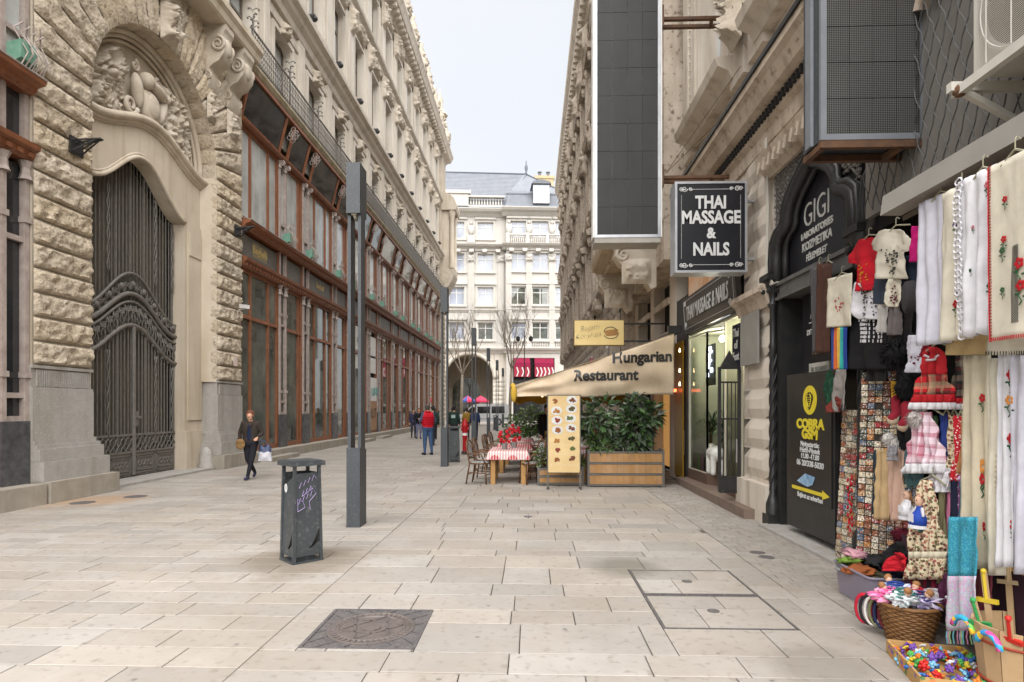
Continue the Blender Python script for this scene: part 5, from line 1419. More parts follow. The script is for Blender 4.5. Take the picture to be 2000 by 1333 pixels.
for r in range(12):           # rusticated lower wall, as long courses of blocks
    z0 = .2 + r * .47
    yy = 20.2 + (r % 2) * .6
    while yy < 50:
        L_ = 1.25
        if r < 12:
            m = MB(); rough_quad(m, (XE(0), yy + L_ - .03, z0), (XE(0), yy, z0), (XE(0), yy, z0 + .43), (XE(0), yy + L_ - .03, z0 + .43), (-1, 0, 0), .12, 4, 2, r + yy, .1); 
            if not (int(yy / 3.3) % 2 == 0 and 1 < z0 < 4.4): m.build('rusticated_block', M_bst, B, smooth=True)
        yy += L_
m = MB()
for yy in range(23, 52, 6): m.box(XE(.005), XE(.02), yy, yy + 1.6, .6, 4.2)
for i, yy in enumerate(range(23, 52, 6)):
    q = MB(); q.box(XE(.003), XE(.02), yy, yy + 1.6, .6, 4.2); q.build('shop_window', M_glass_d, B)
# balcony over the restaurant on scrolled corbels
bal = MB(); bal.prism([(XE(0), 5.62), (XE(.95), 5.62), (XE(1.0), 5.72), (XE(1.12), 5.78), (XE(1.15), 5.95), (XE(1.15), 6.1), (XE(0), 6.1)], 'y', 14.2, 18.2); bo = bal.build('balcony_slab', pm('mossy_stone', (.42, .33, .235), (.33, .25, .17), 2, .9, .3, 20, streak=(.17, .16, .08, 1)), B)
for (a, b) in ((14.5, 16.15), (16.35, 17.9)):
    m = MB()
    for (p0, p1, q0, q1) in ((.12, .2, a, b), (.8, .88, a, b), (.2, .8, a, a + .09), (.2, .8, b - .09, b)): m.box(XE(p0), XE(p1), q0, q1, 5.56, 5.615)
    m.build('soffit_panel', M_st2, bo)
for yy in (14.3, 17.7):
    m = MB(); prof = [(0, 4.55), (.12, 4.5), (.2, 4.62), (.3, 4.85), (.55, 5.0), (.85, 5.1), (.98, 5.3), (.95, 5.5), (1.0, 5.62), (0, 5.62)]
    m.prism([(XE(p), q) for p, q in prof], 'y', yy, yy + .42)
    m.tube(spiral((5.32, .78), .17, 1.5, 18, lambda p, q: (XE(q), yy - .01, p)), [.04 - .02*i/18 for i in range(19)], 6)
    carve(m, (XE(.12), yy - .002, 4.62), (-1, 0, 0), UZ, (0, -1, 0), .7, .6, .1, 10, 8, int(yy), None, 4); m.build('scroll_corbel', M_carv, bo, smooth=True, angle=40)
# restaurant front below: pale pier, dark openings, sloping shutter bars
XR_ = 3.42
for (a, b) in ((14.4, 15.0), (16.9, 17.4), (19.4, 20.0)):
    m = MB(); m.box(XR_, XR_ + .5, a, b, 0, 5.0); m.build('pale_pier', M_st3, B)
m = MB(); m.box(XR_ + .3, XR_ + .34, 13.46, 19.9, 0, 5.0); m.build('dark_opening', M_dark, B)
m = MB(); m.box(XE(0), XR_ + .5, 19.98, 20.2, 0, 5.0); m.build('return_wall', M_bst, B)
for (a, b) in ((15.0, 16.9), (17.4, 19.4)):
    for z in (4.35, 3.5):
        m = MB(); m.bar((XR_ - .02, a, z), (XR_ - .02, b, z), .06, .16); m.build('shutter_bar', M_st3, B)
# ================================================================== HANGING SIGNS
M_led = pm('led_face', (.02, .0205, .0195), (.028, .0285, .027), 2, .5, streak=(.034, .034, .033, 1))
def led_panel(name, lab, x0, x1, y0, y1, z0, z1, nx, nz, frame, dots):
    t = empty(name, ((x0+x1)/2, y0, z0), lab, 'screen')
    m = MB(); m.box(x0, x1, y0 + .03, y1, z0, z1); m.build('cabinet', frame[1], t)
    f = .05
    m = MB(); m.box(x0, x0 + f, y0 - .01, y0 + .04, z0, z1); m.box(x1 - f, x1, y0 - .01, y0 + .04, z0, z1); m.box(x0 + f, x1 - f, y0 - .008, y0 + .04, z0, z0 + f); m.box(x0 + f, x1 - f, y0 - .008, y0 + .04, z1 - f, z1); m.build('frame', frame[0], t)
    dx, dz = (x1 - x0 - 2*f) / nx, (z1 - z0 - 2*f) / nz
    rn = random.Random(nx * 7)
    for i in range(nx):
        for j in range(nz):
            m = MB(); a, b = x0 + f + i*dx, z0 + f + j*dz; e = .0025
            m.box(a + e, a + dx - e, y0 + .005 + rn.uniform(0, .003), y0 + .03, b + e, b + dz - e); mo = m.build('led_module', M_led, t)
            if dots:
                d = MB(); k = 13
                for p in range(k):
                    for q in range(int(k * dz / dx)):
                        cx_, cz_ = a + dx*(p+.5)/k, b + dx*(q+.5)/k
                        if cz_ < b + dz - .005: d.add([(cx_ - .0035, y0 + .004, cz_ - .0035), (cx_ + .0035, y0 + .004, cz_ - .0035), (cx_ + .0035, y0 + .004, cz_ + .0035), (cx_ - .0035, y0 + .004, cz_ + .0035)], [(0, 1, 2, 3)])
                tag(d.build('diodes', MATS.get('diode') or pm('diode', (.22, .22, .21), None, 4, .4), mo), kind='stuff')
    return t
L1 = led_panel('tall_led_screen', 'tall dark LED screen in a pale metal frame hanging high over the awning', 1.09, 2.24, 10.5, 10.72, 4.65, 9.6, 4, 10, (M_alu, M_alu), False)
m = MB(); m.box(1.09, 2.24, 10.5, 10.95, 4.56, 4.648); m.build('bottom_tray', pm('pale_tray', (.36, .33, .29), None, 4, .6), L1)
m = MB(); m.box(2.242, 2.26, 10.48, 10.72, 4.65, 9.6); m.build('white_edge', M_white, L1)
m = MB(); m.box(1.06, 1.088, 10.48, 10.72, 4.65, 9.6); m.build('white_edge', M_white, L1)
for z in (5.72, 8.5):
    m = MB(); m.bar((2.2, 10.6, z), (3.7, 10.6, z), .07, .05); m.bar((2.2, 10.85, z + .02), (3.5, 10.85, z + .02), .07, .05); m.bar((3.15, 10.6, z), (3.2, 10.85, z), .06); m.box(2.26, 2.3, 10.5, 10.95, z - .18, z + .2); m.build('steel_bracket', M_rust, L1)
for a, b in (((2.35, 10.6, 5.8), (3.45, 9.6, 7.3)), ((2.35, 10.6, 5.8), (3.5, 9.3, 6.7))):
    m = MB(); m.tube([a, b], .006, 4); m.build('stay_wire', M_rust, L1)
L2 = led_panel('wide_led_screen', 'wide dark LED screen with rusty underside jutting out above the black portal', 2.5, 3.40, 5.28, 5.6, 4.0, 6.6, 4, 8, (pm('dull_alu', (.20, .21, .23), (.16, .17, .19), 5, .45, .1, 50), M_anth), True)
m = MB(); m.bar((2.5, 5.3, 3.97), (3.45, 5.3, 3.97), .05, .07); m.bar((2.5, 5.58, 3.96), (3.45, 5.58, 3.96), .05, .06); m.bar((2.52, 5.3, 3.95), (2.52, 5.6, 3.95), .05); m.bar((3.2, 5.3, 3.95), (3.2, 5.6, 3.95), .05); m.bar((3.43, 5.27, 3.95), (3.43, 5.27, 6.6), .05); m.build('rusty_frame', M_rust, L2)
m = MB(); m.box(2.47, 2.498, 5.40, 5.5, 4.0, 6.6); m.build('side_strip', MATS['dull_alu'], L2)
TS = empty('massage_sign_box', (2.75, 9.3, 3.75), 'black projecting lightbox reading THAI MASSAGE & NAILS in white letters', 'sign')
x0, x1, z0, z1, y0 = 2.2, 3.3, 3.76, 5.16, 9.3
m = MB(); m.box(x0, x1, y0 + .03, y0 + .3, z0, z1); m.build('cabinet', M_alu, TS)
m = MB(); m.box(x0 + .035, x1 - .035, y0, y0 + .03, z0 + .035, z1 - .035); fc = m.build('face', M_sign, TS)
m = MB(); f = .035
for q in ((x0, x0 + f, z0, z1), (x1 - f, x1, z0, z1), (x0 + f, x1 - f, z0, z0 + f), (x0 + f, x1 - f, z1 - f, z1)): m.box(q[0], q[1], y0 - .01, y0 + .03, q[2], q[3])
m.build('frame', M_alu, TS)
xm = (x0 + x1) / 2
for body, z, s_, w_ in (('THAI', 4.83, .27, .78), ('MASSAGE', 4.60, .27, .78), ('&', 4.36, .22, .9), ('NAILS', 4.11, .27, .78)):
    text(body, s_, M_letter, fc, (xm, y0 - .003, z), FACE_CAM, .003, .009, w_)
m = MB()        # serifs under and over the stems give the letters their slab look
for k in range(62):
    t_ = k / 61
    for z in (z0 + .12, z1 - .12): m.box(x0 + .27 + t_ * .56, x0 + .276 + t_ * .56, y0 - .004, y0, z - .004, z + .004)
    for x in (x0 + .1, x1 - .1): m.box(x - .004, x + .004, y0 - .004, y0, z0 + .22 + t_ * .96, z0 + .227 + t_ * .96)
for sx in (-1, 1):
    for sz in (-1, 1):
        cx_, cz_ = xm + sx * .40, (z0 + z1) / 2 + sz * .585
        for r_, o_ in ((.045, 0), (.03, .09), (.035, -.05)): m.tube(spiral((cx_ - sx * o_, cz_), r_, 1.5, 14, lambda a, b: (a, y0 - .003, b), 0, sx), .007, 4)
m.build('dotted_border', M_letter, fc)
m = MB()
for z in (4.0, 4.9): m.bar((x1, y0 + .15, z), (3.52, y0 + .15, z), .05, .04)
m.build('wall_arm', M_alu, TS)
# yellow pastry-shop sign
YS = empty('yellow_sign_box', (1.5, 15.5, 3.3), 'pale yellow hanging sign with handwritten words and a bread roll drawing', 'sign')
M_ys = pm('yellow_sign_face', srgb(216, 192, 128), srgb(226, 206, 150), .8, .5)
m = MB(); m.box(1.08, 2.38, 15.5, 15.64, 3.28, 3.95); m.build('cabinet', pm('brass_brown', (.2, .13, .06), None, 4, .5), YS)
m = MB(); m.box(1.10, 2.36, 15.48, 15.5, 3.30, 3.93); fc = m.build('face', M_ys, YS)
M_ink = pm('ink_blue', (.03, .03, .06), None, 4, .6)
text('Bugatti', .2, M_ink, fc, (1.48, 15.475, 3.74), (rad(90), rad(-8), 0), .002, -.006, .9, .35); text('Konyhaja', .2, M_ink, fc, (1.44, 15.475, 3.54), (rad(90), rad(-8), 0), .002, -.006, .9, .35)
m = MB(); m.tube(arc((2.02, 3.62), .17, .4, PI - .2, 14, 'xz', 15.474, .14), .008, 4); m.tube(arc((2.03, 3.6), .19, PI + .4, 2*PI + .1, 14, 'xz', 15.474, .14), .008, 4); m.build('drawn_ring', M_ink, fc)
m = MB()
for k in range(4): m.ball((2.03 + .01 * k, 15.476, 3.665 - k * .035), .2 - .01 * k, .006, .028, 10, 5, Matrix.Rotation(rad(-8), 3, 'Y'))
m.build('drawn_roll', col('roll_brown', (178, 136, 84)), fc)
m = MB()
for z in (3.4, 3.85): m.bar((2.38, 15.57, z), (3.42, 15.57, z), .04)
m.build('wall_arm', M_black, YS)

# ================================================================== RESTAURANT TERRACE
M_canv = pm('beige_canvas', srgb(205, 187, 162), srgb(190, 170, 144), 1.6, .85, .25, 6, streak=srgb(176, 156, 130))
M_yelc = pm('yellow_lining', srgb(196, 160, 60), srgb(180, 142, 48), 2, .8)
aw = empty('restaurant_awning', (1.4, 13.3, 1.9), 'beige canvas awning with Hungarian Restaurant lettered on its side', 'awning')
ya, yb_ = 13.3, 19.6
xw, xt = 3.12, -.42
def top_z(x): t_ = (xw - x) / (xw - xt); return 3.32 - 1.16 * t_ ** .92
def side_fn(u, v):
    x = xw + (xt - xw) * u; zt = top_z(x); zb = 1.97 + .02*math.sin(u*9) - .06 * u
    z = zb + (zt - zb) * v
    return (x, ya + .035 * math.sin(u * 7 + v * 3) + .03 * math.sin(u * 19 - v * 8) * (1 - v * .6) + .022 * math.sin(u * 6 + v * 11) - .05 * math.sin(PI*v) + .03 * noise.noise(Vector((u * 7, v * 3, 2))), z)
m = MB(); m.grid(side_fn, 80, 20); o = m.build('side_curtain', M_canv, aw, smooth=True)
sm_ = o.modifiers.new('thick', 'SOLIDIFY'); sm_.thickness = .006
def lay(body, size, x, z, rot, w_):
    # letters laid on the curtain
    tx = text(body, size, M_black, o, (x, 0, z), (rad(90), rot, 0), .001, .012, w_, 0.05)
    for v in tx.data.vertices:
        u = (v.co.x - xw) / (xt - xw); zt = top_z(v.co.x); zb = 1.97 + .02*math.sin(u*9) - .06*u
        vv = (v.co.z - zb) / max(zt - zb, .05)
        v.co.y += side_fn(u, vv)[1] - .022
lay('Hungarian', .33, 2.42, 2.79, rad(-2), .98); lay('Restaurant', .33, 1.62, 2.39, rad(-1), .98)
m = MB(); m.grid(lambda u, v: (xw + (xt - xw) * u, ya + (yb_ - ya) * v, top_z(xw + (xt - xw) * u) + .01 - .05 * math.sin(PI * u) * abs(math.sin(v * 3 * PI))), 16, 18); o2 = m.build('canvas_top', M_canv, aw, smooth=True); o2.modifiers.new('thick', 'SOLIDIFY').thickness = .006
m = MB(); m.grid(lambda u, v: (xt - .02 - .02 * math.sin(u * 40), ya + (yb_ - ya) * u, 2.16 - .34 * v * (1 + .12 * math.sin(u * 60))), 60, 4); m.build('front_valance', M_yelc, aw, smooth=True)
m = MB(); m.grid(lambda u, v: (xw - .1 + (xt - xw) * u * .98, yb_ - .1, 2.14 - .3 * v + (.05 * math.sin(u * 30)) * v), 40, 4); m.build('back_valance', M_yelc, aw, smooth=True)
m = MB()
for s_ in (-1, 1): m.ball((xt + .02, ya + .03 * s_, 2.0), .07, .06, .2, 8, 6)
m.ball((xt, ya, 2.17), .06, .05, .06, 8, 6); m.build('tied_corner', M_yelc, aw, smooth=True)
m = MB(); m.lathe([(.07, 0), (.07, 6.3)], (xw + .05, ya, 3.36), 10, Matrix.Rotation(rad(-90), 3, 'X')); m.obox((xw + .02, ya - .02, 3.4), (.3, .12, .16)); m.tube([(xw, ya + .1, 3.3), (1.6, ya + .15, 2.72), (xt + .1, ya + .15, 2.12)], .025, 6); m.build('awning_roller', M_black, aw)
m = MB(); m.bar((xt, ya, 2.15), (xt, yb_, 2.15), .05); m.build('front_bar', M_alu, aw)

M_plk = pm('planter_wood', (.42, .24, .105), (.32, .175, .07), 3, .6, .2, 40, streak=(.24, .13, .055, 1), rnd=.06)
M_frm = pm('planter_steel', (.10, .095, .085), (.13, .125, .115), 6, .5)
def planter(x0, x1, y0, y1, h, lab, nrow=3):
    t = empty('wooden_planter', ((x0+x1)/2, y0, 0), lab, 'planter', 'planters of the restaurant terrace')
    m = MB(); w = .045
    for (a, b) in ((x0, y0), (x1 - w, y0), (x0, y1 - w), (x1 - w, y1 - w)): m.box(a, a + w, b, b + w, 0, h)
    rh_ = (h - .1) / nrow
    for r in range(nrow + 1):
        z = .04 + r * rh_
        m.box(x0 + w, x1 - w, y0 - .004, y0 + .03, z - .02, z + .02); m.box(x0 - .004, x0 + .03, y0 + w, y1 - w, z - .02, z + .02); m.box(x1 - .03, x1 + .004, y0 + w, y1 - w, z - .02, z + .02); m.box(x0 + w, x1 - w, y1 - .03, y1, z - .02, z + .02)
    m.build('steel_frame', M_frm, t)
    for r in range(nrow):
        z = .065 + r * rh_
        n = max(3, int((x1 - x0 - 2*w) / .11)); dx = (x1 - x0 - 2*w) / n
        for k in range(n):
            m = MB(); m.box(x0 + w + k*dx + .0015, x0 + w + (k+1)*dx - .0015, y0 + .006, y0 + .022, z, z + rh_ - .05); m.build('plank', M_plk, t)
        m = MB(); m.box(x0 + .006, x0 + .02, y0 + w, y1 - w, z, z + rh_ - .05); m.build('side_board', M_plk, t); m = MB(); m.box(x1 - .02, x1 - .006, y0 + w, y1 - w, z, z + rh_ - .05); m.build('side_board', M_plk, t)
    m = MB(); m.box(x0 + .03, x1 - .03, y0 + .03, y1 - .03, .1, h - .06); m.build('soil', col('soil', (52, 42, 34), .95), t)
    return t
planter(1.18, 2.80, 12.75, 13.15, .80, 'long timber planter with steel bands holding the big leafy shrubs')
planter(.12, 1.12, 12.95, 13.3, .42, 'low timber planter behind the menu stand', 2)
def leaf_mass(p, c, rx, ry, rz, n, size, seed, flat=.0):
    rn = random.Random(seed); c = Vector(c)
    for k in range(n):
        d = Vector((rn.gauss(0, 1), rn.gauss(0, 1), rn.gauss(0, 1))).normalized()
        r = rn.random() ** .35
        q = c + Vector((d.x * rx, d.y * ry, d.z * rz)) * r
        nv_ = noise.noise(q * 4 + Vector((seed, 0, 0)))
        if nv_ < -.18: continue
        out = (d * .8 + Vector((rn.uniform(-.6, .6), rn.uniform(-.6, .6), rn.uniform(-.2, .6)))).normalized()
        L_ = size * rn.uniform(.7, 1.3); sd = out.cross(Vector((rn.uniform(-1, 1), rn.uniform(-1, 1), 1))).normalized() * L_ * .22
        mid = q + out * L_ * .5 + Vector((0, 0, -.01)); tip = q + out * L_ + Vector((0, 0, -L_ * .3))
        p.add([q, mid - sd, tip, mid + sd], [(0, 1, 2), (0, 2, 3)])
M_lf = pm('laurel_leaf', (.10, .155, .075), (.045, .08, .034), 7, .36, spec=.6, rnd=.5)
M_lf2 = pm('variegated_leaf', (.13, .19, .06), (.07, .12, .04), 7, .45, rnd=.45)
def shrub(loc, blobs, n, size, mat, seed, lab, h):
    t = empty('leafy_shrub', loc, lab, 'shrub', 'shrubs on the restaurant terrace')
    p = MB()
    for i, (dx, dy, dz, rx, ry, rz) in enumerate(blobs): leaf_mass(p, (loc[0] + dx, loc[1] + dy, loc[2] + dz), rx, ry, rz, int(n * rx * rz * 14), size, seed + i)
    p.build('foliage', mat, t)
    p = MB(); rn = random.Random(seed)
    for (dx, dy, dz, rx, ry, rz) in blobs:
        for k in range(4): p.tube([(loc[0] + rn.uniform(-.1, .1) + dx * .3, loc[1], loc[2]), (loc[0] + dx * .7, loc[1] + dy, loc[2] + dz * .5), (loc[0] + dx + rn.uniform(-rx, rx) * .5, loc[1] + dy + rn.uniform(-ry, ry)*.5, loc[2] + dz + rz * .4)], [.016, .011, .005], 5)
    p.build('stems', col('stem_brown', (74, 60, 44)), t)
shrub((1.5, 12.95, .76), [(-.1, 0, .62, .36, .3, .36), (-.28, 0, .78, .26, .22, .24), (.05, .05, .95, .24, .22, .22), (0, 0, .3, .3, .22, .25)], 230, .19, M_lf, 3, 'dark glossy laurel shrub in the left half of the long planter', 1.2)
shrub((2.2, 12.95, .76), [(.08, 0, .62, .36, .3, .36), (.3, 0, .8, .26, .24, .24), (.05, .02, .98, .24, .22, .2), (0, 0, .3, .32, .22, .25)], 230, .19, M_lf, 13, 'dark glossy laurel shrub in the right half of the long planter', 1.2)
shrub((1.35, 12.9, .76), [(0, -.05, .22, .22, .15, .22), (.25, -.05, .12, .2, .12, .14)], 500, .08, M_lf2, 23, 'small pale variegated shrub at the left end of the long planter', .5)
shrub((2.05, 12.88, .76), [(0, -.02, .16, .4, .14, .2)], 420, .09, M_lf, 33, 'low green shrub along the front of the long planter', .4)
shrub((.22, 13.1, .38), [(0, 0, .22, .16, .13, .24)], 600, .07, M_lf2, 43, 'pale small-leaved bush left of the menu stand', .4)
shrub((1.05, 13.1, .38), [(0, 0, .2, .13, .13, .22)], 600, .07, M_lf2, 53, 'pale small-leaved bush right of the menu stand', .4)
shrub((-.55, 21.0, .5), [(0, 0, .5, .45, .3, .5), (.5, 0, .75, .5, .3, .5), (1.0, 0, .6, .5, .3, .45)], 260, .13, M_lf2, 63, 'loose light green bushes screening the far end of the terrace', 1.5)

# menu stand
ms = empty('menu_stand', (.68, 12.46, 0), 'tall roll-up menu banner with plates of food standing before the terrace', 'menu stand')
m = MB(); M_ban = pm('menu_banner', srgb(214, 190, 142), srgb(200, 170, 120), 2.2, .55)
m.box(.34, .99, 12.46, 12.472, .34, 1.93); ban = m.build('banner', M_ban, ms)
m = MB()
for x in (.33, 1.0): m.bar((x, 12.48, .06), (x, 12.48, 1.95), .025); m.bar((x, 12.3, .03), (x, 12.66, .03), .03); m.bar((x, 12.48, .03), (x, 12.48, .3), .035)
m.bar((.33, 12.48, .34), (1.0, 12.48, .34), .025); m.bar((.33, 12.48, 1.94), (1.0, 12.48, 1.94), .025); m.build('frame', M_frm, ms)
for x in (.33, 1.0):
    m = MB(); m.ball((x, 12.33, .03), .03, nu=8, nv=5); m.build('castor', M_black, ms)
rf = random.Random(8)
food = [(150, 90, 50), (120, 70, 50), (176, 120, 60), (90, 80, 50), (140, 60, 45), (100, 110, 60)]
for i, (x, z, kind) in enumerate([(.5, 1.82, 1), (.83, 1.84, 0), (.51, 1.62, 0), (.82, 1.66, 0), (.52, 1.42, 0), (.8, 1.46, 0), (.53, 1.22, 0), (.81, 1.26, 0), (.52, 1.0, 1), (.82, 1.04, 1), (.52, .8, 1), (.83, .83, 1), (.53, .6, 1), (.83, .63, 1)]):
    m = MB()
    if kind == 0:
        m.lathe([(.115, 0), (.11, .003), (.075, .002), (0, .002)], (x, 12.459, z), 22, Matrix.Rotation(rad(90), 3, 'X'), 1, .78); pt = m.build('printed_plate', M_letter, ban)
    else: pt = ban
    m = MB()
    for k in range(9): m.ball((x + rf.uniform(-.05, .05), 12.455, z + rf.uniform(-.03, .03)), rf.uniform(.022, .045), .003, rf.uniform(.016, .03), 7, 4, Matrix.Rotation(rf.uniform(0, 3), 3, 'Y'))
    m.build('printed_food', col('food%d' % (i % 6), food[i % 6], .6, scale=40), pt)
m = MB()
for z in (1.72, 1.52, 1.32, 1.12, .9, .7, .5): m.grid(lambda u, v: (.36 + .6 * u, 12.4585, z + .012 * math.sin(u * 5) + .008 * v), 8, 1)
m.build('printed_swash', col('swash', (232, 214, 176)), ban)

# chairs and tables
M_rat = pm('rattan_cane', (.16, .085, .045), (.10, .052, .028), 9, .5)
def weave_mat():
    m = pm('chevron_weave', (.62, .62, .60), (.6, .6, .58), 4, .6); N = m.node_tree.nodes; L = m.node_tree.links; b = N['Principled BSDF']
    tc = N.new('ShaderNodeTexCoord'); sp = N.new('ShaderNodeSeparateXYZ'); L.new(tc.outputs['Object'], sp.inputs[0])
    pp = N.new('ShaderNodeMath'); pp.operation = 'PINGPONG'; pp.inputs[1].default_value = .055; L.new(sp.outputs[0], pp.inputs[0])
    ad = N.new('ShaderNodeMath'); ad.operation = 'ADD'; L.new(pp.outputs[0], ad.inputs[0]); L.new(sp.outputs[2], ad.inputs[1])
    a2 = N.new('ShaderNodeMath'); a2.operation = 'ADD'; L.new(ad.outputs[0], a2.inputs[0]); L.new(sp.outputs[1], a2.inputs[1])
    md = N.new('ShaderNodeMath'); md.operation = 'PINGPONG'; md.inputs[1].default_value = .03; L.new(a2.outputs[0], md.inputs[0])
    gt = N.new('ShaderNodeMath'); gt.operation = 'GREATER_THAN'; gt.inputs[1].default_value = .014; L.new(md.outputs[0], gt.inputs[0])
    mx = N.new('ShaderNodeMix'); mx.data_type = 'RGBA'; mx.inputs[6].default_value = (.55, .54, .51, 1); mx.inputs[7].default_value = (.03, .035, .05, 1); L.new(gt.outputs[0], mx.inputs[0]); L.new(mx.outputs[2], b.inputs['Base Color'])
    return m
M_wv = weave_mat()
def make_chair():
    t = empty('bistro_chair', (0, 0, 0), '', 'chair', 'rattan bistro chairs on the terrace')
    m = MB(); m.lathe([(.2, .44), (.22, .455), (.22, .475), (.2, .485), (0, .49)], (0, 0, 0), 16); m.build('seat', M_wv, t, smooth=True, angle=40)
    m = MB(); m.tube([(.22 * math.cos(a * PI / 10), .22 * math.sin(a * PI / 10), .455) for a in range(20)], .02, 6, closed=True); m.build('seat_ring', M_rat, t, smooth=True)
    for (x, y) in ((-.16, -.17), (.16, -.17)):
        m = MB(); m.tube([(x, y, .45), (x * 1.12, y * 1.15, 0)], .018, 6); m.build('leg', M_rat, t, smooth=True)
    for x in (-.17, .17):
        m = MB(); m.tube([(x * 1.15, .27, 0), (x, .2, .44), (x * 1.1, .25, .75), (x * .7, .29, .93)], .018, 6); m.build('leg', M_rat, t, smooth=True)
    m = MB(); m.tube([(-.187, .25, .75), (-.16, .27, .86), (-.1, .29, .94), (0, .295, .965), (.1, .29, .94), (.16, .27, .86), (.187, .25, .75)], .02, 6); m.tube([(-.175, .215, .55), (0, .235, .56), (.175, .215, .55)], .014, 6); m.build('back_hoop', M_rat, t, smooth=True)
    m = MB(); m.grid(lambda u, v: (-.17 + .34 * u * 1 if v < .7 else (-.17 + .34 * u) * (1 - (v - .7) * 1.6), .225 + .065 * v + .02 * math.sin(PI * u), .56 + .38 * v * (1 - .25 * (2*u-1)**2 * v)), 8, 8); bk = m.build('backrest', M_wv, t, smooth=True); bk.modifiers.new('thick', 'SOLIDIFY').thickness = .012
    m = MB(); m.tube([(-.19, -.16, .2), (.19, -.16, .2)], .012, 5); m.tube([(-.185, .23, .22), (.185, .23, .22)], .012, 5); m.tube([(-.18, -.17, .24), (-.18, .23, .26)], .012, 5); m.tube([(.18, -.17, .24), (.18, .23, .26)], .012, 5); m.build('stretcher', M_rat, t)
    for s_ in (-1, 1):
        m = MB(); m.tube([(s_ * .18, .24, .66), (s_ * .25, .1, .68), (s_ * .25, -.1, .66), (s_ * .18, -.17, .46)], .016, 6); m.build('armrest', M_rat, t, smooth=True)
    return t
ch0 = make_chair(); used = False
def chair(x, y, a, lab):
    global used
    c = ch0 if not used else copy_tree(ch0); used = True
    c.location = (x, y, 0); c.rotation_euler = (0, 0, rad(a)); c['label'] = lab
    return c
def gingham():
    m = pm('red_gingham', (.7, .68, .66), None, 4, .85); N = m.node_tree.nodes; L = m.node_tree.links; b = N['Principled BSDF']
    ge = N.new('ShaderNodeNewGeometry'); sp = N.new('ShaderNodeSeparateXYZ'); L.new(ge.outputs['Position'], sp.inputs[0])
    v = []
    for k in range(3):
        mo = N.new('ShaderNodeMath'); mo.operation = 'PINGPONG'; mo.inputs[1].default_value = .03; L.new(sp.outputs[k], mo.inputs[0])
        g_ = N.new('ShaderNodeMath'); g_.operation = 'GREATER_THAN'; g_.inputs[1].default_value = .015; L.new(mo.outputs[0], g_.inputs[0]); v.append(g_)
    s1 = N.new('ShaderNodeMath'); s1.operation = 'ADD'; L.new(v[0].outputs[0], s1.inputs[0]); L.new(v[1].outputs[0], s1.inputs[1])
    s2 = N.new('ShaderNodeMath'); s2.operation = 'MULTIPLY_ADD'; s2.inputs[1].default_value = .0; L.new(v[2].outputs[0], s2.inputs[0]); L.new(s1.outputs[0], s2.inputs[2])
    dv = N.new('ShaderNodeMath'); dv.operation = 'DIVIDE'; dv.inputs[1].default_value = 2; L.new(s2.outputs[0], dv.inputs[0])
    mx = N.new('ShaderNodeMix'); mx.data_type = 'RGBA'; mx.inputs[6].default_value = (.68, .62, .6, 1); mx.inputs[7].default_value = (.42, .035, .05, 1); L.new(dv.outputs[0], mx.inputs[0]); L.new(mx.outputs[2], b.inputs['Base Color'])
    return m
M_ging = gingham()
M_pine = pm('honey_pine', (.42, .235, .085), (.34, .18, .06), 4, .5)
def table(x, y, lab, clab, w=.85, d=1.3):
    t = empty('wooden_table', (x, y, 0), lab, 'table', 'tables on the terrace')
    m = MB(); m.box(x - w/2, x + w/2, y - d/2, y + d/2, .70, .735); m.build('tabletop', M_pine, t)
    for sx in (-1, 1):
        for sy in (-1, 1):
            m = MB(); cx_, cy_ = x + sx * (w/2 - .09), y + sy * (d/2 - .09); m.box(cx_ - .05, cx_ + .05, cy_ - .05, cy_ + .05, 0, .70); m.build('leg', M_pine, t)
    m = MB(); h = .2
    def cl(u, v):
        px = (u - .5) * (w + 2*h); py = (v - .5) * (d + 2*h)
        ex, ey = max(0, abs(px) - w/2 - .006), max(0, abs(py) - d/2 - .006)
        sx, sy = (1 if px > 0 else -1), (1 if py > 0 else -1)
        drop = max(ex, ey)
        return (x + sx * min(abs(px), w/2 + .008 + .06 * min(1, ex / h) * (.6 + .4 * math.sin(py * 14))), y + sy * min(abs(py), d/2 + .008 + .06 * min(1, ey / h) * (.6 + .4*math.sin(px * 16))), .742 - drop)
    m.grid(cl, 24, 28)
    thing(m, 'tablecloth', M_ging, clab, 'tablecloth', 'gingham tablecloths', smooth=True)
table(-.52, 13.75, 'nearest pine terrace table under a red gingham cloth', 'red gingham cloth on the nearest terrace table')
table(-.45, 16.0, 'second pine terrace table from the front', 'red gingham cloth on the second terrace table')
table(-.40, 18.2, 'third pine terrace table, farthest of the three', 'red gingham cloth on the farthest terrace table')
chair(-1.14, 13.3, 75, 'rattan chair at the near left corner of the front terrace table')
chair(-.02, 13.25, -62, 'rattan chair at the near right corner of the front terrace table')
chair(-1.08, 14.15, 82, 'rattan chair second along the left side of the front terrace table')
chair(.12, 14.05, -80, 'rattan chair second along the right side of the front terrace table')
chair(-1.0, 15.7, 80, 'rattan chair at the near left corner of the middle terrace table')
chair(.1, 15.7, -75, 'rattan chair at the near right corner of the middle terrace table')
chair(-1.0, 16.4, 85, 'rattan chair at the far left corner of the middle terrace table')
chair(-.98, 18.0, 80, 'rattan chair left of the farthest terrace table')
chair(.15, 18.0, -80, 'rattan chair right of the farthest terrace table')
M_red = col('geranium_red', (200, 28, 42), .6); M_pk = col('geranium_leaf', (62, 92, 48))
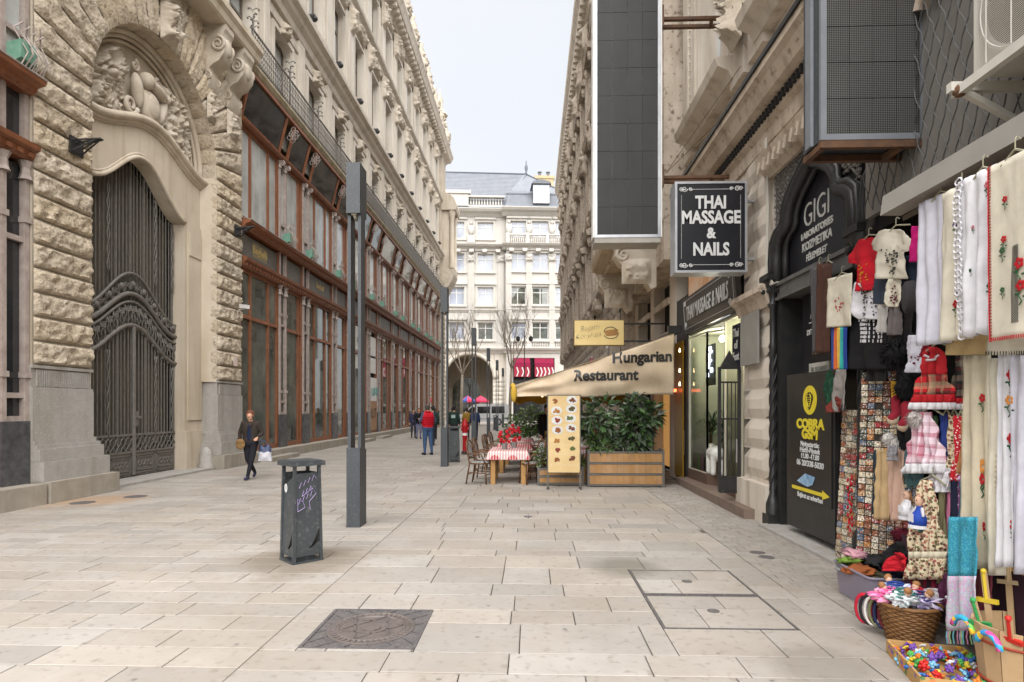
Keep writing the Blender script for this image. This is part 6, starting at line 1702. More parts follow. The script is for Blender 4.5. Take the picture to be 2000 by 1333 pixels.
def flowers(x, y, z, seed, lab, h=.3):
    rn = random.Random(seed); t = empty('flower_pot', (x, y, z), lab, 'flowers', 'red flowers on the tables')
    m = MB(); m.lathe([(.055, 0), (.07, .14), (.066, .14), (.06, .11), (0, .11)], (x, y, z), 12); m.build('glass_pot', pm('smoky_glass', (.25, .24, .23), None, 4, .15) if 'smoky_glass' not in MATS else MATS['smoky_glass'], t, smooth=True, angle=40)
    m = MB(); leaf_mass(m, (x, y, z + .2), .13, .13, .08, 120, .07, seed); m.build('leaves', M_pk, t)
    m = MB()
    for k in range(16):
        c = Vector((x + rn.uniform(-.13, .13), y + rn.uniform(-.1, .1), z + .22 + rn.uniform(-.05, h - .1)))
        for p in range(6):
            a = p * PI / 3; m.ball(c + Vector((.022 * math.cos(a), .01, .022 * math.sin(a))), .022, .012, .02, 6, 4)
    m.build('blossoms', M_red, t, smooth=True)
flowers(-.62, 13.55, .742, 1, 'red flowers in a glass pot at the front of the nearest table')
flowers(-.42, 14.1, .742, 2, 'taller bunch of red flowers behind the first on the nearest table', .42)
flowers(1.55, 13.9, .742, 5, 'red flowers inside the terrace behind the menu stand')
table(1.5, 14.1, 'pine table inside the terrace behind the planters', 'red gingham cloth on the table behind the planters', .8, .8)
# warm interior of the terrace
m = MB(); m.box(XR_ + .26, XR_ + .29, 15.0, 16.9, .1, 3.0); thing(m, 'restaurant_window', pm('warm_window', (.3, .16, .06), (.2, .1, .04), 1.5, .3, emit=((1, .5, .15), .06)), 'warm amber lit window at the back of the restaurant terrace', 'window')
m = MB(); m.box(XR_ - .03, XR_, 13.6, 14.35, .1, 3.2); thing(m, 'gold_door_panel', col('brass_strip', (150, 116, 30), .35), 'narrow brassy door panel between the awning and the black pillar', 'panel')
M_bulb = pm('warm_bulb', (.9, .7, .4), None, 4, .4, emit=((1, .72, .35), 1.5))
for i, (x, y, z, lb) in enumerate([(-.05, 15.5, 2.02, 'small warm bulb under the awning nearest its tied corner'), (.12, 16.4, 2.03, 'second small warm bulb under the awning'), (.3, 17.2, 2.02, 'third small warm bulb under the awning'), (3.3, 13.5, 2.95, 'upper warm bulb beside the awning edge'), (3.3, 13.5, 2.5, 'middle warm bulb beside the awning edge'), (3.3, 13.5, 2.2, 'lower warm bulb beside the awning edge')]):
    m = MB(); m.ball((x, y, z), .022, .022, .03, 8, 6); m.lathe([(.012, .022), (.012, .06)], (x, y, z), 6); thing(m, 'light_bulb', M_bulb, lb, 'bulb', 'warm bulbs of the terrace', smooth=True)
m = MB(); m.box(2.95, 3.35, 14.0, 14.06, 2.05, 2.12); thing(m, 'heater_bar', pm('heater_red', (.8, .1, .03), None, 4, .4, emit=((1, .16, .05), .8)), 'glowing red heater bar at the back of the terrace', 'heater')
# ================================================================== STREET FURNITURE
def make_lamp():
    t = empty('street_lamp', (0, 0, 0), '', 'street lamp', 'twin-post steel lamps along the street')
    w, d = .095, .165
    m = MB(); m.box(-w, w, -d, d, 0, 1.04); m.prism([(-d, 1.04), (d, 1.04), (d, 1.08), (-d, 1.12)], 'x', -w, w); m.box(-w - .004, w + .004, -d - .004, d + .004, 0, .02); m.build('base_column', M_anth, t)
    for y_, s_ in ((-d + .045, -1), (d - .045, 1)):
        for x_ in ((-w + .03, w - .03)):
            pass
    for x_ in (-w + .022, w - .022):
        m = MB(); m.box(x_ - .032, x_ + .032, -d, d, 1.08, 4.45) if False else m.box(x_ - .022, x_ + .022, -d + .06, d - .06, 1.06, 4.42); m.build('post', M_anth, t)
    m = MB(); m.box(-w - .002, w + .002, -d - .002, d + .002, 4.42, 5.13); m.build('lamp_head', M_anth, t)
    m = MB(); m.box(-.035, .035, -d + .03, d - .03, 4.405, 4.42); m.lathe([(.0, -.05), (.05, -.035), (.07, 0)], (0, 0, 4.40), 12, None, .5, 1.8); m.build('lens', pm('lamp_lens', (.62, .57, .46), None, 5, .3), t, smooth=True, angle=40)
    return t
lp0 = make_lamp()
ordn = ['nearest', 'second', 'third', 'fourth', 'fifth', 'sixth', 'seventh']
for i in range(6):
    o = lp0 if i == 0 else copy_tree(lp0)
    o.location = (-2.51, 8.5 + 8.7 * i, 0); o['label'] = ordn[i] + ' dark twin-post street lamp counting from the litter bin'
    if i == 0: o['label'] = 'tall dark twin-post street lamp nearest the front litter bin'
M_bin = pm('bin_steel', (.05, .057, .062), (.037, .042, .046), 4, .45, .08, 60, spec=.5, dirt=(.10, .105, .105, 1), streak=(.05, .055, .06, 1))
def make_bin():
    t = empty('litter_bin', (0, 0, 0), '', 'litter bin', 'steel litter bins')
    s = .135; b_ = .155
    # tapering side panels: bottom half-width b_, top s
    def panel(ang, zt0, zt1, nm='side_panel'):
        M = Matrix.Rotation(ang, 3, 'Z'); m = MB()
        pts = [(-b_ + .01, -b_, .07), (b_ - .01, -b_, .07), (b_ - .012, -b_, .20), (b_ - .012, -b_ + .003, .27), (s, -s - .004, zt1), (-s, -s - .004, zt0), (-b_ + .012, -b_ + .003, .27), (-b_ + .012, -b_, .20)]
        f = [M @ Vector(p) for p in pts]; g_ = [M @ Vector((p[0], p[1] + .006, p[2])) for p in pts]
        n = len(pts); m.add(f + g_, [tuple(range(n)), tuple(range(2*n-1, n-1, -1))] + [(i, n + i, n + (i+1) % n, (i+1) % n) for i in range(n)])
        o = m.build(nm, M_bin, t)
        for k in range(3):        # slanted drain slots with bright torn edges
            z = .19 + k * .055
            q = MB(); q.bar(M @ Vector((b_ - .015, -b_ - .003, z + .05)), M @ Vector((.02 + k * .02, -b_ - .003, .155 + k * .01)), .006, .018); q.build('slot', M_dark, o)
    panel(0, .97, .97); panel(PI / 2, .97, .97); panel(PI, .97, .97); panel(-PI / 2, .82, .95)
    m = MB()
    for sx in (-1, 1):
        for sy in (-1, 1): m.bar((sx * b_, sy * b_, 0), (sx * (s + .002), sy * (s + .002), 1.06), .032)
    m.build('corner_post', M_bin, t)
    m = MB(); m.box(-.19, .19, -.19, .19, 1.05, 1.1); m.box(-.17, .17, -.17, .17, 1.1, 1.107); m.build('cap', M_bin, t)
    m = MB(); m.box(-.175, .175, -.175, .175, 0, .018); m.box(-.1, .1, -.1, .1, .018, .1); m.build('foot_plate', M_bin, t)
    m = MB(); m.box(-s + .012, s - .012, -s + .012, s - .012, .1, .90); m.build('liner', M_dark, t)
    return t
b0 = make_bin()
for i, (x, y, a, lb) in enumerate([(-2.55, 6.55, 46, 'dark steel litter bin with flat cap and purple scrawl'), (-2.42, 18.6, 10, 'dark litter bin just behind the second lamp post'), (-2.75, 45.5, 10, 'small distant litter bin beside the far lamp posts')]):
    o = b0 if i == 0 else copy_tree(b0)
    o.location = (x, y, 0); o.rotation_euler = (0, 0, rad(a)); o['label'] = lb
# purple scrawl and white sticker on the near bin
rs = random.Random(12); m = MB()
sp = lambda u, z: (u, -.155 + .02 * (z - .27) / .7 - .008, z)
for k, (u0, z0, n, w_) in enumerate([(-.09, .83, 9, .024), (-.06, .74, 7, .02), (-.1, .66, 8, .022)]):
    m.tube([sp(u0 + j * w_, z0 + (.03 if j % 2 else -.02) + .012 * j) for j in range(n)], .0035, 4)
m.tube([sp(-.11, .56), sp(-.11, .7), sp(-.05, .66), sp(-.03, .6), sp(-.11, .56)], .0035, 4); m.tube([sp(-.06, .72), sp(.06, .8), sp(.1, .74), sp(.02, .66), sp(.03, .57)], .0035, 4)
o = m.build('scrawl', pm('purple_marker', (.36, .28, .5), None, 5, .5)); o.parent = b0
m = MB(); m.lathe([(.035, 0), (.035, .002), (.018, .002), (.018, 0)], (-.147, .06, .8), 14, Matrix.Rotation(rad(-90), 3, 'Y'), 1.4, 1); o = m.build('sticker', M_letter); o.parent = b0
# hydrant
hy = empty('fire_hydrant', (-2.42, 21.6, 0), 'slim red pillar hydrant with white band between the lamp posts', 'hydrant')
M_hr = col('hydrant_red', (176, 30, 38), .4); x, y = -2.42, 21.6
m = MB(); m.lathe([(.13, 0), (.13, .1), (.09, .12)], (x, y, 0), 14); m.build('base', col('hydrant_base', (70, 60, 56)), hy)
m = MB(); m.lathe([(.09, .1), (.085, .6), (.1, .62), (.1, .68)], (x, y, 0), 14); m.build('lower_barrel', M_hr, hy, smooth=True, angle=40)
m = MB(); m.lathe([(.088, .68), (.088, .78)], (x, y, 0), 14); m.build('white_band', M_white, hy)
m = MB(); m.lathe([(.1, .78), (.1, .95), (.13, 1.0), (.13, 1.06), (.1, 1.1), (.09, 1.18), (.05, 1.24), (.03, 1.28), (0, 1.29)], (x, y, 0), 14); m.build('bonnet', M_hr, hy, smooth=True, angle=40)
for a in (-1, 1):
    m = MB(); m.lathe([(.05, 0), (.05, .1), (.06, .1), (.06, .14), (0, .15)], (x, y, .92), 10, Matrix.Rotation(rad(90 * a), 3, 'Y')); m.build('outlet', M_hr, hy, smooth=True, angle=40)
# van
vn = empty('white_van', (-5.0, 58, 0), 'white van parked across the end of the street', 'van')
M_vw = pm('van_white', (.70, .71, .73), None, 2, .25, spec=.6)
x0 = -7.3; L_ = 5.1
prof = [(0, .35), (0, .8), (.12, .98), (.75, 1.12), (1.35, 1.72), (1.7, 1.98), (2.2, 2.08), (4.9, 2.06), (5.05, 1.9), (5.1, .9), (5.08, .35)]
m = MB(); m.prism([(x0 + a, b) for a, b in prof], 'y', 57.1, 58.9); m.build('body', M_vw, vn)
for (pts) in ([(1.0, 1.16), (1.48, 1.70), (1.95, 1.78), (1.95, 1.16)], [(2.1, 1.16), (2.1, 1.8), (3.3, 1.82), (3.3, 1.16)], [(3.45, 1.16), (3.45, 1.82), (4.7, 1.82), (4.7, 1.16)]):
    m = MB(); m.prism([(x0 + a, b) for a, b in pts], 'y', 57.08, 57.1); m.build('side_window', M_glass_d, vn)
m = MB(); m.add([(x0 + .78, 57.2, 1.17), (x0 + .78, 58.8, 1.17), (x0 + 1.36, 58.7, 1.76), (x0 + 1.36, 57.3, 1.76)], [(0, 1, 2, 3)]); m.build('windscreen', M_glass_d, vn)
for a in (.95, 4.1):
    m = MB(); m.lathe([(.33, 0), (.34, .05), (.34, .2), (.2, .22)], (x0 + a, 57.25, .34), 18, Matrix.Rotation(rad(90), 3, 'X')); w_ = m.build('wheel', M_black, vn, smooth=True, angle=40)
    m = MB(); m.lathe([(.19, 0), (.19, .01), (0, .02)], (x0 + a, 57.03, .34), 14, Matrix.Rotation(rad(90), 3, 'X')); m.build('hubcap', M_alu, w_)
for (a, b, c_) in ((.02, .3, M_letter), ):
    m = MB(); m.box(x0 - .02, x0 + .25, 57.08, 57.3, .82, .98); m.build('headlight', M_letter, vn)
m = MB(); m.box(x0 + .2, x0 + 4.95, 57.085, 57.1, .62, .66); m.box(x0 - .03, x0 + .2, 57.08, 58.9, .38, .6); m.build('trim_strip', M_black, vn)
# parasols by the arcade
def parasol(x, y, c1, c2, lab, r=.95):
    t = empty('parasol', (x, y, 0), lab, 'parasol', 'parasols by the arcade')
    m = MB(); m.tube([(x, y, 0), (x, y, 3.1)], .03, 6); m.build('pole', M_alu, t)
    for k in range(8):
        a0, a1 = k * PI / 4, (k + 1) * PI / 4
        m = MB(); m.add([(x, y, 3.15), (x + r*math.cos(a0), y + r*math.sin(a0), 2.55), (x + r*math.cos(a1), y + r*math.sin(a1), 2.55), (x + r*math.cos(a0), y + r*math.sin(a0), 2.35), (x + r*math.cos(a1), y + r*math.sin(a1), 2.35)], [(0, 1, 2), (1, 3, 4, 2)]); m.build('panel', (c1, c2)[k % 2], t)
C_p, C_b = col('parasol_pink', (224, 62, 96)), col('parasol_blue', (62, 96, 164))
parasol(-7.6, 71, C_p, C_b, 'pink and blue parasol left of the pair by the arcade'); parasol(-6.1, 71.4, C_p, C_p, 'plain pink parasol right of the pair by the arcade')
# bare plane trees
M_bark = pm('pale_bark', (.27, .225, .175), (.19, .155, .115), 3, .85, .3, 12)
def tree(x, y, h, seed, lab, lean=0.0, spread=1.0):
    rn = random.Random(seed); t = empty('bare_tree', (x, y, 0), lab, 'tree', 'bare trees at the end of the street')
    tr = MB(); br = MB()
    fork = h * .45
    tr.tube([(x, y, 0), (x + lean * .3, y, fork * .5), (x + lean, y, fork)], [.19, .15, .13], 8); tr.build('trunk', M_bark, t, smooth=True)
    def grow(p, d, L_, r, dep):
        n = 4; pts = [p]; q = p; dd = d
        for k in range(n):
            dd = (dd + Vector((rn.uniform(-.2, .2), rn.uniform(-.2, .2), .12))).normalized(); q = q + dd * L_ / n; pts.append(q)
        br.tube(pts, [r * (1 - .5 * k / n) for k in range(n + 1)], 5 if dep < 2 else 3, cap=False)
        if dep >= 4: return
        for k in range(3 if dep < 1 else (4 if dep < 3 else 3)):
            a = rn.uniform(0, 2*PI); b = pts[rn.randint(2, n)]
            side = Vector((math.cos(a), math.sin(a), 0)); nd = (dd * .75 + side * .55 * spread + Vector((0, 0, .3))).normalized()
            grow(b, nd, L_ * rn.uniform(.55, .75), r * .52, dep + 1)
    base = Vector((x + lean, y, fork))
    for k in range(4):
        a = k * PI / 2 + rn.uniform(-.4, .4)
        grow(base, Vector((math.cos(a) * .55 * spread, math.sin(a) * .4, 1)).normalized(), h * .27, .085, 0)
    br.build('branches', M_bark, t, smooth=True)
tree(-7.5, 63.5, 11.6, 5, 'bare slim tree in front of the far arch', .1, .8); tree(-2.3, 62, 12.6, 9, 'wider bare tree in front of the far white facade', .2, 1.05)
m = MB(); m.tube([(-.75, 61, 0), (-.75, 61, 9.5)], [.07, .04], 8); m.tube([(-.75, 61, 8.9), (-.45, 61, 9.3), (-.1, 61, 9.0)], .025, 5); m.tube([(-.75, 61, 8.9), (-1.05, 61, 9.3), (-1.4, 61, 9.0)], .025, 5)
for a in (-.1, -1.4): m.lathe([(.05, 0), (.2, -.1), (.22, -.4), (.1, -.55), (0, -.58)], (a, 61, 9.0), 8)
thing(m, 'street_lantern', M_black, 'thin black two-armed lantern post before the far facade', 'lantern post')
# ================================================================== PEOPLE
def person(name, lab, loc, head_deg, H, C, pose, voxel=.016, extra=None):
    """body as one continuous surface; local frame faces -Y. C = colours by region. pose overrides joints"""
    k = H / 1.75; a = rad(head_deg); ca, sa = math.cos(a), math.sin(a)
    def W(p): return (loc[0] + k * (p[0] * ca - p[1] * sa), loc[1] + k * (p[0] * sa + p[1] * ca), loc[2] + k * p[2])
    J = dict(hipL=(.09, 0, .92), hipR=(-.09, 0, .92), kneL=(.1, -.02, .5), kneR=(-.1, -.02, .5), ankL=(.1, .01, .09), ankR=(-.1, .01, .09),
             shL=(.175, .01, 1.42), shR=(-.175, .01, 1.42), elL=(.25, .03, 1.15), elR=(-.25, .03, 1.15), wrL=(.25, -.08, .92), wrR=(-.25, -.08, .92), head=(0, -.02, 1.63), toeL=None, toeR=None)
    J.update(pose)
    mats = [C['top'], C['legs'], C['skin'], C['hair'], C['shoe'], C.get('shirt', C['top']), C.get('sleeve', C['top'])]
    b = C.get('bulk', 1.0); P = []
    def cap(p, q, r0, r1, m_): P.append((W(p), W(q), r0 * k, r1 * k, m_))
    sub = lambda p, d: (p[0] + d[0], p[1] + d[1], p[2] + d[2])
    for s_ in (-.055, 0, .055):
        cap((s_ * 1.3, .005, .99), (s_ * 1.6, .0, 1.36), .105 * b, .105 * b, 0)
    cap((-.07, 0, .93), (.07, 0, .93), .115 * b, .115 * b, 0 if C.get('long') else 1)
    cap((-.06, 0, 1.0), (.06, 0, 1.0), .118 * b, .118 * b, 0)
    cap((-.13, .01, 1.41), (.13, .01, 1.41), .075, .075, 0)
    if 'shirt' in C: cap((0, -.075, 1.02), (0, -.075, 1.36), .06 * b, .05, 5)
    cap((0, .005, 1.42), (0, -.01, 1.55), .058, .05, 2)
    h = J['head']
    cap((h[0], h[1] + .01, h[2] + .015), (h[0], h[1] + .005, h[2] + .03), .088, .086, 3)
    cap((h[0], h[1] - .022, h[2] - .07), (h[0], h[1] - .02, h[2] + .0), .058, .075, 2)
    cap((h[0], h[1] - .09, h[2] - .015), (h[0], h[1] - .105, h[2] - .03), .012, .016, 2)
    for s_ in (-1, 1): cap((h[0] + s_ * .078, h[1], h[2] - .02), (h[0] + s_ * .08, h[1] + .005, h[2] + .01), .014, .016, 2)
    cap((h[0], h[1] + .02, h[2] + .05), (h[0], h[1] + .035, h[2] - .03), .09, .07, 3)
    if C.get('longhair'): cap((h[0], h[1] + .04, h[2]), (h[0], h[1] + .05, h[2] - .2), .085, .07, 3)
    for s_, n in ((1, 'L'), (-1, 'R')):
        cap(J['hip' + n], J['kne' + n], .088 * b, .062 * b, 1); cap(J['kne' + n], J['ank' + n], .062 * b, .042, 1)
        an = J['ank' + n]; toe = J['toe' + n] or sub(an, (s_ * .02, -.17, -.05))
        cap(sub(an, (0, .03, -.045)), toe, .042, .036, 4)
        cap(J['sh' + n], J['el' + n], .062, .05, 6); cap(J['el' + n], J['wr' + n], .05, .036, 6)
        w_ = J['wr' + n]; e_ = J['el' + n]; d = Vector(w_) - Vector(e_); d.normalize(); sd = d.cross(Vector((0, 1, .2))).normalized()
        hd = Vector(w_) + d * .08; cap(w_, tuple(hd), .03, .034, 2)
        for f in range(4):
            o_ = sd * (-.027 + .018 * f); cap(tuple(hd + o_), tuple(hd + o_ * 1.1 + d * (.055, .07, .068, .05)[f] + Vector((0, -.015, 0))), .0105, .009, 2)
        cap(tuple(Vector(w_) + d * .03), tuple(Vector(w_) + d * .075 + sd * .05 + Vector((0, -.02, 0))), .013, .010, 2)
    if extra:
        for e in extra: cap(*e)
    t = empty(name, loc, lab, 'person')
    blob(P, voxel * k, 'body', mats, t, 1)
    return t, W, k
SK = col('skin', (214, 164, 136), .6)
def CC(n, rgb): return col('cloth_' + n, rgb, .85, bump=.2, bscale=60)
# woman walking towards us
t, W, k = person('person', 'woman in dark jacket and navy top walking with a tan shoulder bag and carrier bag', (-6.6, 13.85, 0), 8, 1.63,
    dict(top=CC('olivebrown', (58, 50, 44)), legs=CC('blacktrouser', (34, 34, 42)), skin=SK, hair=col('hair_auburn', (110, 66, 48), .6), shoe=col('shoe_navy', (60, 60, 90)), shirt=CC('navy', (26, 38, 66)), bulk=1.12),
    dict(hipL=(.09, 0, .92), kneL=(.06, -.1, .52), ankL=(-.02, -.16, .1), toeL=(-.03, -.32, .05), kneR=(-.07, .03, .5), ankR=(.0, .32, .17), toeR=(.0, .26, .06), elL=(.28, .04, 1.16), wrL=(.22, -.16, 1.06), elR=(-.28, .06, 1.16), wrR=(-.24, -.02, .92), head=(.0, -.04, 1.62)), .012)
m = MB()      # face: eyes and mouth, fringe
for s_ in (-1, 1): m.ball(W((s_ * .03, -.125, 1.625)), .009 * k, .005 * k, .006 * k, 6, 4)
m.build('eyes', M_dark, t)
m = MB(); m.ball(W((0, -.122, 1.565)), .022 * k, .008 * k, .007 * k, 8, 4); m.build('mouth', col('lips', (160, 80, 76)), t)
m = MB(); rh_ = random.Random(2)
for j in range(60):
    a_ = rh_.uniform(-.1, PI + .1); e_ = rh_.uniform(.1, 1.4)
    m.ball(W((.092 * math.cos(a_) * math.cos(e_), .0 + .09 * math.sin(a_) * math.cos(e_) - .03, 1.645 + .085 * math.sin(e_))), .024 * k, nu=6, nv=4)
m.build('hair', MATS['hair_auburn'], t, smooth=True)
bag = empty('shoulder_bag', W((-.2, -.16, .9)), 'tan canvas shoulder bag at the walking woman\'s hip', 'bag')
m = MB(); pts = []
m.ball(W((-.19, -.17, .9)), .12 * k, .055 * k, .135 * k, 16, 10); c_ = m.build('pouch', col('tan_canvas', (150, 118, 78), .85, bump=.3, bscale=80), bag, smooth=True)
m = MB(); m.ball(W((-.19, -.185, .95)), .112 * k, .05 * k, .085 * k, 16, 8); m.build('flap', col('tan_flap', (136, 104, 66), .85), bag)
m = MB(); m.tube([W(p) for p in ((-.28, -.13, 1.02), (-.12, -.16, 1.2), (.05, -.15, 1.36), (.13, -.04, 1.49), (.08, .1, 1.4), (-.15, .15, 1.1), (-.3, .0, 1.0))], .013, 5, flat=.5); m.build('strap', col('strap_brown', (92, 66, 50)), bag)
cb_ = empty('carrier_bag', W((.34, .02, .72)), 'white and grey-blue plastic carrier bag in the walking woman\'s hand', 'bag')
def cbf(u, v):
    r = 1 - .15 * v; w_ = .05 + .05 * math.sin(PI * v)
    nn = noise.noise(Vector((u * 6, v * 4, 3))) * .03
    return W((.34 + (.17 + nn) * math.cos(2*PI*u) * r, .04 + (w_ + nn) * math.sin(2*PI*u), .46 + .38 * v + .03 * math.sin(5 * 2*PI*u) * v))
m = MB(); m.grid(cbf, 24, 10); m.cur = 1
o = m.build('bag_body', [col('bag_white', (222, 222, 230), .4), col('bag_blue', (74, 84, 116), .4)], cb_, smooth=True)
o.data.polygons.foreach_set('material_index', [1 if i // 24 >= 6 else 0 for i in range(240)])
m = MB()
for s_ in (-.06, .06): m.tube([W((.34 + s_ * 2, .04, .82)), W((.3 + s_, .0, .95)), W((.26, -.16, 1.0))], .012, 5)
m.build('handles', MATS['bag_blue'], cb_)
# man in red vest, back towards us
t, W, k = person('person', 'man in bright red padded vest, blue sleeves and jeans, seen from behind', (-3.72, 21.3, 0), 215, 1.80,
    dict(top=CC('redvest', (206, 24, 44)), legs=CC('jeans', (66, 92, 128)), skin=SK, hair=col('hair_greydark', (80, 74, 70), .6), shoe=col('shoe_black', (36, 36, 40)), sleeve=CC('bluesleeve', (76, 86, 110)), bulk=1.22),
    dict(elL=(.29, .0, 1.17), wrL=(.2, -.18, 1.12), elR=(-.29, .0, 1.17), wrR=(-.2, -.18, 1.12), head=(0, -.05, 1.63), ankL=(.11, .0, .09), ankR=(-.13, .06, .09), kneR=(-.11, .02, .5)), .015)
m = MB()
for z in (1.08, 1.16, 1.24, 1.32): m.tube([W((.245 * math.cos(a * PI / 12), .165 * math.sin(a * PI / 12), z)) for a in range(24)], .012, 5, closed=True)
m.build('quilting', MATS['cloth_redvest'], t, smooth=True)
m = MB(); m.tube([W((.09 * math.cos(a * PI / 8), .075 * math.sin(a * PI / 8) , 1.5)) for a in range(16)], .03, 6, closed=True); m.build('collar', MATS['cloth_redvest'], t, smooth=True)
def simple(lab, px, py, h, head, top, legs, hair, n, **kw):
    pose = kw.pop('pose', {}); C = dict(top=CC(n + 'top', top), legs=CC(n + 'legs', legs), skin=SK, hair=col('hair_' + n, hair, .6), shoe=MATS['shoe_black']); C.update(kw)
    return person('person', lab, (px, py, 0), head, h, C, pose, .02)
walk = dict(kneL=(.08, -.12, .52), ankL=(.08, -.1, .1), kneR=(-.08, .06, .5), ankR=(-.08, .25, .14), toeR=(-.08, .14, .05))
simple('person in black coat and pale jeans holding a phone near the far kerb', -6.15, 32.4, 1.66, 15, (30, 28, 34), (120, 126, 156), (112, 82, 60), 'blk', long=True, longhair=True, pose=dict(elL=(.27, -.02, 1.16), wrL=(.05, -.22, 1.14), elR=(-.27, -.02, 1.16), wrR=(-.05, -.22, 1.14)))
simple('person in dark blue coat half hidden beside the one in black', -6.6, 33.2, 1.62, 20, (60, 58, 84), (60, 62, 80), (90, 66, 52), 'dkb', longhair=True)
simple('person in grey scarf behind the man in the red vest', -5.15, 31.5, 1.66, 200, (70, 74, 72), (46, 46, 52), (50, 40, 36), 'gry')
t1, W1, k1 = simple('left one of two people in dark green jackets walking away', -4.42, 26.6, 1.78, 180, (34, 56, 48), (36, 36, 44), (38, 40, 38), 'grn', bulk=1.15, pose=walk)
t2, W2, k2 = simple('right one of two people in dark green jackets walking away', -3.55, 27.2, 1.78, 176, (32, 54, 46), (40, 38, 44), (36, 36, 36), 'grn2', bulk=1.15, pose=dict(kneR=(-.08, -.12, .52), ankR=(-.08, -.1, .1), kneL=(.08, .06, .5), ankL=(.08, .25, .14), toeL=(.08, .14, .05)))
for t_, W_ in ((t1, W1), (t2, W2)):
    m = MB(); m.grid(lambda u, v: W_((-.09 + .18 * u, .155 + .01 * math.sin(PI * u), 1.2 + .14 * v)), 4, 3); m.build('back_print', col('print_grey', (170, 190, 186)), t_)
simple('person in dark green jacket between the two others', -4.0, 30.2, 1.70, 180, (48, 64, 56), (34, 34, 38), (34, 30, 30), 'grn3', pose=walk)
simple('person in navy jacket standing by the third lamp post', -2.95, 31.0, 1.70, 190, (44, 58, 92), (44, 48, 70), (74, 56, 46), 'nvy', bulk=1.1)
simple('person in mustard jacket beside the one in navy', -3.5, 32.2, 1.68, 200, (150, 116, 44), (50, 52, 64), (60, 48, 40), 'mst')
t3, W3, k3 = simple('waiter in black with a gold apron behind the menu stand', .42, 16.9, 1.78, 30, (28, 26, 28), (32, 30, 30), (60, 44, 36), 'wtr')
m = MB(); m.grid(lambda u, v: W3((-.16 + .32 * u, -.15 - .03 * math.sin(PI*u), .62 + .4 * v)), 6, 5); m.build('apron', col('apron_gold', (170, 140, 70)), t3)
# pigeons
for (x, y, a, lb) in ((-7.0, 37.5, 40, 'small pigeon on the paving by the far kerb'),):
    t = empty('pigeon', (x, y, 0), lb, 'bird')
    c, s = math.cos(rad(a)), math.sin(rad(a)); Wp = lambda p: (x + p[0]*c - p[1]*s, y + p[0]*s + p[1]*c, p[2])
    blob([(Wp((0, -.06, .17)), Wp((0, .08, .15)), .07, .05, 0), (Wp((0, .08, .15)), Wp((0, .2, .13)), .03, .015, 0), (Wp((0, -.09, .2)), Wp((0, -.11, .27)), .035, .03, 0), (Wp((0, -.14, .27)), Wp((0, -.165, .265)), .01, .005, 0), (Wp((.02, -.01, .1)), Wp((.02, -.01, .01)), .012, .01, 0), (Wp((-.02, -.01, .1)), Wp((-.02, -.01, .01)), .012, .01, 0)], .012, 'body', [col('pigeon_grey', (110, 112, 122))], t)
# ================================================================== SOUVENIR STALL
_s, _c = math.sin(rad(1.9)), math.cos(rad(1.9))
def at(x, y, Xp):
    """point on the plane X = Xp (parallel to the shop front)"""
    a, b = (x - 1000) / 1170, (797 - y) / 1170
    d = (a * _c - _s, a * _s + _c, b); t_ = Xp / d[0]
    return Vector((Xp, d[1] * t_, CAM_H + d[2] * t_))
def mat_check(name, base, c1, c2, per):
    m = pm(name, srgb(*base), None, 4, .85); N = m.node_tree.nodes; L = m.node_tree.links; b = N['Principled BSDF']
    ge = N.new('ShaderNodeNewGeometry'); sp = N.new('ShaderNodeSeparateXYZ'); L.new(ge.outputs['Position'], sp.inputs[0]); prev = None
    for k, (c, pr) in enumerate(((c1, per), (c2, per * 1.7))):
        for ax in (1, 2):
            mo = N.new('ShaderNodeMath'); mo.operation = 'PINGPONG'; mo.inputs[1].default_value = pr; L.new(sp.outputs[ax], mo.inputs[0])
            g_ = N.new('ShaderNodeMath'); g_.operation = 'GREATER_THAN'; g_.inputs[1].default_value = pr * .6; L.new(mo.outputs[0], g_.inputs[0])
            h_ = N.new('ShaderNodeMath'); h_.operation = 'MULTIPLY'; h_.inputs[1].default_value = .6 if k == 0 else .25; L.new(g_.outputs[0], h_.inputs[0])
            mx = N.new('ShaderNodeMix'); mx.data_type = 'RGBA'; mx.inputs[7].default_value = srgb(*c); L.new(h_.outputs[0], mx.inputs[0])
            if prev: L.new(prev, mx.inputs[6])
            else: mx.inputs[6].default_value = srgb(*base)
            prev = mx.outputs[2]
    L.new(prev, b.inputs['Base Color']); return m
def mat_spots(name, base, cols, scale, thr=.45, rough=.85):
    m = pm(name, srgb(*base), None, 4, rough); N = m.node_tree.nodes; L = m.node_tree.links; b = N['Principled BSDF']
    ge = N.new('ShaderNodeNewGeometry'); vo = N.new('ShaderNodeTexVoronoi'); vo.inputs['Scale'].default_value = scale; L.new(ge.outputs['Position'], vo.inputs['Vector'])
    rp_ = N.new('ShaderNodeValToRGB'); rp_.color_ramp.interpolation = 'CONSTANT'; el = rp_.color_ramp.elements
    el[0].color = srgb(*cols[0]); el[0].position = 0
    for i, c in enumerate(cols[1:]):
        e = el.new((i + 1) / len(cols)) if i + 1 < len(cols) else None
        if e: e.color = srgb(*c)
    el[-1].position = .999
    sp = N.new('ShaderNodeSeparateColor'); L.new(vo.outputs['Color'], sp.inputs[0]); L.new(sp.outputs[0], rp_.inputs[0])
    lt = N.new('ShaderNodeMath'); lt.operation = 'LESS_THAN'; lt.inputs[1].default_value = thr; L.new(vo.outputs['Distance'], lt.inputs[0])
    mx = N.new('ShaderNodeMix'); mx.data_type = 'RGBA'; mx.inputs[6].default_value = srgb(*base); L.new(lt.outputs[0], mx.inputs[0]); L.new(rp_.outputs[0], mx.inputs[7]); L.new(mx.outputs[2], b.inputs['Base Color']); return m
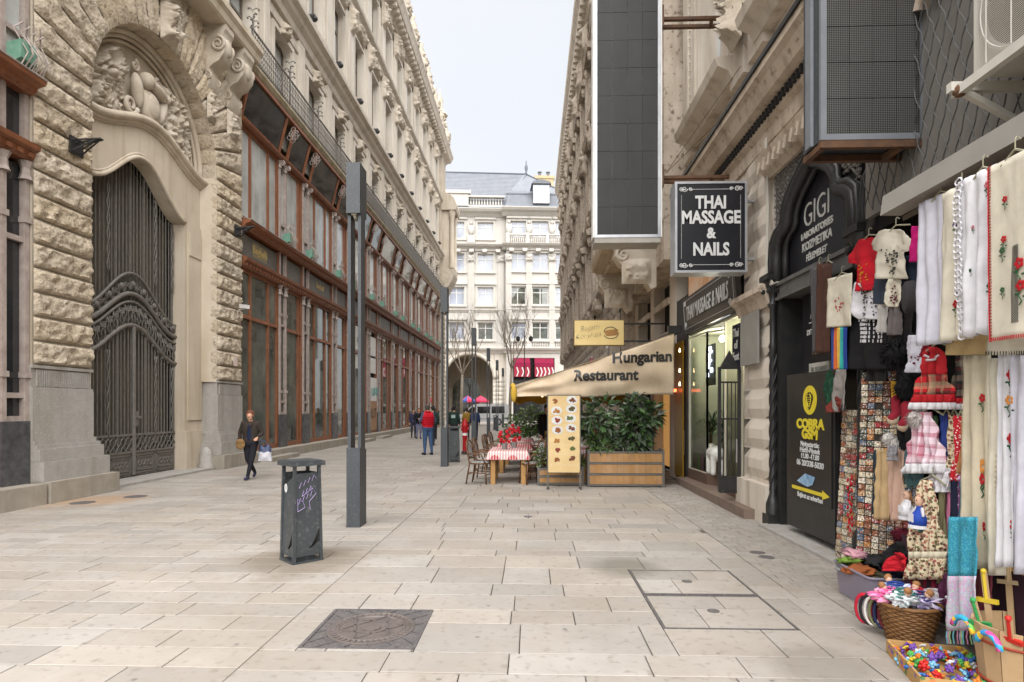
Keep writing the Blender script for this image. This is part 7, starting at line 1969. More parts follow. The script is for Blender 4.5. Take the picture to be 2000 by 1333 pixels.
OUT = dict(rect=[(0, 0, 1), (1, 0, 1)], tee=[(0, .34, .66), (.05, .2, .8), (.28, 0, 1), (.44, .02, .98), (.46, .2, .8), (1, .18, .82)],
           dress=[(0, .38, .62), (.06, .3, .7), (.38, .27, .73), (.46, .2, .8), (.8, .03, .97), (1, 0, 1)], skirt=[(0, .34, .66), (.1, .3, .7), (.6, .1, .9), (1, 0, 1)], taper=[(0, .15, .85), (1, 0, 1)],
           hat=[(0, .3, .7), (.15, .1, .9), (.6, 0, 1), (1, .05, .95)], bag=[(0, .1, .9), (.3, .02, .98), (.8, 0, 1), (1, .15, .85)], hang=[(0, .42, .58), (.15, .2, .8), (1, 0, 1)])
def garment(name, cat, lab, box, Xp, mat, kind='rect', folds=3, amp=.03, hang=True, seed=0, shear=0.0, back=True, group='goods hung on the souvenir stall', scal=0, bands=()):
    x0, y0, x1, y1 = box; out = OUT[kind]; rn = random.Random(seed + int(x0)); ph = rn.uniform(0, 6)
    t = empty(name, at((x0+x1)/2, y1, Xp), lab, cat, group)
    def span(v):
        for i in range(len(out) - 1):
            if out[i][0] <= v <= out[i+1][0]:
                f = (v - out[i][0]) / max(1e-6, out[i+1][0] - out[i][0]); return out[i][1] + f * (out[i+1][1] - out[i][1]), out[i][2] + f * (out[i+1][2] - out[i][2])
        return out[-1][1:]
    pr = 797.0
    def P(u, v):
        l, r = span(v); uu = l + (r - l) * u
        xx = x0 + (x1 - x0) * uu; yt = y0 + shear * (xx - x0); yb = y1 + shear * .25 * (xx - x0)
        yy = yt + (yb - yt) * v
        if scal and v > .97: yy += scal * abs(math.sin(uu * 16))
        p = at(xx, yy, Xp)
        dx = amp * (.35 + .65 * v) * math.sin(ph + uu * folds * 2 * PI + 1.5 * math.sin(v * 2 + ph)) + amp * .6 * noise.noise(Vector((uu * 5, v * 4, seed))) + amp * .35 * noise.noise(Vector((uu * 13, v * 11, seed + 3)))
        return Vector((p.x - amp - dx, p.y, p.z))
    nu, nv = max(20, folds * 8), 24; segs = []; v_ = 0.0
    for (bn, b0_, b1_, bm) in bands:
        if b0_ > v_ + .01: segs.append(('cloth', v_, b0_, mat))
        segs.append((bn, b0_, b1_, bm)); v_ = b1_
    if v_ < .99: segs.append(('cloth', v_, 1.0, mat))
    o = None
    for (bn, b0_, b1_, bm) in segs:
        m = MB(); m.grid(lambda u, v: P(u, b0_ + (b1_ - b0_) * v), nu, max(2, int(nv * (b1_ - b0_))))
        q_ = m.build(bn, bm, t, smooth=True); q_.modifiers.new('thick', 'SOLIDIFY').thickness = .006
        if o is None or bn == 'cloth': o = q_
    if hang:
        c = at((x0 + x1) / 2, y0 + shear * (x1 - x0) / 2, Xp - amp); q = MB(); hw = abs(at(x0, y0, Xp).y - at(x1, y0, Xp).y) * .3
        q.tube([(c.x, c.y - hw, c.z - .02), (c.x, c.y, c.z + .035), (c.x, c.y + hw, c.z - .02)], .007, 5); q.tube([(c.x, c.y, c.z + .035), (c.x, c.y, c.z + .09), (c.x + .02, c.y + .015, c.z + .11), (c.x + .03, c.y, c.z + .09)], .004, 4); q.build('hanger', col('hanger', (170, 166, 140)), t)
    t['_P'] = 0
    del t['_P']
    return t, P, o
def motif(par, P, spots_, size, cs, name='embroidered_flower'):
    """flowers sewn on a cloth at (u, v)"""
    for i, (u, v, k) in enumerate(spots_):
        p = P(u, v) + Vector((-.016, 0, 0)); s = size * k; m = MB()
        for a in range(5): m.ball(p + Vector((0, s * .6 * math.cos(a * 1.257), s * .6 * math.sin(a * 1.257))), .004, s * .42, s * .42, 6, 4)
        f = m.build(name, cs[i % len(cs)], par)
        m = MB(); m.tube([p + Vector((.002, 0, -s * .5)), p + Vector((.002, s * .5, -s * 1.6)), p + Vector((.002, -.2 * s, -s * 2.6)), p + Vector((.002, s * .3, -s * 3.2))], s * .13, 4); m.ball(p + Vector((.002, s * .9, -s * 1.3)), .003, s * .45, s * .2, 6, 4); m.ball(p + Vector((.002, -s * .7, -s * 1.9)), .003, s * .4, s * .2, 6, 4); m.build('embroidered_stem', C_grn, f)
C_red, C_grn, C_pur, C_wht, C_blk = col('thread_red', (196, 30, 40)), col('thread_green', (54, 96, 62)), col('thread_purple', (92, 66, 120)), col('cloth_white', (236, 234, 238), .85, bump=.2, bscale=120), col('cloth_black', (26, 25, 28), .85)
C_lin = col('linen_lilac_white', (222, 220, 232), .85, bump=.2, bscale=150); C_crm = col('cream_cotton', (232, 224, 204), .85, bump=.2, bscale=150); C_felt = col('cream_felt', (234, 226, 206), .95, bump=.3, bscale=200); C_lace = col('beige_lace', (206, 178, 128), .9, bump=.6, bscale=120); C_ecru = col('ecru_linen', (220, 208, 182), .9, bump=.3, bscale=160)
# shop front around the stall: grey shutter box with netting, awning cassette, back wall
st = empty('netted_shutter_box', (3.4, 4.4, 0), 'grey shutter panel with wire netting above the souvenir stall', 'shutter')
m = MB(); m.box(3.36, 3.42, .5, 6.15, 3.58, 5.2); m.build('grey_panel', pm('grey_shutter', (.22, .205, .185), (.18, .165, .15), 2, .6), st)
m = MB()
for k in range(-6, 40):
    z0, z1 = 3.6, 5.15; y = .6 + k * .14
    for sg in (-1, 1):
        pts = [(3.30, y + sg * (z - z0) * .42 + .02 * (j % 2), z) for j, z in enumerate([z0 + (z1 - z0) * i / 15 for i in range(16)])]
        pts = [p for p in pts if .55 < p[1] < 6.1]
        if len(pts) > 1: m.tube(pts, .006, 4, cap=False)
tag(m.build('wire_netting', pm('galvanised_wire', (.06, .057, .053), None, 5, .5), st), kind='stuff')
aw2 = empty('stall_awning_cassette', (2.78, 3.6, 3.2), 'grey folded awning cassette above the embroidered cloths', 'awning')
m = MB(); m.prism([(2.70, 3.17), (2.86, 3.17), (2.90, 3.26), (2.84, 3.34), (2.72, 3.32)], 'y', .8, 4.74); m.build('cassette', pm('cassette_grey', (.30, .285, .255), (.26, .245, .22), 3, .5), aw2)
for y in (4.6, 2.6):
    m = MB(); m.bar((2.85, y, 3.28), (3.45, y, 3.5), .05); m.build('arm', M_black, aw2)
m = MB(); m.prism([(2.86, 3.12), (3.40, 3.42), (3.40, 3.46), (2.86, 3.16)], 'y', .8, 4.72); m.build('canvas_soffit', col('taupe_canvas', (110, 100, 86)), aw2)
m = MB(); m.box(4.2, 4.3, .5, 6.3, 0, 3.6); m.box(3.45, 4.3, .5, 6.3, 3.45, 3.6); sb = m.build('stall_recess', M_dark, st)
# air conditioner
ac = empty('air_conditioner', (3.1, 3.7, 3.85), 'white air conditioner unit with round grille on white brackets, top right', 'air conditioner')
M_acw = pm('aged_white_metal', (.62, .60, .54), (.54, .52, .46), 3, .5, .1, 30)
m = MB(); m.box(2.92, 3.3, 3.15, 4.06, 3.86, 4.75); m.build('casing', M_acw, ac)
m = MB(); m.lathe([(.36, 0), (.36, .03), (.33, .04), (.31, .0)], (2.92, 3.62, 4.19), 36, Matrix.Rotation(rad(-90), 3, 'Y')); m.build('fan_ring', M_acw, ac, smooth=True, angle=40)
m = MB(); m.lathe([(.315, 0), (.315, .004), (0, .004)], (2.916, 3.62, 4.19), 36, Matrix.Rotation(rad(-90), 3, 'Y')); m.build('fan_hollow', pm('fan_dark', (.06, .05, .045), (.13, .11, .09), 3, .6), ac)
m = MB()
for k in range(56):
    z = 3.87 + k * .0125; m.bar((2.885, 3.22, z), (2.885, 3.98, z), .0035)
for k in range(4): m.bar((2.88, 3.3 + k * .2, 3.87), (2.88, 3.3 + k * .2, 4.56), .006)
m.build('grille', M_acw, ac)
for y in (4.12, 3.25):
    m = MB(); m.bar((2.8, y, 3.83), (3.5, y, 3.83), .05, .06); m.bar((2.9, y, 3.8), (3.5, y, 3.45), .04); m.build('bracket', M_acw, ac)
m = MB(); m.bar((2.86, 3.1, 3.8), (2.86, 4.15, 3.8), .05, .06); m.build('bracket_rail', M_acw, ac)
m = MB(); m.ball((2.86, 4.1, 3.8), .045, nu=8, nv=5); m.build('rust_patch', M_rust, ac)

# --- embroidered cloths on the bar
t, P, o = garment('linen_towel', 'towel', 'plain lilac-white linen cloth hanging leftmost on the bar', (1802, 398, 1872, 676), 2.78, C_lin, 'rect', 3, .022, True, 1, -.42)
t, P, o = garment('embroidered_towel', 'towel', 'cream cloth with pepper and grape embroidery second on the bar', (1846, 380, 1912, 668), 2.73, C_crm, 'rect', 2, .024, True, 2, -.45)
motif(o, P, [(.62, .14, 1), (.45, .24, .9), (.4, .76, 1), (.55, .68, .8)], .026, [C_red, C_pur]); t, P, o = garment('lace_cloth', 'cloth', 'white cloth with scalloped lace edge third on the bar', (1882, 356, 1958, 655), 2.68, C_wht, 'rect', 3, .028, True, 3, -.48, scal=7)
motif(o, P, [(.75, .1, .9), (.82, .72, 1), (.4, .33, .5), (.35, .6, .5)], .024, [col('thread_rose', (206, 130, 138)), C_grn])
m = MB()
for k in range(26): m.tube([P(.02, k / 25) + Vector((-.006, .03 * math.cos(a * PI / 4), .022 * math.sin(a * PI / 4))) for a in range(8)], .006, 4, closed=True)
m.build('lace_edge', C_wht, o)
t, P, o = garment('felt_runner', 'runner', 'cream felt runner with red blanket stitch and black lace nearest the right edge', (1936, 328, 2030, 668), 2.60, C_felt, 'rect', 1, .008, True, 4, -.5)
m = MB()
for k in range(58):
    p = P(.0, k / 57) + Vector((-.008, 0, 0)); m.tube([p, p + Vector((0, -.018, .004))], .0028, 4)
m.tube([P(.0, k / 20) + Vector((-.008, 0, 0)) for k in range(21)], .004, 4)
for k in range(24):
    p = P(k / 23, 1.0) + Vector((-.008, 0, 0)); m.tube([p, p + Vector((0, 0, .02))], .0028, 4)
m.build('red_stitching', C_red, o)
m = MB()
for k in range(30):
    for j in range(3): m.tube([P(.52 + .05 * j, .5 + .014 * k) + Vector((-.008, .008 * math.cos(a), .008 * math.sin(a))) for a in (0, 1.57, 3.14, 4.71)], .0016, 3, closed=True)
m.build('black_lace', C_blk, o); motif(o, P, [(.35, .22, .9), (.33, .44, 1.0), (.3, .5, 1), (.7, .6, 1.6), (.72, .72, 1.6), (.3, .72, .8)], .02, [C_red, C_red, C_grn])
t, P, o = garment('lace_strip', 'cloth', 'beige lace strip below the white cloths', (1852, 648, 1938, 694), 2.80, C_lace, 'rect', 2, .008, False, 5, -.06)
t, P, o = garment('stitched_cloth', 'cloth', 'cream cloth edged in black blanket stitch below the felt runner', (1932, 655, 2030, 694), 2.78, C_felt, 'rect', 1, .006, False, 6, -.06)
m = MB()
for k in range(20): p = P(k / 19, 1.0) + Vector((-.007, 0, 0)); m.tube([p, p + Vector((0, 0, .022))], .003, 4)
m.build('black_stitching', C_blk, o)
for i, (bx, mt, lab, sp_) in enumerate([((1888, 694, 1942, 1112), C_ecru, 'long cream panel with orange and red embroidered flowers, left of the lower row', [(.75, .2, 1), (.7, .52, 1.7), (.7, .58, 1.3), (.72, .8, 1)]),
        ((1936, 700, 1966, 1124), C_crm, 'narrow openwork cream panel, second in the lower row', []), ((1958, 690, 1992, 1108), C_wht, 'white panel with red roses on a stem, third in the lower row', [(.8, .1, 1.2), (.85, .22, 1.1), (.8, .4, 1.2), (.7, .8, .9)]),
        ((1982, 694, 2040, 1122), C_lin, 'white openwork panel at the right edge of the lower row', [])]):
    t, P, o = garment('embroidered_curtain', 'cloth', lab, bx, 2.86 - .02 * i, mt, 'rect', 2, .02, False, 10 + i)
    if sp_: motif(o, P, sp_, .028, [C_red, col('thread_orange', (226, 150, 70)), C_red])
    if i == 1:
        m = MB()
        for k in range(22): m.bar(P(.05, .45 + k * .024) + Vector((-.006, 0, 0)), P(.95, .45 + k * .024) + Vector((-.006, 0, 0)), .004)
        m.build('drawn_threads', C_lace, o)
# --- dresses and skirts
M_pl = mat_check('red_plaid', (196, 30, 40), (30, 40, 36), (214, 200, 160), .035); M_pld = mat_check('dark_plaid', (40, 40, 40), (90, 40, 40), (170, 160, 140), .03)
M_patch = mat_check('pink_patchwork', (226, 200, 212), (170, 60, 90), (236, 232, 236), .04); M_flor = mat_spots('cream_floral', (214, 200, 168), [(150, 90, 80), (110, 104, 70), (176, 130, 110), (90, 70, 56)], 46, .5)
def trim(par, P, v, mt, h=.05, nm='hem_band'):
    m = MB(); m.grid(lambda u, w: P(u, v - h + h * w) + Vector((-.008, 0, 0)), 18, 2); m.build(nm, mt, par)
t, P, o = garment('red_plaid_dress', 'dress', 'little red dress with plaid skirt and white hem', (1790, 678, 1876, 800), 2.96, M_pl, 'dress', 6, .035, True, 21, bands=(('bodice', 0, .44, C_red), ('red_band', .76, .89, C_red), ('white_hem', .89, 1.0, C_wht)))
m = MB(); m.tube([P(.1 + .08 * k, .13 + .08 * math.sin(PI * k / 10)) + Vector((-.02, 0, 0)) for k in range(11)], .008, 4); m.build('white_embroidery', C_wht, o)
t, P, o = garment('dark_plaid_dress', 'dress', 'dark striped plaid dress hanging behind the red one', (1862, 688, 1898, 800), 3.0, M_pld, 'dress', 3, .02, True, 22, bands=(('red_band', .8, .9, C_red), ('white_hem', .9, 1.0, C_wht)))
t, P, o = garment('patchwork_skirt', 'skirt', 'pink and white patchwork skirt with lace hem', (1776, 805, 1858, 925), 2.98, M_patch, 'skirt', 7, .035, True, 23, bands=(('white_hem', .84, 1.0, C_wht),))
for i, (bx, mt, lab) in enumerate([((1836, 808, 1862, 925), col('sash_blue', (52, 72, 150)), 'narrow blue folk skirt beside the patchwork one'), ((1852, 808, 1876, 935), M_flor, 'small cream floral skirt in the row of skirts'), ((1866, 812, 1888, 940), mat_spots('red_dotted', (190, 32, 44), [(240, 230, 230), (236, 224, 224)], 60, .3), 'small red dotted skirt in the row of skirts'), ((1880, 812, 1900, 925), col('tan_skirt', (190, 138, 92)), 'small tan skirt at the right of the row of skirts')]):
    garment('small_skirt', 'skirt', lab, bx, 3.02 - .015 * i, mt, 'skirt', 2, .02, True, 30 + i)
t, P, o = garment('floral_dress', 'dress', 'long cream dress with tiny floral print', (1782, 938, 1862, 1132), 2.96, M_flor, 'skirt', 6, .04, True, 25, bands=(('lace_band', .72, .79, col('lace_cream', (226, 216, 190), .9)),))
for i, (bx, mt, lab) in enumerate([((1846, 935, 1872, 1135), col('pink_slip', (214, 130, 160)), 'pink dress hanging right of the floral one'), ((1858, 938, 1884, 1120), col('navy_dress', (34, 38, 66)), 'navy dress with gingham hem'), ((1838, 940, 1856, 1140), col('olive_strip', (132, 126, 92)), 'olive strip of cloth beside the floral dress'), ((1874, 930, 1896, 1110), mat_spots('mauve_print', (120, 70, 110), [(200, 170, 200), (60, 40, 70)], 50, .4), 'mauve printed dress at the right of the lower dresses')]):
    t, P, o = garment('hanging_dress', 'dress', lab, bx, 3.0 - .012 * i, mt, 'taper', 2, .02, False, 40 + i)
    if i == 1: trim(o, P, 1.0, mat_check('blue_gingham', (230, 230, 236), (40, 46, 90), (60, 70, 120), .012), .06)
# --- shawl with fringe
M_shawl = mat_spots('shawl_pattern', (176, 170, 190), [(196, 150, 190), (170, 196, 176), (206, 156, 176), (186, 190, 196)], 90, .5)
t, P, o = garment('fringed_shawl', 'shawl', 'turquoise and pink patterned shawl with a fringe', (1862, 1010, 1918, 1232), 2.74, M_shawl, 'rect', 2, .02, False, 50, bands=(('turquoise_half', 0, .52, mat_spots('turquoise_damask', (52, 140, 166), [(86, 166, 184), (50, 124, 150), (70, 156, 156)], 110, .45)),))
for k in range(22):
    p = P(k / 21, 1.0); m = MB(); m.tube([p, p + Vector((-.004, .004 * math.sin(k), -.04)), p + Vector((.004, 0, -.085))], .005, 4); m.build('tassel', col('fringe%d' % (k % 3), ((110, 180, 190), (200, 140, 170), (150, 190, 130))[k % 3]), o)
garment('maroon_scarf', 'scarf', 'maroon scarf hanging behind the fringed shawl', (1908, 1105, 1945, 1235), 2.9, col('maroon', (112, 44, 56)), 'rect', 2, .015, False, 51)
# --- T-shirts and tops
def tprint(par, P, mt, seed, n=26, v0=.35, v1=.8, sc=1.0):
    rn = random.Random(seed); m = MB()
    for k in range(n): p = P(rn.uniform(.3, .7), rn.uniform(v0, v1)) + Vector((-.013, 0, 0)); m.ball(p, .003, rn.uniform(.006, .022) * sc, rn.uniform(.004, .012) * sc, 6, 4)
    m.build('printed_motif', mt, par)
C_pg = col('print_greyblack', (70, 70, 68)); C_or = col('print_orange', (236, 150, 40))
t, P, o = garment('red_tee', 'T-shirt', 'bright red T-shirt with orange print', (1664, 474, 1730, 570), 3.3, col('tee_red', (208, 24, 44), .85), 'tee', 2, .03, True, 61, -.25); tprint(o, P, C_or, 1, 20, .5, .85)
t, P, o = garment('cream_tee', 'T-shirt', 'cream T-shirt with grey city print', (1706, 448, 1794, 545), 3.2, col('tee_cream', (226, 218, 200), .85), 'tee', 2, .03, True, 62); tprint(o, P, C_pg, 2, 40, .4, .9)
t, P, o = garment('magenta_tee', 'T-shirt', 'magenta T-shirt with white print half behind the linen cloth', (1786, 442, 1832, 512), 3.15, col('tee_magenta', (204, 20, 120), .85), 'rect', 1, .02, False, 63); tprint(o, P, C_wht, 3, 10, .1, .5)
t, P, o = garment('white_print_tee', 'T-shirt', 'white T-shirt with Budapest print below the red one', (1672, 552, 1738, 624), 3.33, C_wht, 'bag', 2, .03, False, 64); tprint(o, P, C_pg, 4, 34, .3, .9)
text('BUDA', .09, C_pg, o, tuple(P(.5, .2) + Vector((-.02, 0, 0))), FACE_W, .002, .002, .9)
t, P, o = garment('black_print_tee', 'T-shirt', 'black T-shirt with white printed lettering', (1668, 606, 1750, 722), 3.36, C_blk, 'rect', 2, .03, False, 65)
rn = random.Random(5); m = MB()
for r in range(7):
    for k in range(9): p = P(.22 + .06 * k, .1 + .07 * r) + Vector((-.014, 0, 0)); m.obox(p, (.003, rn.uniform(.014, .03), rn.uniform(.02, .034)))
m.build('printed_lettering', C_wht, o)
t, P, o = garment('blue_tee', 'T-shirt', 'dark slate blue T-shirt below the cream one', (1714, 528, 1752, 594), 3.26, col('tee_slate', (58, 66, 80), .85), 'rect', 2, .02, False, 66)
t, P, o = garment('cream_patch_tee', 'T-shirt', 'white fringed top with maroon lettering', (1736, 545, 1768, 600), 3.2, C_felt, 'bag', 1, .02, False, 67); tprint(o, P, col('maroon', (112, 44, 56)), 6, 14, .2, .9)
garment('denim_top', 'top', 'dark denim top behind the round hat', (1764, 500, 1802, 570), 3.28, col('denim', (52, 62, 82), .85), 'rect', 2, .02, False, 68)
garment('charcoal_jacket', 'jacket', 'charcoal top below the round hat', (1736, 595, 1800, 720), 3.3, col('charcoal', (46, 42, 44), .9), 'taper', 3, .03, False, 69)
t, P, o = garment('white_leaf_bag', 'bag', 'white cloth bag with a maroon leaf print', (1776, 655, 1822, 728), 3.02, C_lin, 'bag', 2, .03, False, 70); tprint(o, P, col('maroon', (112, 44, 56)), 7, 12, .55, .9)
t, P, o = garment('cream_tote', 'bag', 'cream tote bag with red floral print hanging by the portal', (1620, 545, 1668, 640), 3.3, C_crm, 'rect', 1, .015, True, 71, -.25); tprint(o, P, C_red, 8, 16, .4, .7)
garment('grey_scarf', 'scarf', 'long grey scarf hanging nearest the portal door', (1588, 520, 1612, 690), 3.42, col('grey_wool', (92, 90, 92), .95, bump=.5, bscale=90), 'rect', 1, .03, True, 72)
garment('brown_scarf', 'scarf', 'brown knitted scarf beside the grey one', (1603, 515, 1632, 690), 3.38, col('brown_wool', (84, 56, 46), .95, bump=.5, bscale=90), 'rect', 2, .03, True, 73)
for i, c_ in enumerate(((46, 84, 156), (226, 116, 60), (232, 196, 90), (60, 180, 168), (40, 70, 150))):
    garment('ribbon', 'ribbon', ['blue', 'orange', 'yellow', 'turquoise', 'dark blue'][i] + ' ribbon in the rainbow bunch under the tote bag', (1625 + i * 6, 640, 1632 + i * 6, 722), 3.31 - .004 * i, col('ribbon%d' % i, c_), 'rect', 1, .006, False, 74 + i, group='rainbow ribbons')
garment('grey_mitten', 'gloves', 'grey knitted gloves below the rainbow ribbons', (1636, 722, 1660, 805), 3.3, col('grey_knit', (150, 144, 138), .95, bump=.5, bscale=90), 'bag', 1, .03, False, 80)
garment('green_knit_hat', 'hat', 'dark green knitted hat beside the grey gloves', (1616, 722, 1640, 790), 3.34, col('green_knit', (30, 70, 50), .95, bump=.5, bscale=90), 'hat', 1, .04, False, 81)
garment('red_knit_hat', 'hat', 'rust red knitted hat under the green one', (1626, 775, 1654, 806), 3.3, col('rust_knit', (120, 50, 40), .95, bump=.5, bscale=90), 'hat', 1, .04, False, 82)
garment('beige_scarf', 'scarf', 'satin beige scarf hanging in front of the magnet board', (1720, 878, 1750, 1015), 3.12, col('satin_beige', (200, 170, 126), .4), 'rect', 2, .03, False, 83)
garment('pink_beige_scarf', 'scarf', 'pinkish beige scarf right of the satin one', (1744, 878, 1776, 1018), 3.1, col('satin_pink', (212, 176, 156), .6), 'rect', 2, .03, False, 84)
garment('navy_strip_scarf', 'scarf', 'thin dark teal scarf left of the satin one', (1710, 880, 1726, 1005), 3.16, col('teal_dark', (42, 60, 70), .8), 'rect', 1, .02, False, 85)
garment('burgundy_scarf', 'scarf', 'burgundy scarf behind the grey-green gloves', (1752, 878, 1774, 940), 3.14, col('burgundy', (104, 28, 46), .8), 'rect', 1, .02, False, 86)
garment('red_felt_flag', 'hat', 'black and red felt hat hanging low by the tub', (1742, 1058, 1792, 1112), 3.04, C_blk, 'hat', 1, .05, False, 87)
garment('scarlet_cap', 'cap', 'scarlet cap over the edge of the plastic tub', (1746, 1080, 1792, 1116), 2.98, col('scarlet', (206, 30, 46), .85), 'hat', 1, .05, False, 88)
# --- hats, gloves, fur
m = MB(); c = at(1782, 580, 3.08)
m.lathe([(.0, -.03), (.11, -.025), (.12, .0), (.115, .05), (.09, .065), (0, .07)], c, 28, Matrix.Rotation(rad(-90), 3, 'Y') @ Matrix.Rotation(rad(-25), 3, 'X'), 1.1, 1.1)
thing(m, 'round_felt_hat', col('hat_charcoal', (74, 71, 74), .95, bump=.3, bscale=120), 'round charcoal felt hat hanging in front of the T-shirts', 'hat', 'goods hung on the souvenir stall', smooth=True, angle=50)
def fur(name, cat, lab, x, y, Xp, rpx, rgb, seed, sy=1.0):
    c = at(x, y, Xp); r = rpx * Xp / max(.2, (x - 1040)) * 1.0; rn = random.Random(seed); m = MB()
    m.ball(c, r * .8, r * .8, r * .8 * sy, 12, 9, None, .25, seed)
    for k in range(420):
        d = Vector((rn.gauss(0, 1), rn.gauss(0, 1), rn.gauss(0, 1))).normalized(); p = c + Vector((d.x, d.y, d.z * sy)) * r * .72
        q = p + Vector((d.x, d.y, d.z * sy - .25)) * r * .4; s_ = d.cross(Vector((.3, .2, 1))).normalized() * r * .05; m.add([p - s_, p + s_, q], [(0, 1, 2)])
    return thing(m, name, col('fur_' + name, rgb, .95), lab, cat, 'goods hung on the souvenir stall')
fur('black_fur_hat', 'hat', 'shaggy black fur hat under the black T-shirt', 1752, 690, 3.12, 30, (22, 21, 24), 1, 1.1)
fur('white_fur_hat', 'hat', 'fluffy white and grey fur hat left of the patchwork skirt', 1794, 818, 2.95, 24, (214, 206, 202), 2, .8)
fur('black_fur_muff', 'hat', 'black fur piece below the white leaf bag', 1776, 752, 3.1, 30, (20, 19, 21), 3, 1.3)
fur('red_black_fur', 'scarf', 'black and crimson feathery scarf above the plastic tub', 1764, 1046, 3.08, 26, (92, 16, 36), 4, .6)
for i, (x, y) in enumerate(((1736, 858), (1752, 868))):
    fur('white_earmuff', 'earmuffs', ['left', 'right'][i] + ' white fluffy earmuff in front of the magnet board', x, y, 3.1, 15, (226, 222, 216), 6 + i, .9)
def gloves(x, y, Xp, rgb, lab, h=.2):
    c = at(x, y, Xp); pr = []
    for s_ in (-1, 1):
        b = c + Vector((0, s_ * .05, 0)); pr.append((b + Vector((0, 0, h * .5)), b + Vector((0, 0, 0)), .034, .042, 0)); pr.append((b, b + Vector((0, 0, -h * .2)), .045, .043, 0))
        for f in range(4): pr.append((b + Vector((-.004, (-.03 + .02 * f), -h * .25)), b + Vector((-.004, (-.036 + .024 * f), -h * (.58, .66, .64, .54)[f])), .0125, .011, 0))
        pr.append((b + Vector((0, s_ * .035, -h * .05)), b + Vector((0, s_ * .065, -h * .3)), .014, .011, 0))
    o = blob(pr, .007, 'knitted_gloves', [col('gl%d_%d' % (x, y), rgb, .95, bump=.6, bscale=150)], None, 1)
    tag(o, lab, 'gloves', 'goods hung on the souvenir stall')
gloves(1784, 915, 3.0, (74, 104, 108), 'pair of teal knitted gloves above the doll', .24)
gloves(1772, 845, 3.06, (24, 22, 26), 'pair of black knitted gloves beside the patchwork skirt', .22)
for i, (x, y) in enumerate(((1752, 800), (1772, 812))):
    c = at(x, y, 3.06); o = blob([(c + Vector((0, .01, .08)), c + Vector((0, -.01, -.03)), .042, .048, 0), (c + Vector((0, -.01, -.04)), c + Vector((-.05, -.03, -.07)), .045, .04, 0), (c + Vector((0, -.012, -.07)), c + Vector((-.04, -.02, -.085)), .05, .05, 1)], .009, 'felt_bootee', [col('bootee_red', (146, 30, 48), .9), col('bootee_fluff', (220, 196, 170), .95)], None, 1)
    tag(o, ['left', 'right'][i] + ' crimson felt bootee with fluffy sole', 'slipper', 'goods hung on the souvenir stall')
def doll(x, y, Xp, lab, dress, hair, sc=1.0, rz=0.0):
    c = at(x, y, Xp); t = empty('cloth_doll', c, lab, 'doll', 'dolls of the souvenir stall'); s = sc; D = lambda a, b, z: c + Vector((a * s, b * s, z * s))
    skin = col('doll_skin', (228, 186, 160), .6)
    blob([(D(0, 0, .1), D(0, 0, .13), .045*s, .045*s, 0), (D(0, 0, .05), D(0, 0, -.02), .03*s, .045*s, 1), (D(0, 0, -.03), D(0, 0, -.08), .06*s, .075*s, 1), (D(0, .05, .04), D(-.02, .09, -.03), .016*s, .014*s, 2), (D(0, -.05, .04), D(-.02, -.09, -.03), .016*s, .014*s, 2), (D(0, .03, -.12), D(-.01, .03, -.18), .022*s, .022*s, 3), (D(0, -.03, -.12), D(-.01, -.03, -.18), .022*s, .022*s, 3)], .008 * s, 'body', [skin, dress, C_wht, col('doll_shoe', (40, 130, 140))], t, 1)
    m = MB()
    for k in range(26): a = k * .7; m.tube([D(.01 + .03 * math.cos(a), .035 * math.sin(a), .165), D(.015, .055 * math.sin(a), .12), D(.02, .07 * math.sin(a), .02)], .012 * s, 4)
    m.build('hair', hair, t, smooth=True)
    m = MB(); m.lathe([(.05, 0), (.085, -.03), (.1, -.1), (.098, -.1)], D(0, 0, 0), 14, None, s, s); m.build('skirt', dress, t, smooth=True); m = MB(); m.lathe([(.1, -.095), (.103, -.12), (.1, -.12)], D(0, 0, 0), 14, None, s, s); m.build('skirt_hem', C_wht, t)
    m = MB(); m.obox(D(-.09, 0, -.06), (.004, .08 * s, .09 * s)); m.build('apron', C_wht, t)
    for s_ in (-1, 1): m = MB(); m.ball(D(-.043, s_ * .016, .12), .004 * s, .006 * s, .007 * s, 6, 4); m.build('eye', M_dark, t)
doll(1796, 1000, 2.9, 'cloth doll with brown hair and blue folk dress', col('doll_blue', (40, 76, 176)), col('doll_hair', (112, 72, 44)), .72)
doll(1772, 985, 3.0, 'cloth doll with white apron and flag bands hanging beside the blue one', C_wht, col('doll_hair2', (150, 104, 66)), .62)
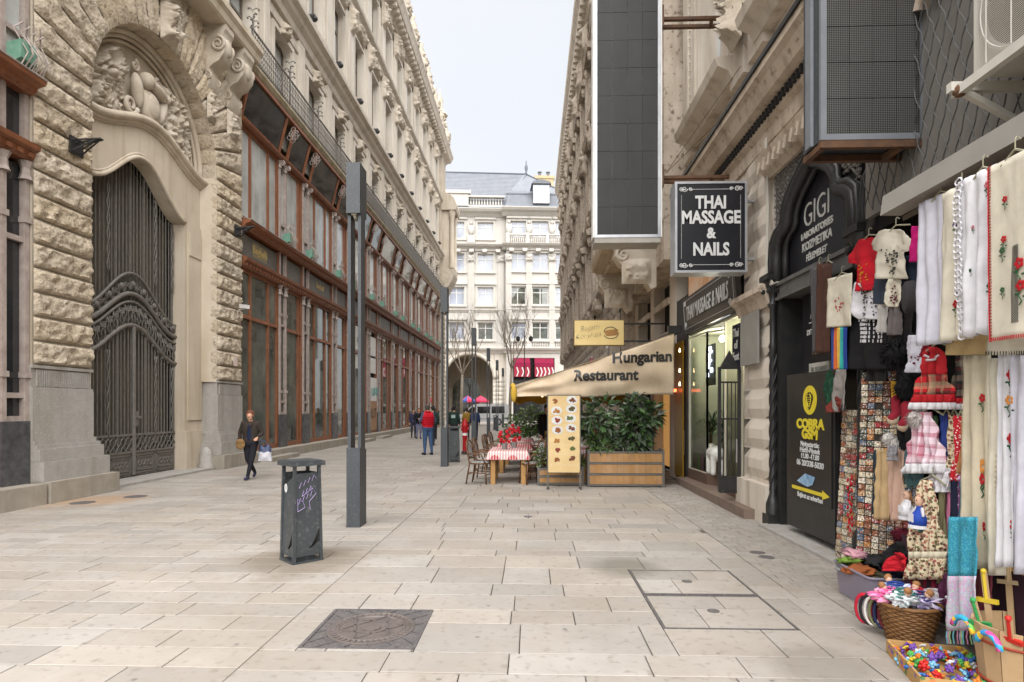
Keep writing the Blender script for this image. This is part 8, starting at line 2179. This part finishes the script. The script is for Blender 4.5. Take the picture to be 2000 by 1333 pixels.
# --- boards of magnets and postcards
GLP = [(168, 150, 120), (120, 104, 90), (150, 96, 70), (96, 110, 130), (190, 176, 150), (110, 84, 66), (176, 120, 70), (84, 90, 84), (150, 60, 60), (206, 196, 176)]
GL_ME = []
for i, c_ in enumerate(GLP):
    u = MB(); u.box(0, 1, 0, 1, 0, 1); me = bpy.data.meshes.new('souvenir_magnet'); me.from_pydata(u.v, [], u.f); me.materials.append(mat_spots('magnet_print%d' % i, c_, [tuple(min(255, int(v * 1.25)) for v in c_), tuple(int(v * .6) for v in c_), (200, 196, 190), GLP[(i + 3) % 10]], 70, .5, .35)); GL_ME.append(me)
def board(lab, p0, p1, h0, h1, lean, nc, nr, mback, seed, edge=None, name='magnet_board', pname='souvenir_magnet'):
    p0, p1 = Vector(p0), Vector(p1); d = (p1 - p0); W_ = d.length; d.normalize(); n = Vector((d.y, -d.x, 0)); n = -n if n.dot(Vector((-1, -1, 0))) < 0 else n
    up = Vector((-n.x * lean, -n.y * lean, 1)).normalized(); t = empty(name, p0, lab, 'display board'); Hh = h1 - h0
    m = MB(); b0 = p0 + up * h0; M = Matrix((d, n, up)).transposed(); m.obox(b0 + d * W_ / 2 + up * Hh / 2 - n * .02, (W_, .03, Hh), M); m.build('backing', mback, t)
    m = MB()
    for q in (0, W_): m.bar(p0 + d * q - n * .02, p0 + d * q + up * (h1) - n * .02, .02)
    m.build('edge_strip', edge or M_white, t)
    rn = random.Random(seed); cw, chh = W_ / nc, Hh / nr
    for i in range(nc):
        for j in range(nr):
            if rn.random() < .03: continue
            o = bpy.data.objects.new(pname, rn.choice(GL_ME)); COL.objects.link(o); o.parent = t
            pos = b0 + d * (cw * (i + .08)) + up * (chh * (j + .08)) - n * .004
            o.matrix_parent_inverse = Matrix.Translation(-p0)
            o.matrix_world = Matrix.Identity(4)
            MM = Matrix.Translation(pos) @ M.to_4x4() @ Matrix.Rotation(rn.uniform(-.05, .05), 4, 'Y') @ Matrix.Diagonal((cw * .86, .012 + rn.random() * .01, chh * .86, 1))
            o.matrix_basis = MM
    return t
board('tall white-edged rack of postcards leaning out at the doorway', (3.36, 6.74, 0), (3.40, 6.36, 0), .03, 1.66, .05, 4, 24, col('rack_grey', (170, 168, 160)), 4, None, 'postcard_rack', 'postcard')
board('dark board covered in souvenir magnets beside the postcard rack', (3.29, 6.2, 0), (3.62, 5.74, 0), .15, 2.05, .06, 8, 30, col('board_dark', (60, 52, 46)), 5, M_black)
m = MB(); c = Vector((3.36, 6.38, .95))
for k in range(22): a = k * 2.3; m.ball(c + Vector((-.035 + .02 * math.cos(a), .02 * math.sin(a), -.026 * k)), .012, .012, .026, 6, 5, Matrix.Rotation(.7 * math.sin(a), 3, 'X'))
thing(m, 'paprika_garland', C_red, 'string of small red paprika hanging on the postcard rack', 'garland', smooth=True)
# --- tub of caps
x0, y0, x1, y1, h = 2.78, 5.02, 3.22, 5.62, .27
tb = empty('plastic_tub', (3.0, 5.3, 0), 'translucent lilac plastic tub full of folded caps and gloves', 'tub')
M_tub = pm('lilac_plastic', srgb(150, 142, 158), srgb(140, 132, 150), 3, .3, alpha=.72, spec=.5)
m = MB(); t_ = .006
m.grid(lambda u, v: ((x0+x1)/2 + ((x1-x0)/2 * (.9 + .1 * v)) * max(-1, min(1, 1.35 * math.cos(2*PI*u))), (y0+y1)/2 + ((y1-y0)/2 * (.9 + .1*v)) * max(-1, min(1, 1.35 * math.sin(2*PI*u))), .005 + h * v), 40, 4); m.add([(x0 + .03, y0 + .03, .006), (x1 - .03, y0 + .03, .006), (x1 - .03, y1 - .03, .006), (x0 + .03, y1 - .03, .006)], [(0, 1, 2, 3)]); m.build('tub_wall', M_tub, tb, smooth=True, angle=50)
m = MB(); m.tube([((x0+x1)/2 + (x1-x0)/2 * 1.02 * max(-1, min(1, 1.35 * math.cos(2*PI*k/40))), (y0+y1)/2 + (y1-y0)/2 * 1.02 * max(-1, min(1, 1.35 * math.sin(2*PI*k/40))), h + .003) for k in range(40)], .012, 5, closed=True); m.build('rim', M_tub, tb, smooth=True)
rn = random.Random(31)
caps = [('black', (28, 28, 30)), ('pink', (214, 160, 172)), ('lime green', (120, 150, 60)), ('olive', (74, 70, 52)), ('charcoal', (38, 38, 41)), ('rust', (150, 84, 44)), ('silver grey', (150, 148, 152)), ('dark navy', (34, 36, 56)), ('coal black', (24, 23, 25))]
pos = [(2.95, 5.45, .24), (2.92, 5.52, .36), (2.88, 5.5, .31), (3.0, 5.2, .24), (3.05, 5.35, .33), (2.86, 5.3, .27), (2.85, 5.42, .24), (3.08, 5.14, .26), (3.06, 5.52, .32)]
for (nm, rgb), p in zip(caps, pos):
    m = MB(); a = rn.uniform(0, 3); M = Matrix.Rotation(a, 3, 'Z') @ Matrix.Rotation(rn.uniform(-.25, .25), 3, 'X'); m.ball(p, .12, .085, .032, 18, 10, M, .9, int(a * 9)); m.ball(Vector(p) + M @ Vector((.08, .03, -.012)), .09, .08, .02, 10, 6, M)
    thing(m, 'folded_cap', col('cap_' + nm.replace(' ', '_'), rgb, .9, bump=.3, bscale=70), nm + ' folded cap in the plastic tub', 'cap', 'caps in the tub', smooth=True)
# --- wicker basket with dolls and hair bands
bk = empty('wicker_basket', (2.72, 4.42, 0), 'round brown wicker basket heaped with small dolls', 'basket')
M_wk = pm('wicker', (.22, .11, .04), (.15, .07, .026), 12, .5, .3, 60); bx, by = 2.72, 4.42
m = MB()
for r in range(15):
    z = .012 + r * .017; R_ = .135 + .055 * r / 14
    m.tube([(bx + (R_ + .007 * (1 if (k + r) % 2 else -1)) * math.cos(2*PI*k/32), by + (R_ + .007 * (1 if (k + r) % 2 else -1)) * math.sin(2*PI*k/32), z) for k in range(32)], .0095, 5, closed=True)
m.build('woven_rings', M_wk, bk, smooth=True)
m = MB()
for k in range(16): a = 2*PI*k/16; m.tube([(bx + .135 * math.cos(a), by + .135 * math.sin(a), 0), (bx + .192 * math.cos(a), by + .192 * math.sin(a), .265)], .007, 4)
m.tube([(bx + .195 * math.cos(2*PI*k/32), by + .195 * math.sin(2*PI*k/32), .27 + .004 * (k % 2)) for k in range(32)], .016, 6, closed=True); m.lathe([(.13, .005), (.13, .012), (0, .012)], (bx, by, 0), 20); m.build('stakes_and_rim', M_wk, bk, smooth=True)
dc = [('white and red', (226, 216, 222), (196, 40, 60)), ('pale blue', (190, 200, 226), (40, 70, 150)), ('pink', (236, 120, 170), (226, 90, 150)), ('white', (230, 226, 232), (60, 120, 110)), ('lilac', (200, 180, 214), (60, 60, 110))]
for i, (nm, c1, c2) in enumerate(dc):
    a = i * 1.26 + .4; p = Vector((bx + .1 * math.cos(a) - .03, by + .09 * math.sin(a), .31 + .02 * (i % 2))); t = empty('small_doll', p, nm + ' dressed small doll lying in the wicker basket', 'doll', 'small dolls in the basket')
    m = MB(); m.ball(p + Vector((.03 * math.cos(a), .08 * math.sin(a), .06)), .024, .024, .026, 8, 6); m.build('head', col('doll_skin', (228, 186, 160)), t, smooth=True)
    m = MB(); m.ball(p + Vector((.04 * math.cos(a), .09 * math.sin(a), .075)), .026, .026, .026, 8, 6, None, .3, i); m.build('hair', col('doll_hair3', (170, 120, 76)), t, smooth=True)
    m = MB(); m.ball(p, .1, .08, .045, 26, 16, Matrix.Rotation(a, 3, 'Z'), 1.0, i + 2); m.build('dress', mat_check('sdc_%d' % i, c1, c2, (236, 232, 236), .012), t, smooth=True)
    m = MB()
    for k in range(3): m.tube([p + Vector((.09 * math.cos(b) * (1 - .2 * k), .07 * math.sin(b) * (1 - .2 * k), .02 + .018 * k)) for b in [j * PI / 8 for j in range(16)]], .007, 4, closed=True)
    m.build('ribbon_band', col('sdb_%d' % i, c2), t)
for i, (nm, rgb) in enumerate((('red', (190, 30, 56)), ('black', (36, 30, 36)), ('white', (226, 220, 214)), ('olive', (120, 120, 84)), ('navy', (40, 44, 84)), ('maroon', (110, 30, 44)))):
    c = Vector((2.50 + .018 * i, 4.60 - .028 * i, .17)); m = MB(); m.tube([c + Vector((.055 * math.cos(b) * .7, .055 * math.cos(b) * -.7, .105 * math.sin(b))) + Vector((0, 0, 0)) for b in [j * PI / 14 for j in range(28)]], .011, 5, closed=True, flat=1.6)
    thing(m, 'hair_band', col('band_' + nm, rgb), nm + ' hair band hooked on the rim of the wicker basket', 'hair band', 'hair bands on the basket', smooth=True)
# --- tray of bright trinkets
ty = empty('trinket_tray', (2.5, 3.85, 0), 'shallow cardboard tray heaped with bright little toys', 'tray')
# tray outline on the ground
T0, T1, T2, T3 = Vector((2.44, 4.2, 0)), Vector((2.3, 3.62, 0)), Vector((2.72, 3.5, 0)), Vector((2.86, 4.08, 0))
m = MB()
for a, b in ((T0, T1), (T1, T2), (T2, T3), (T3, T0)): m.bar(a + Vector((0, 0, .045)), b + Vector((0, 0, .045)), .012, .09)
m.add([T0 + Vector((0, 0, .012)), T1 + Vector((0, 0, .012)), T2 + Vector((0, 0, .012)), T3 + Vector((0, 0, .012))], [(0, 1, 2, 3)]); m.build('cardboard', mat_spots('printed_card', (176, 140, 90), [(120, 90, 150), (226, 170, 60), (90, 120, 70), (200, 120, 70)], 22, .4), ty)
bright = [('red', (206, 44, 40)), ('blue', (64, 120, 196)), ('white', (226, 228, 232)), ('yellow', (232, 206, 70)), ('green', (90, 180, 90)), ('orange', (232, 130, 50)), ('purple', (120, 80, 170)), ('light blue', (130, 190, 220))]
rn = random.Random(77)
SH = []
for i, (nm, rgb) in enumerate(bright):
    m = MB()
    for k in range(5): a = k * 1.257; m.ball((.03 * math.cos(a), .03 * math.sin(a), 0), .022, .018, .014, 6, 4)
    m.ball((0, 0, .006), .024, .024, .018, 6, 4); m.tube([(-.05, 0, .0), (0, .01, .02), (.055, 0, .0)], .008, 5)
    me = bpy.data.meshes.new('trinket'); me.from_pydata(m.v, [], m.f); me.materials.append(col('toy_' + nm.replace(' ', '_'), rgb, .35)); me.polygons.foreach_set('use_smooth', [True] * len(m.f)); SH.append(me)
for k in range(150):
    u, v = rn.random(), rn.random(); p = (T0 * (1-u) + T3 * u) * (1-v) + (T1 * (1-u) + T2 * u) * v; i = rn.randrange(8)
    o = bpy.data.objects.new('trinket_toy', SH[i]); COL.objects.link(o); o.location = p + Vector((0, 0, .02 + rn.random() * .06)); o.rotation_euler = (rn.uniform(-1.2, 1.2), rn.uniform(-1.2, 1.2), rn.uniform(0, 6)); s_ = rn.uniform(.4, .75); o.scale = (s_, s_, s_)
    tag(o, bright[i][0] + ' plastic trinket in the shallow cardboard tray', 'toy', 'trinkets in the tray')
# --- wooden bucket of toy swords
bu = empty('toy_bucket', (2.86, 3.58, 0), 'pale wooden bucket full of toy swords and crossbows at the right edge', 'bucket')
M_pw = pm('pale_pine', (.52, .36, .20), (.44, .29, .155), 4, .6, .15, 40); ux, uy = 2.86, 3.58
for k in range(14):
    a0, a1 = 2*PI*k/14 + .012, 2*PI*(k+1)/14 - .012; m = MB(); r0, r1 = .2, .25
    m.add([(ux + r * math.cos(a), uy + r * math.sin(a), z) for r, z in ((r0, 0), (r1, .42)) for a in (a0, a1)] + [(ux + (r - .015) * math.cos(a), uy + (r - .015) * math.sin(a), z) for r, z in ((r0, 0), (r1, .42)) for a in (a0, a1)], [(0, 1, 3, 2), (5, 4, 6, 7), (2, 3, 7, 6), (0, 2, 6, 4), (1, 5, 7, 3), (0, 4, 5, 1)]); m.build('stave', M_pw, bu)
for z, r in ((.1, .216), (.33, .241)):
    m = MB(); m.tube([(ux + r * math.cos(2*PI*k/28), uy + r * math.sin(2*PI*k/28), z) for k in range(28)], .008, 5, closed=True); m.build('hoop', col('hoop_red', (170, 70, 50)), bu)
def sword(a, lean, Ln, rgb, lab, top_rgb=None, kind='sword'):
    p = Vector((ux + .13 * math.cos(a), uy + .13 * math.sin(a), .05)); d = Vector((math.cos(a) * lean, math.sin(a) * lean, 1)).normalized(); t = empty('toy_' + kind, p, lab, 'toy', 'toys in the bucket'); sdv = d.cross(Vector((1, .4, 0))).normalized()
    m = MB(); Ln *= .68; m.bar(p, p + d * Ln, .012, .032, tuple(sdv)); m.build('blade', M_pw, t)
    q = p + d * (Ln * .72); cm = col('toyh_%d_%d_%d' % rgb, rgb, .35); m = MB(); m.bar(q - sdv * .06, q + sdv * .06, .022, .026, tuple(d)); m.tube([q, q + d * Ln * .26], .013, 7); m.ball(q + d * (Ln * .27), .018, nu=8, nv=6); m.build('hilt', cm, t, smooth=True, angle=40)
sword(2.2, .1, .95, (226, 196, 60), 'wooden toy sword with a yellow hilt'); sword(2.9, .25, .75, (60, 160, 90), 'wooden toy sword with a green hilt'); sword(3.8, .32, .72, (214, 50, 40), 'wooden toy sword with a red hilt in front'); sword(1.2, .2, 1.15, (206, 180, 140), 'plain wooden toy sword standing tallest in the bucket'); sword(5.0, .3, .8, (40, 70, 170), 'wooden toy sword with a blue hilt at the right'); sword(.4, .3, 1.1, (150, 40, 44), 'wooden toy sword with a dark red hilt at the back')
# rainbow handles over the bucket rim
for i, a in enumerate((2.5, 3.5)):
    t = MB(); c = Vector((ux + .27 * math.cos(a), uy + .27 * math.sin(a), .36)); t.tube([c + Vector((.02 * math.cos(a), .09 * math.cos(b), .09 * math.sin(b) - .05)) for b in [.2 + j * .3 for j in range(10)]], .018, 6)
    thing(t, 'toy_bow', mat_spots('rainbow_%d' % i, (60, 150, 210), [(220, 80, 150), (60, 170, 210), (120, 200, 90), (240, 200, 60)], 20, .7, .35), ['left', 'right'][i] + ' rainbow coloured toy bow hooked on the bucket rim', 'toy', 'toys in the bucket', smooth=True)
# low table with more goods behind the basket
tb2 = empty('stall_table', (3.2, 4.2, 0), 'low stall table hidden behind the hanging cloths', 'table')
m = MB(); m.box(2.98, 3.9, 2.6, 4.9, .62, .66); m.build('tabletop', M_plk, tb2)
for (x, y) in ((3.0, 4.85), (3.85, 4.85), (3.0, 2.65), (3.85, 2.65)): m = MB(); m.box(x, x + .05, y - .05, y, 0, .62); m.build('leg', M_plk, tb2)
m = MB(); m.grid(lambda u, v: (2.96 - .02 * math.sin(u * 30) * v, 2.6 + 2.3 * u, .67 - .55 * v), 40, 4); m.build('cloth_skirt', col('stall_skirt', (64, 40, 52), .9), tb2, smooth=True)

# --- more goods layered in the gaps
extra_goods = [
 ('knitted_shawl', 'shawl', 'grey fringed shawl between the hat and the black T-shirt', (1742, 570, 1764, 655), 3.24, (120, 112, 110), 'rect', 2),
 ('printed_scarf', 'scarf', 'white scarf with black print below the cream T-shirt', (1724, 588, 1744, 650), 3.29, (196, 192, 186), 'rect', 2),
 ('dark_apron', 'apron', 'dark apron hanging behind the black fur hat', (1700, 700, 1744, 745), 3.4, (40, 36, 38), 'taper', 2),
 ('burgundy_dress', 'dress', 'burgundy velvet piece beside the crimson bootees', (1756, 760, 1792, 815), 3.16, (96, 26, 40), 'skirt', 3),
 ('yellow_scarf', 'scarf', 'mustard yellow scarf edge beside the black fur', (1748, 745, 1760, 790), 3.2, (196, 150, 50), 'rect', 1),
 ('lace_blouse', 'blouse', 'white lace blouse below the patchwork skirt', (1822, 915, 1868, 962), 2.98, (230, 226, 230), 'bag', 4),
 ('crimson_skirt', 'skirt', 'crimson skirt peeping out under the floral dress', (1790, 1118, 1850, 1162), 3.0, (130, 34, 56), 'rect', 4),
 ('white_petticoat', 'petticoat', 'white petticoat hem below the crimson skirt', (1800, 1150, 1866, 1180), 2.97, (226, 222, 226), 'rect', 5),
 ('plum_skirt', 'skirt', 'plum skirt hanging right of the white petticoat', (1842, 1120, 1872, 1190), 2.96, (92, 40, 72), 'skirt', 3),
 ('black_tassel_bag', 'bag', 'black tasselled bag below the floral dress', (1812, 1150, 1836, 1215), 3.04, (28, 26, 30), 'hang', 3),
 ('green_ribbon_skirt', 'skirt', 'narrow green skirt between the patchwork and blue skirts', (1826, 812, 1842, 922), 3.01, (96, 130, 84), 'skirt', 2),
 ('rose_skirt', 'skirt', 'rose pink skirt behind the patchwork skirt', (1800, 802, 1830, 880), 3.03, (206, 130, 150), 'skirt', 4),
 ('teal_dress', 'dress', 'teal dress at the right end of the lower dresses', (1884, 940, 1902, 1110), 2.95, (60, 120, 140), 'taper', 2),
 ('lilac_top', 'top', 'lilac top behind the navy dress', (1850, 925, 1872, 1000), 3.03, (170, 150, 190), 'taper', 2),
 ('dark_red_pouch', 'bag', 'dark red pouch beside the white leaf bag', (1812, 660, 1830, 700), 2.99, (130, 26, 40), 'bag', 1),
 ('charcoal_trousers', 'trousers', 'charcoal trousers hanging behind the bootees', (1760, 690, 1800, 790), 3.28, (34, 32, 36), 'rect', 3),
 ('grey_check_scarf', 'scarf', 'grey scarf left of the teal gloves', (1742, 870, 1762, 900), 3.04, (150, 146, 150), 'rect', 2),
 ('red_folk_vest', 'vest', 'red folk vest half hidden behind the red plaid dress', (1808, 678, 1826, 730), 3.05, (170, 30, 40), 'tee', 1),
]
for i, (nm, cat, lab, bx, Xp, rgb, kd, fo) in enumerate(extra_goods):
    garment(nm, cat, lab, bx, Xp, col('goods_' + nm, rgb, .9, bump=.3, bscale=120), kd, fo, .03, False, 200 + i)
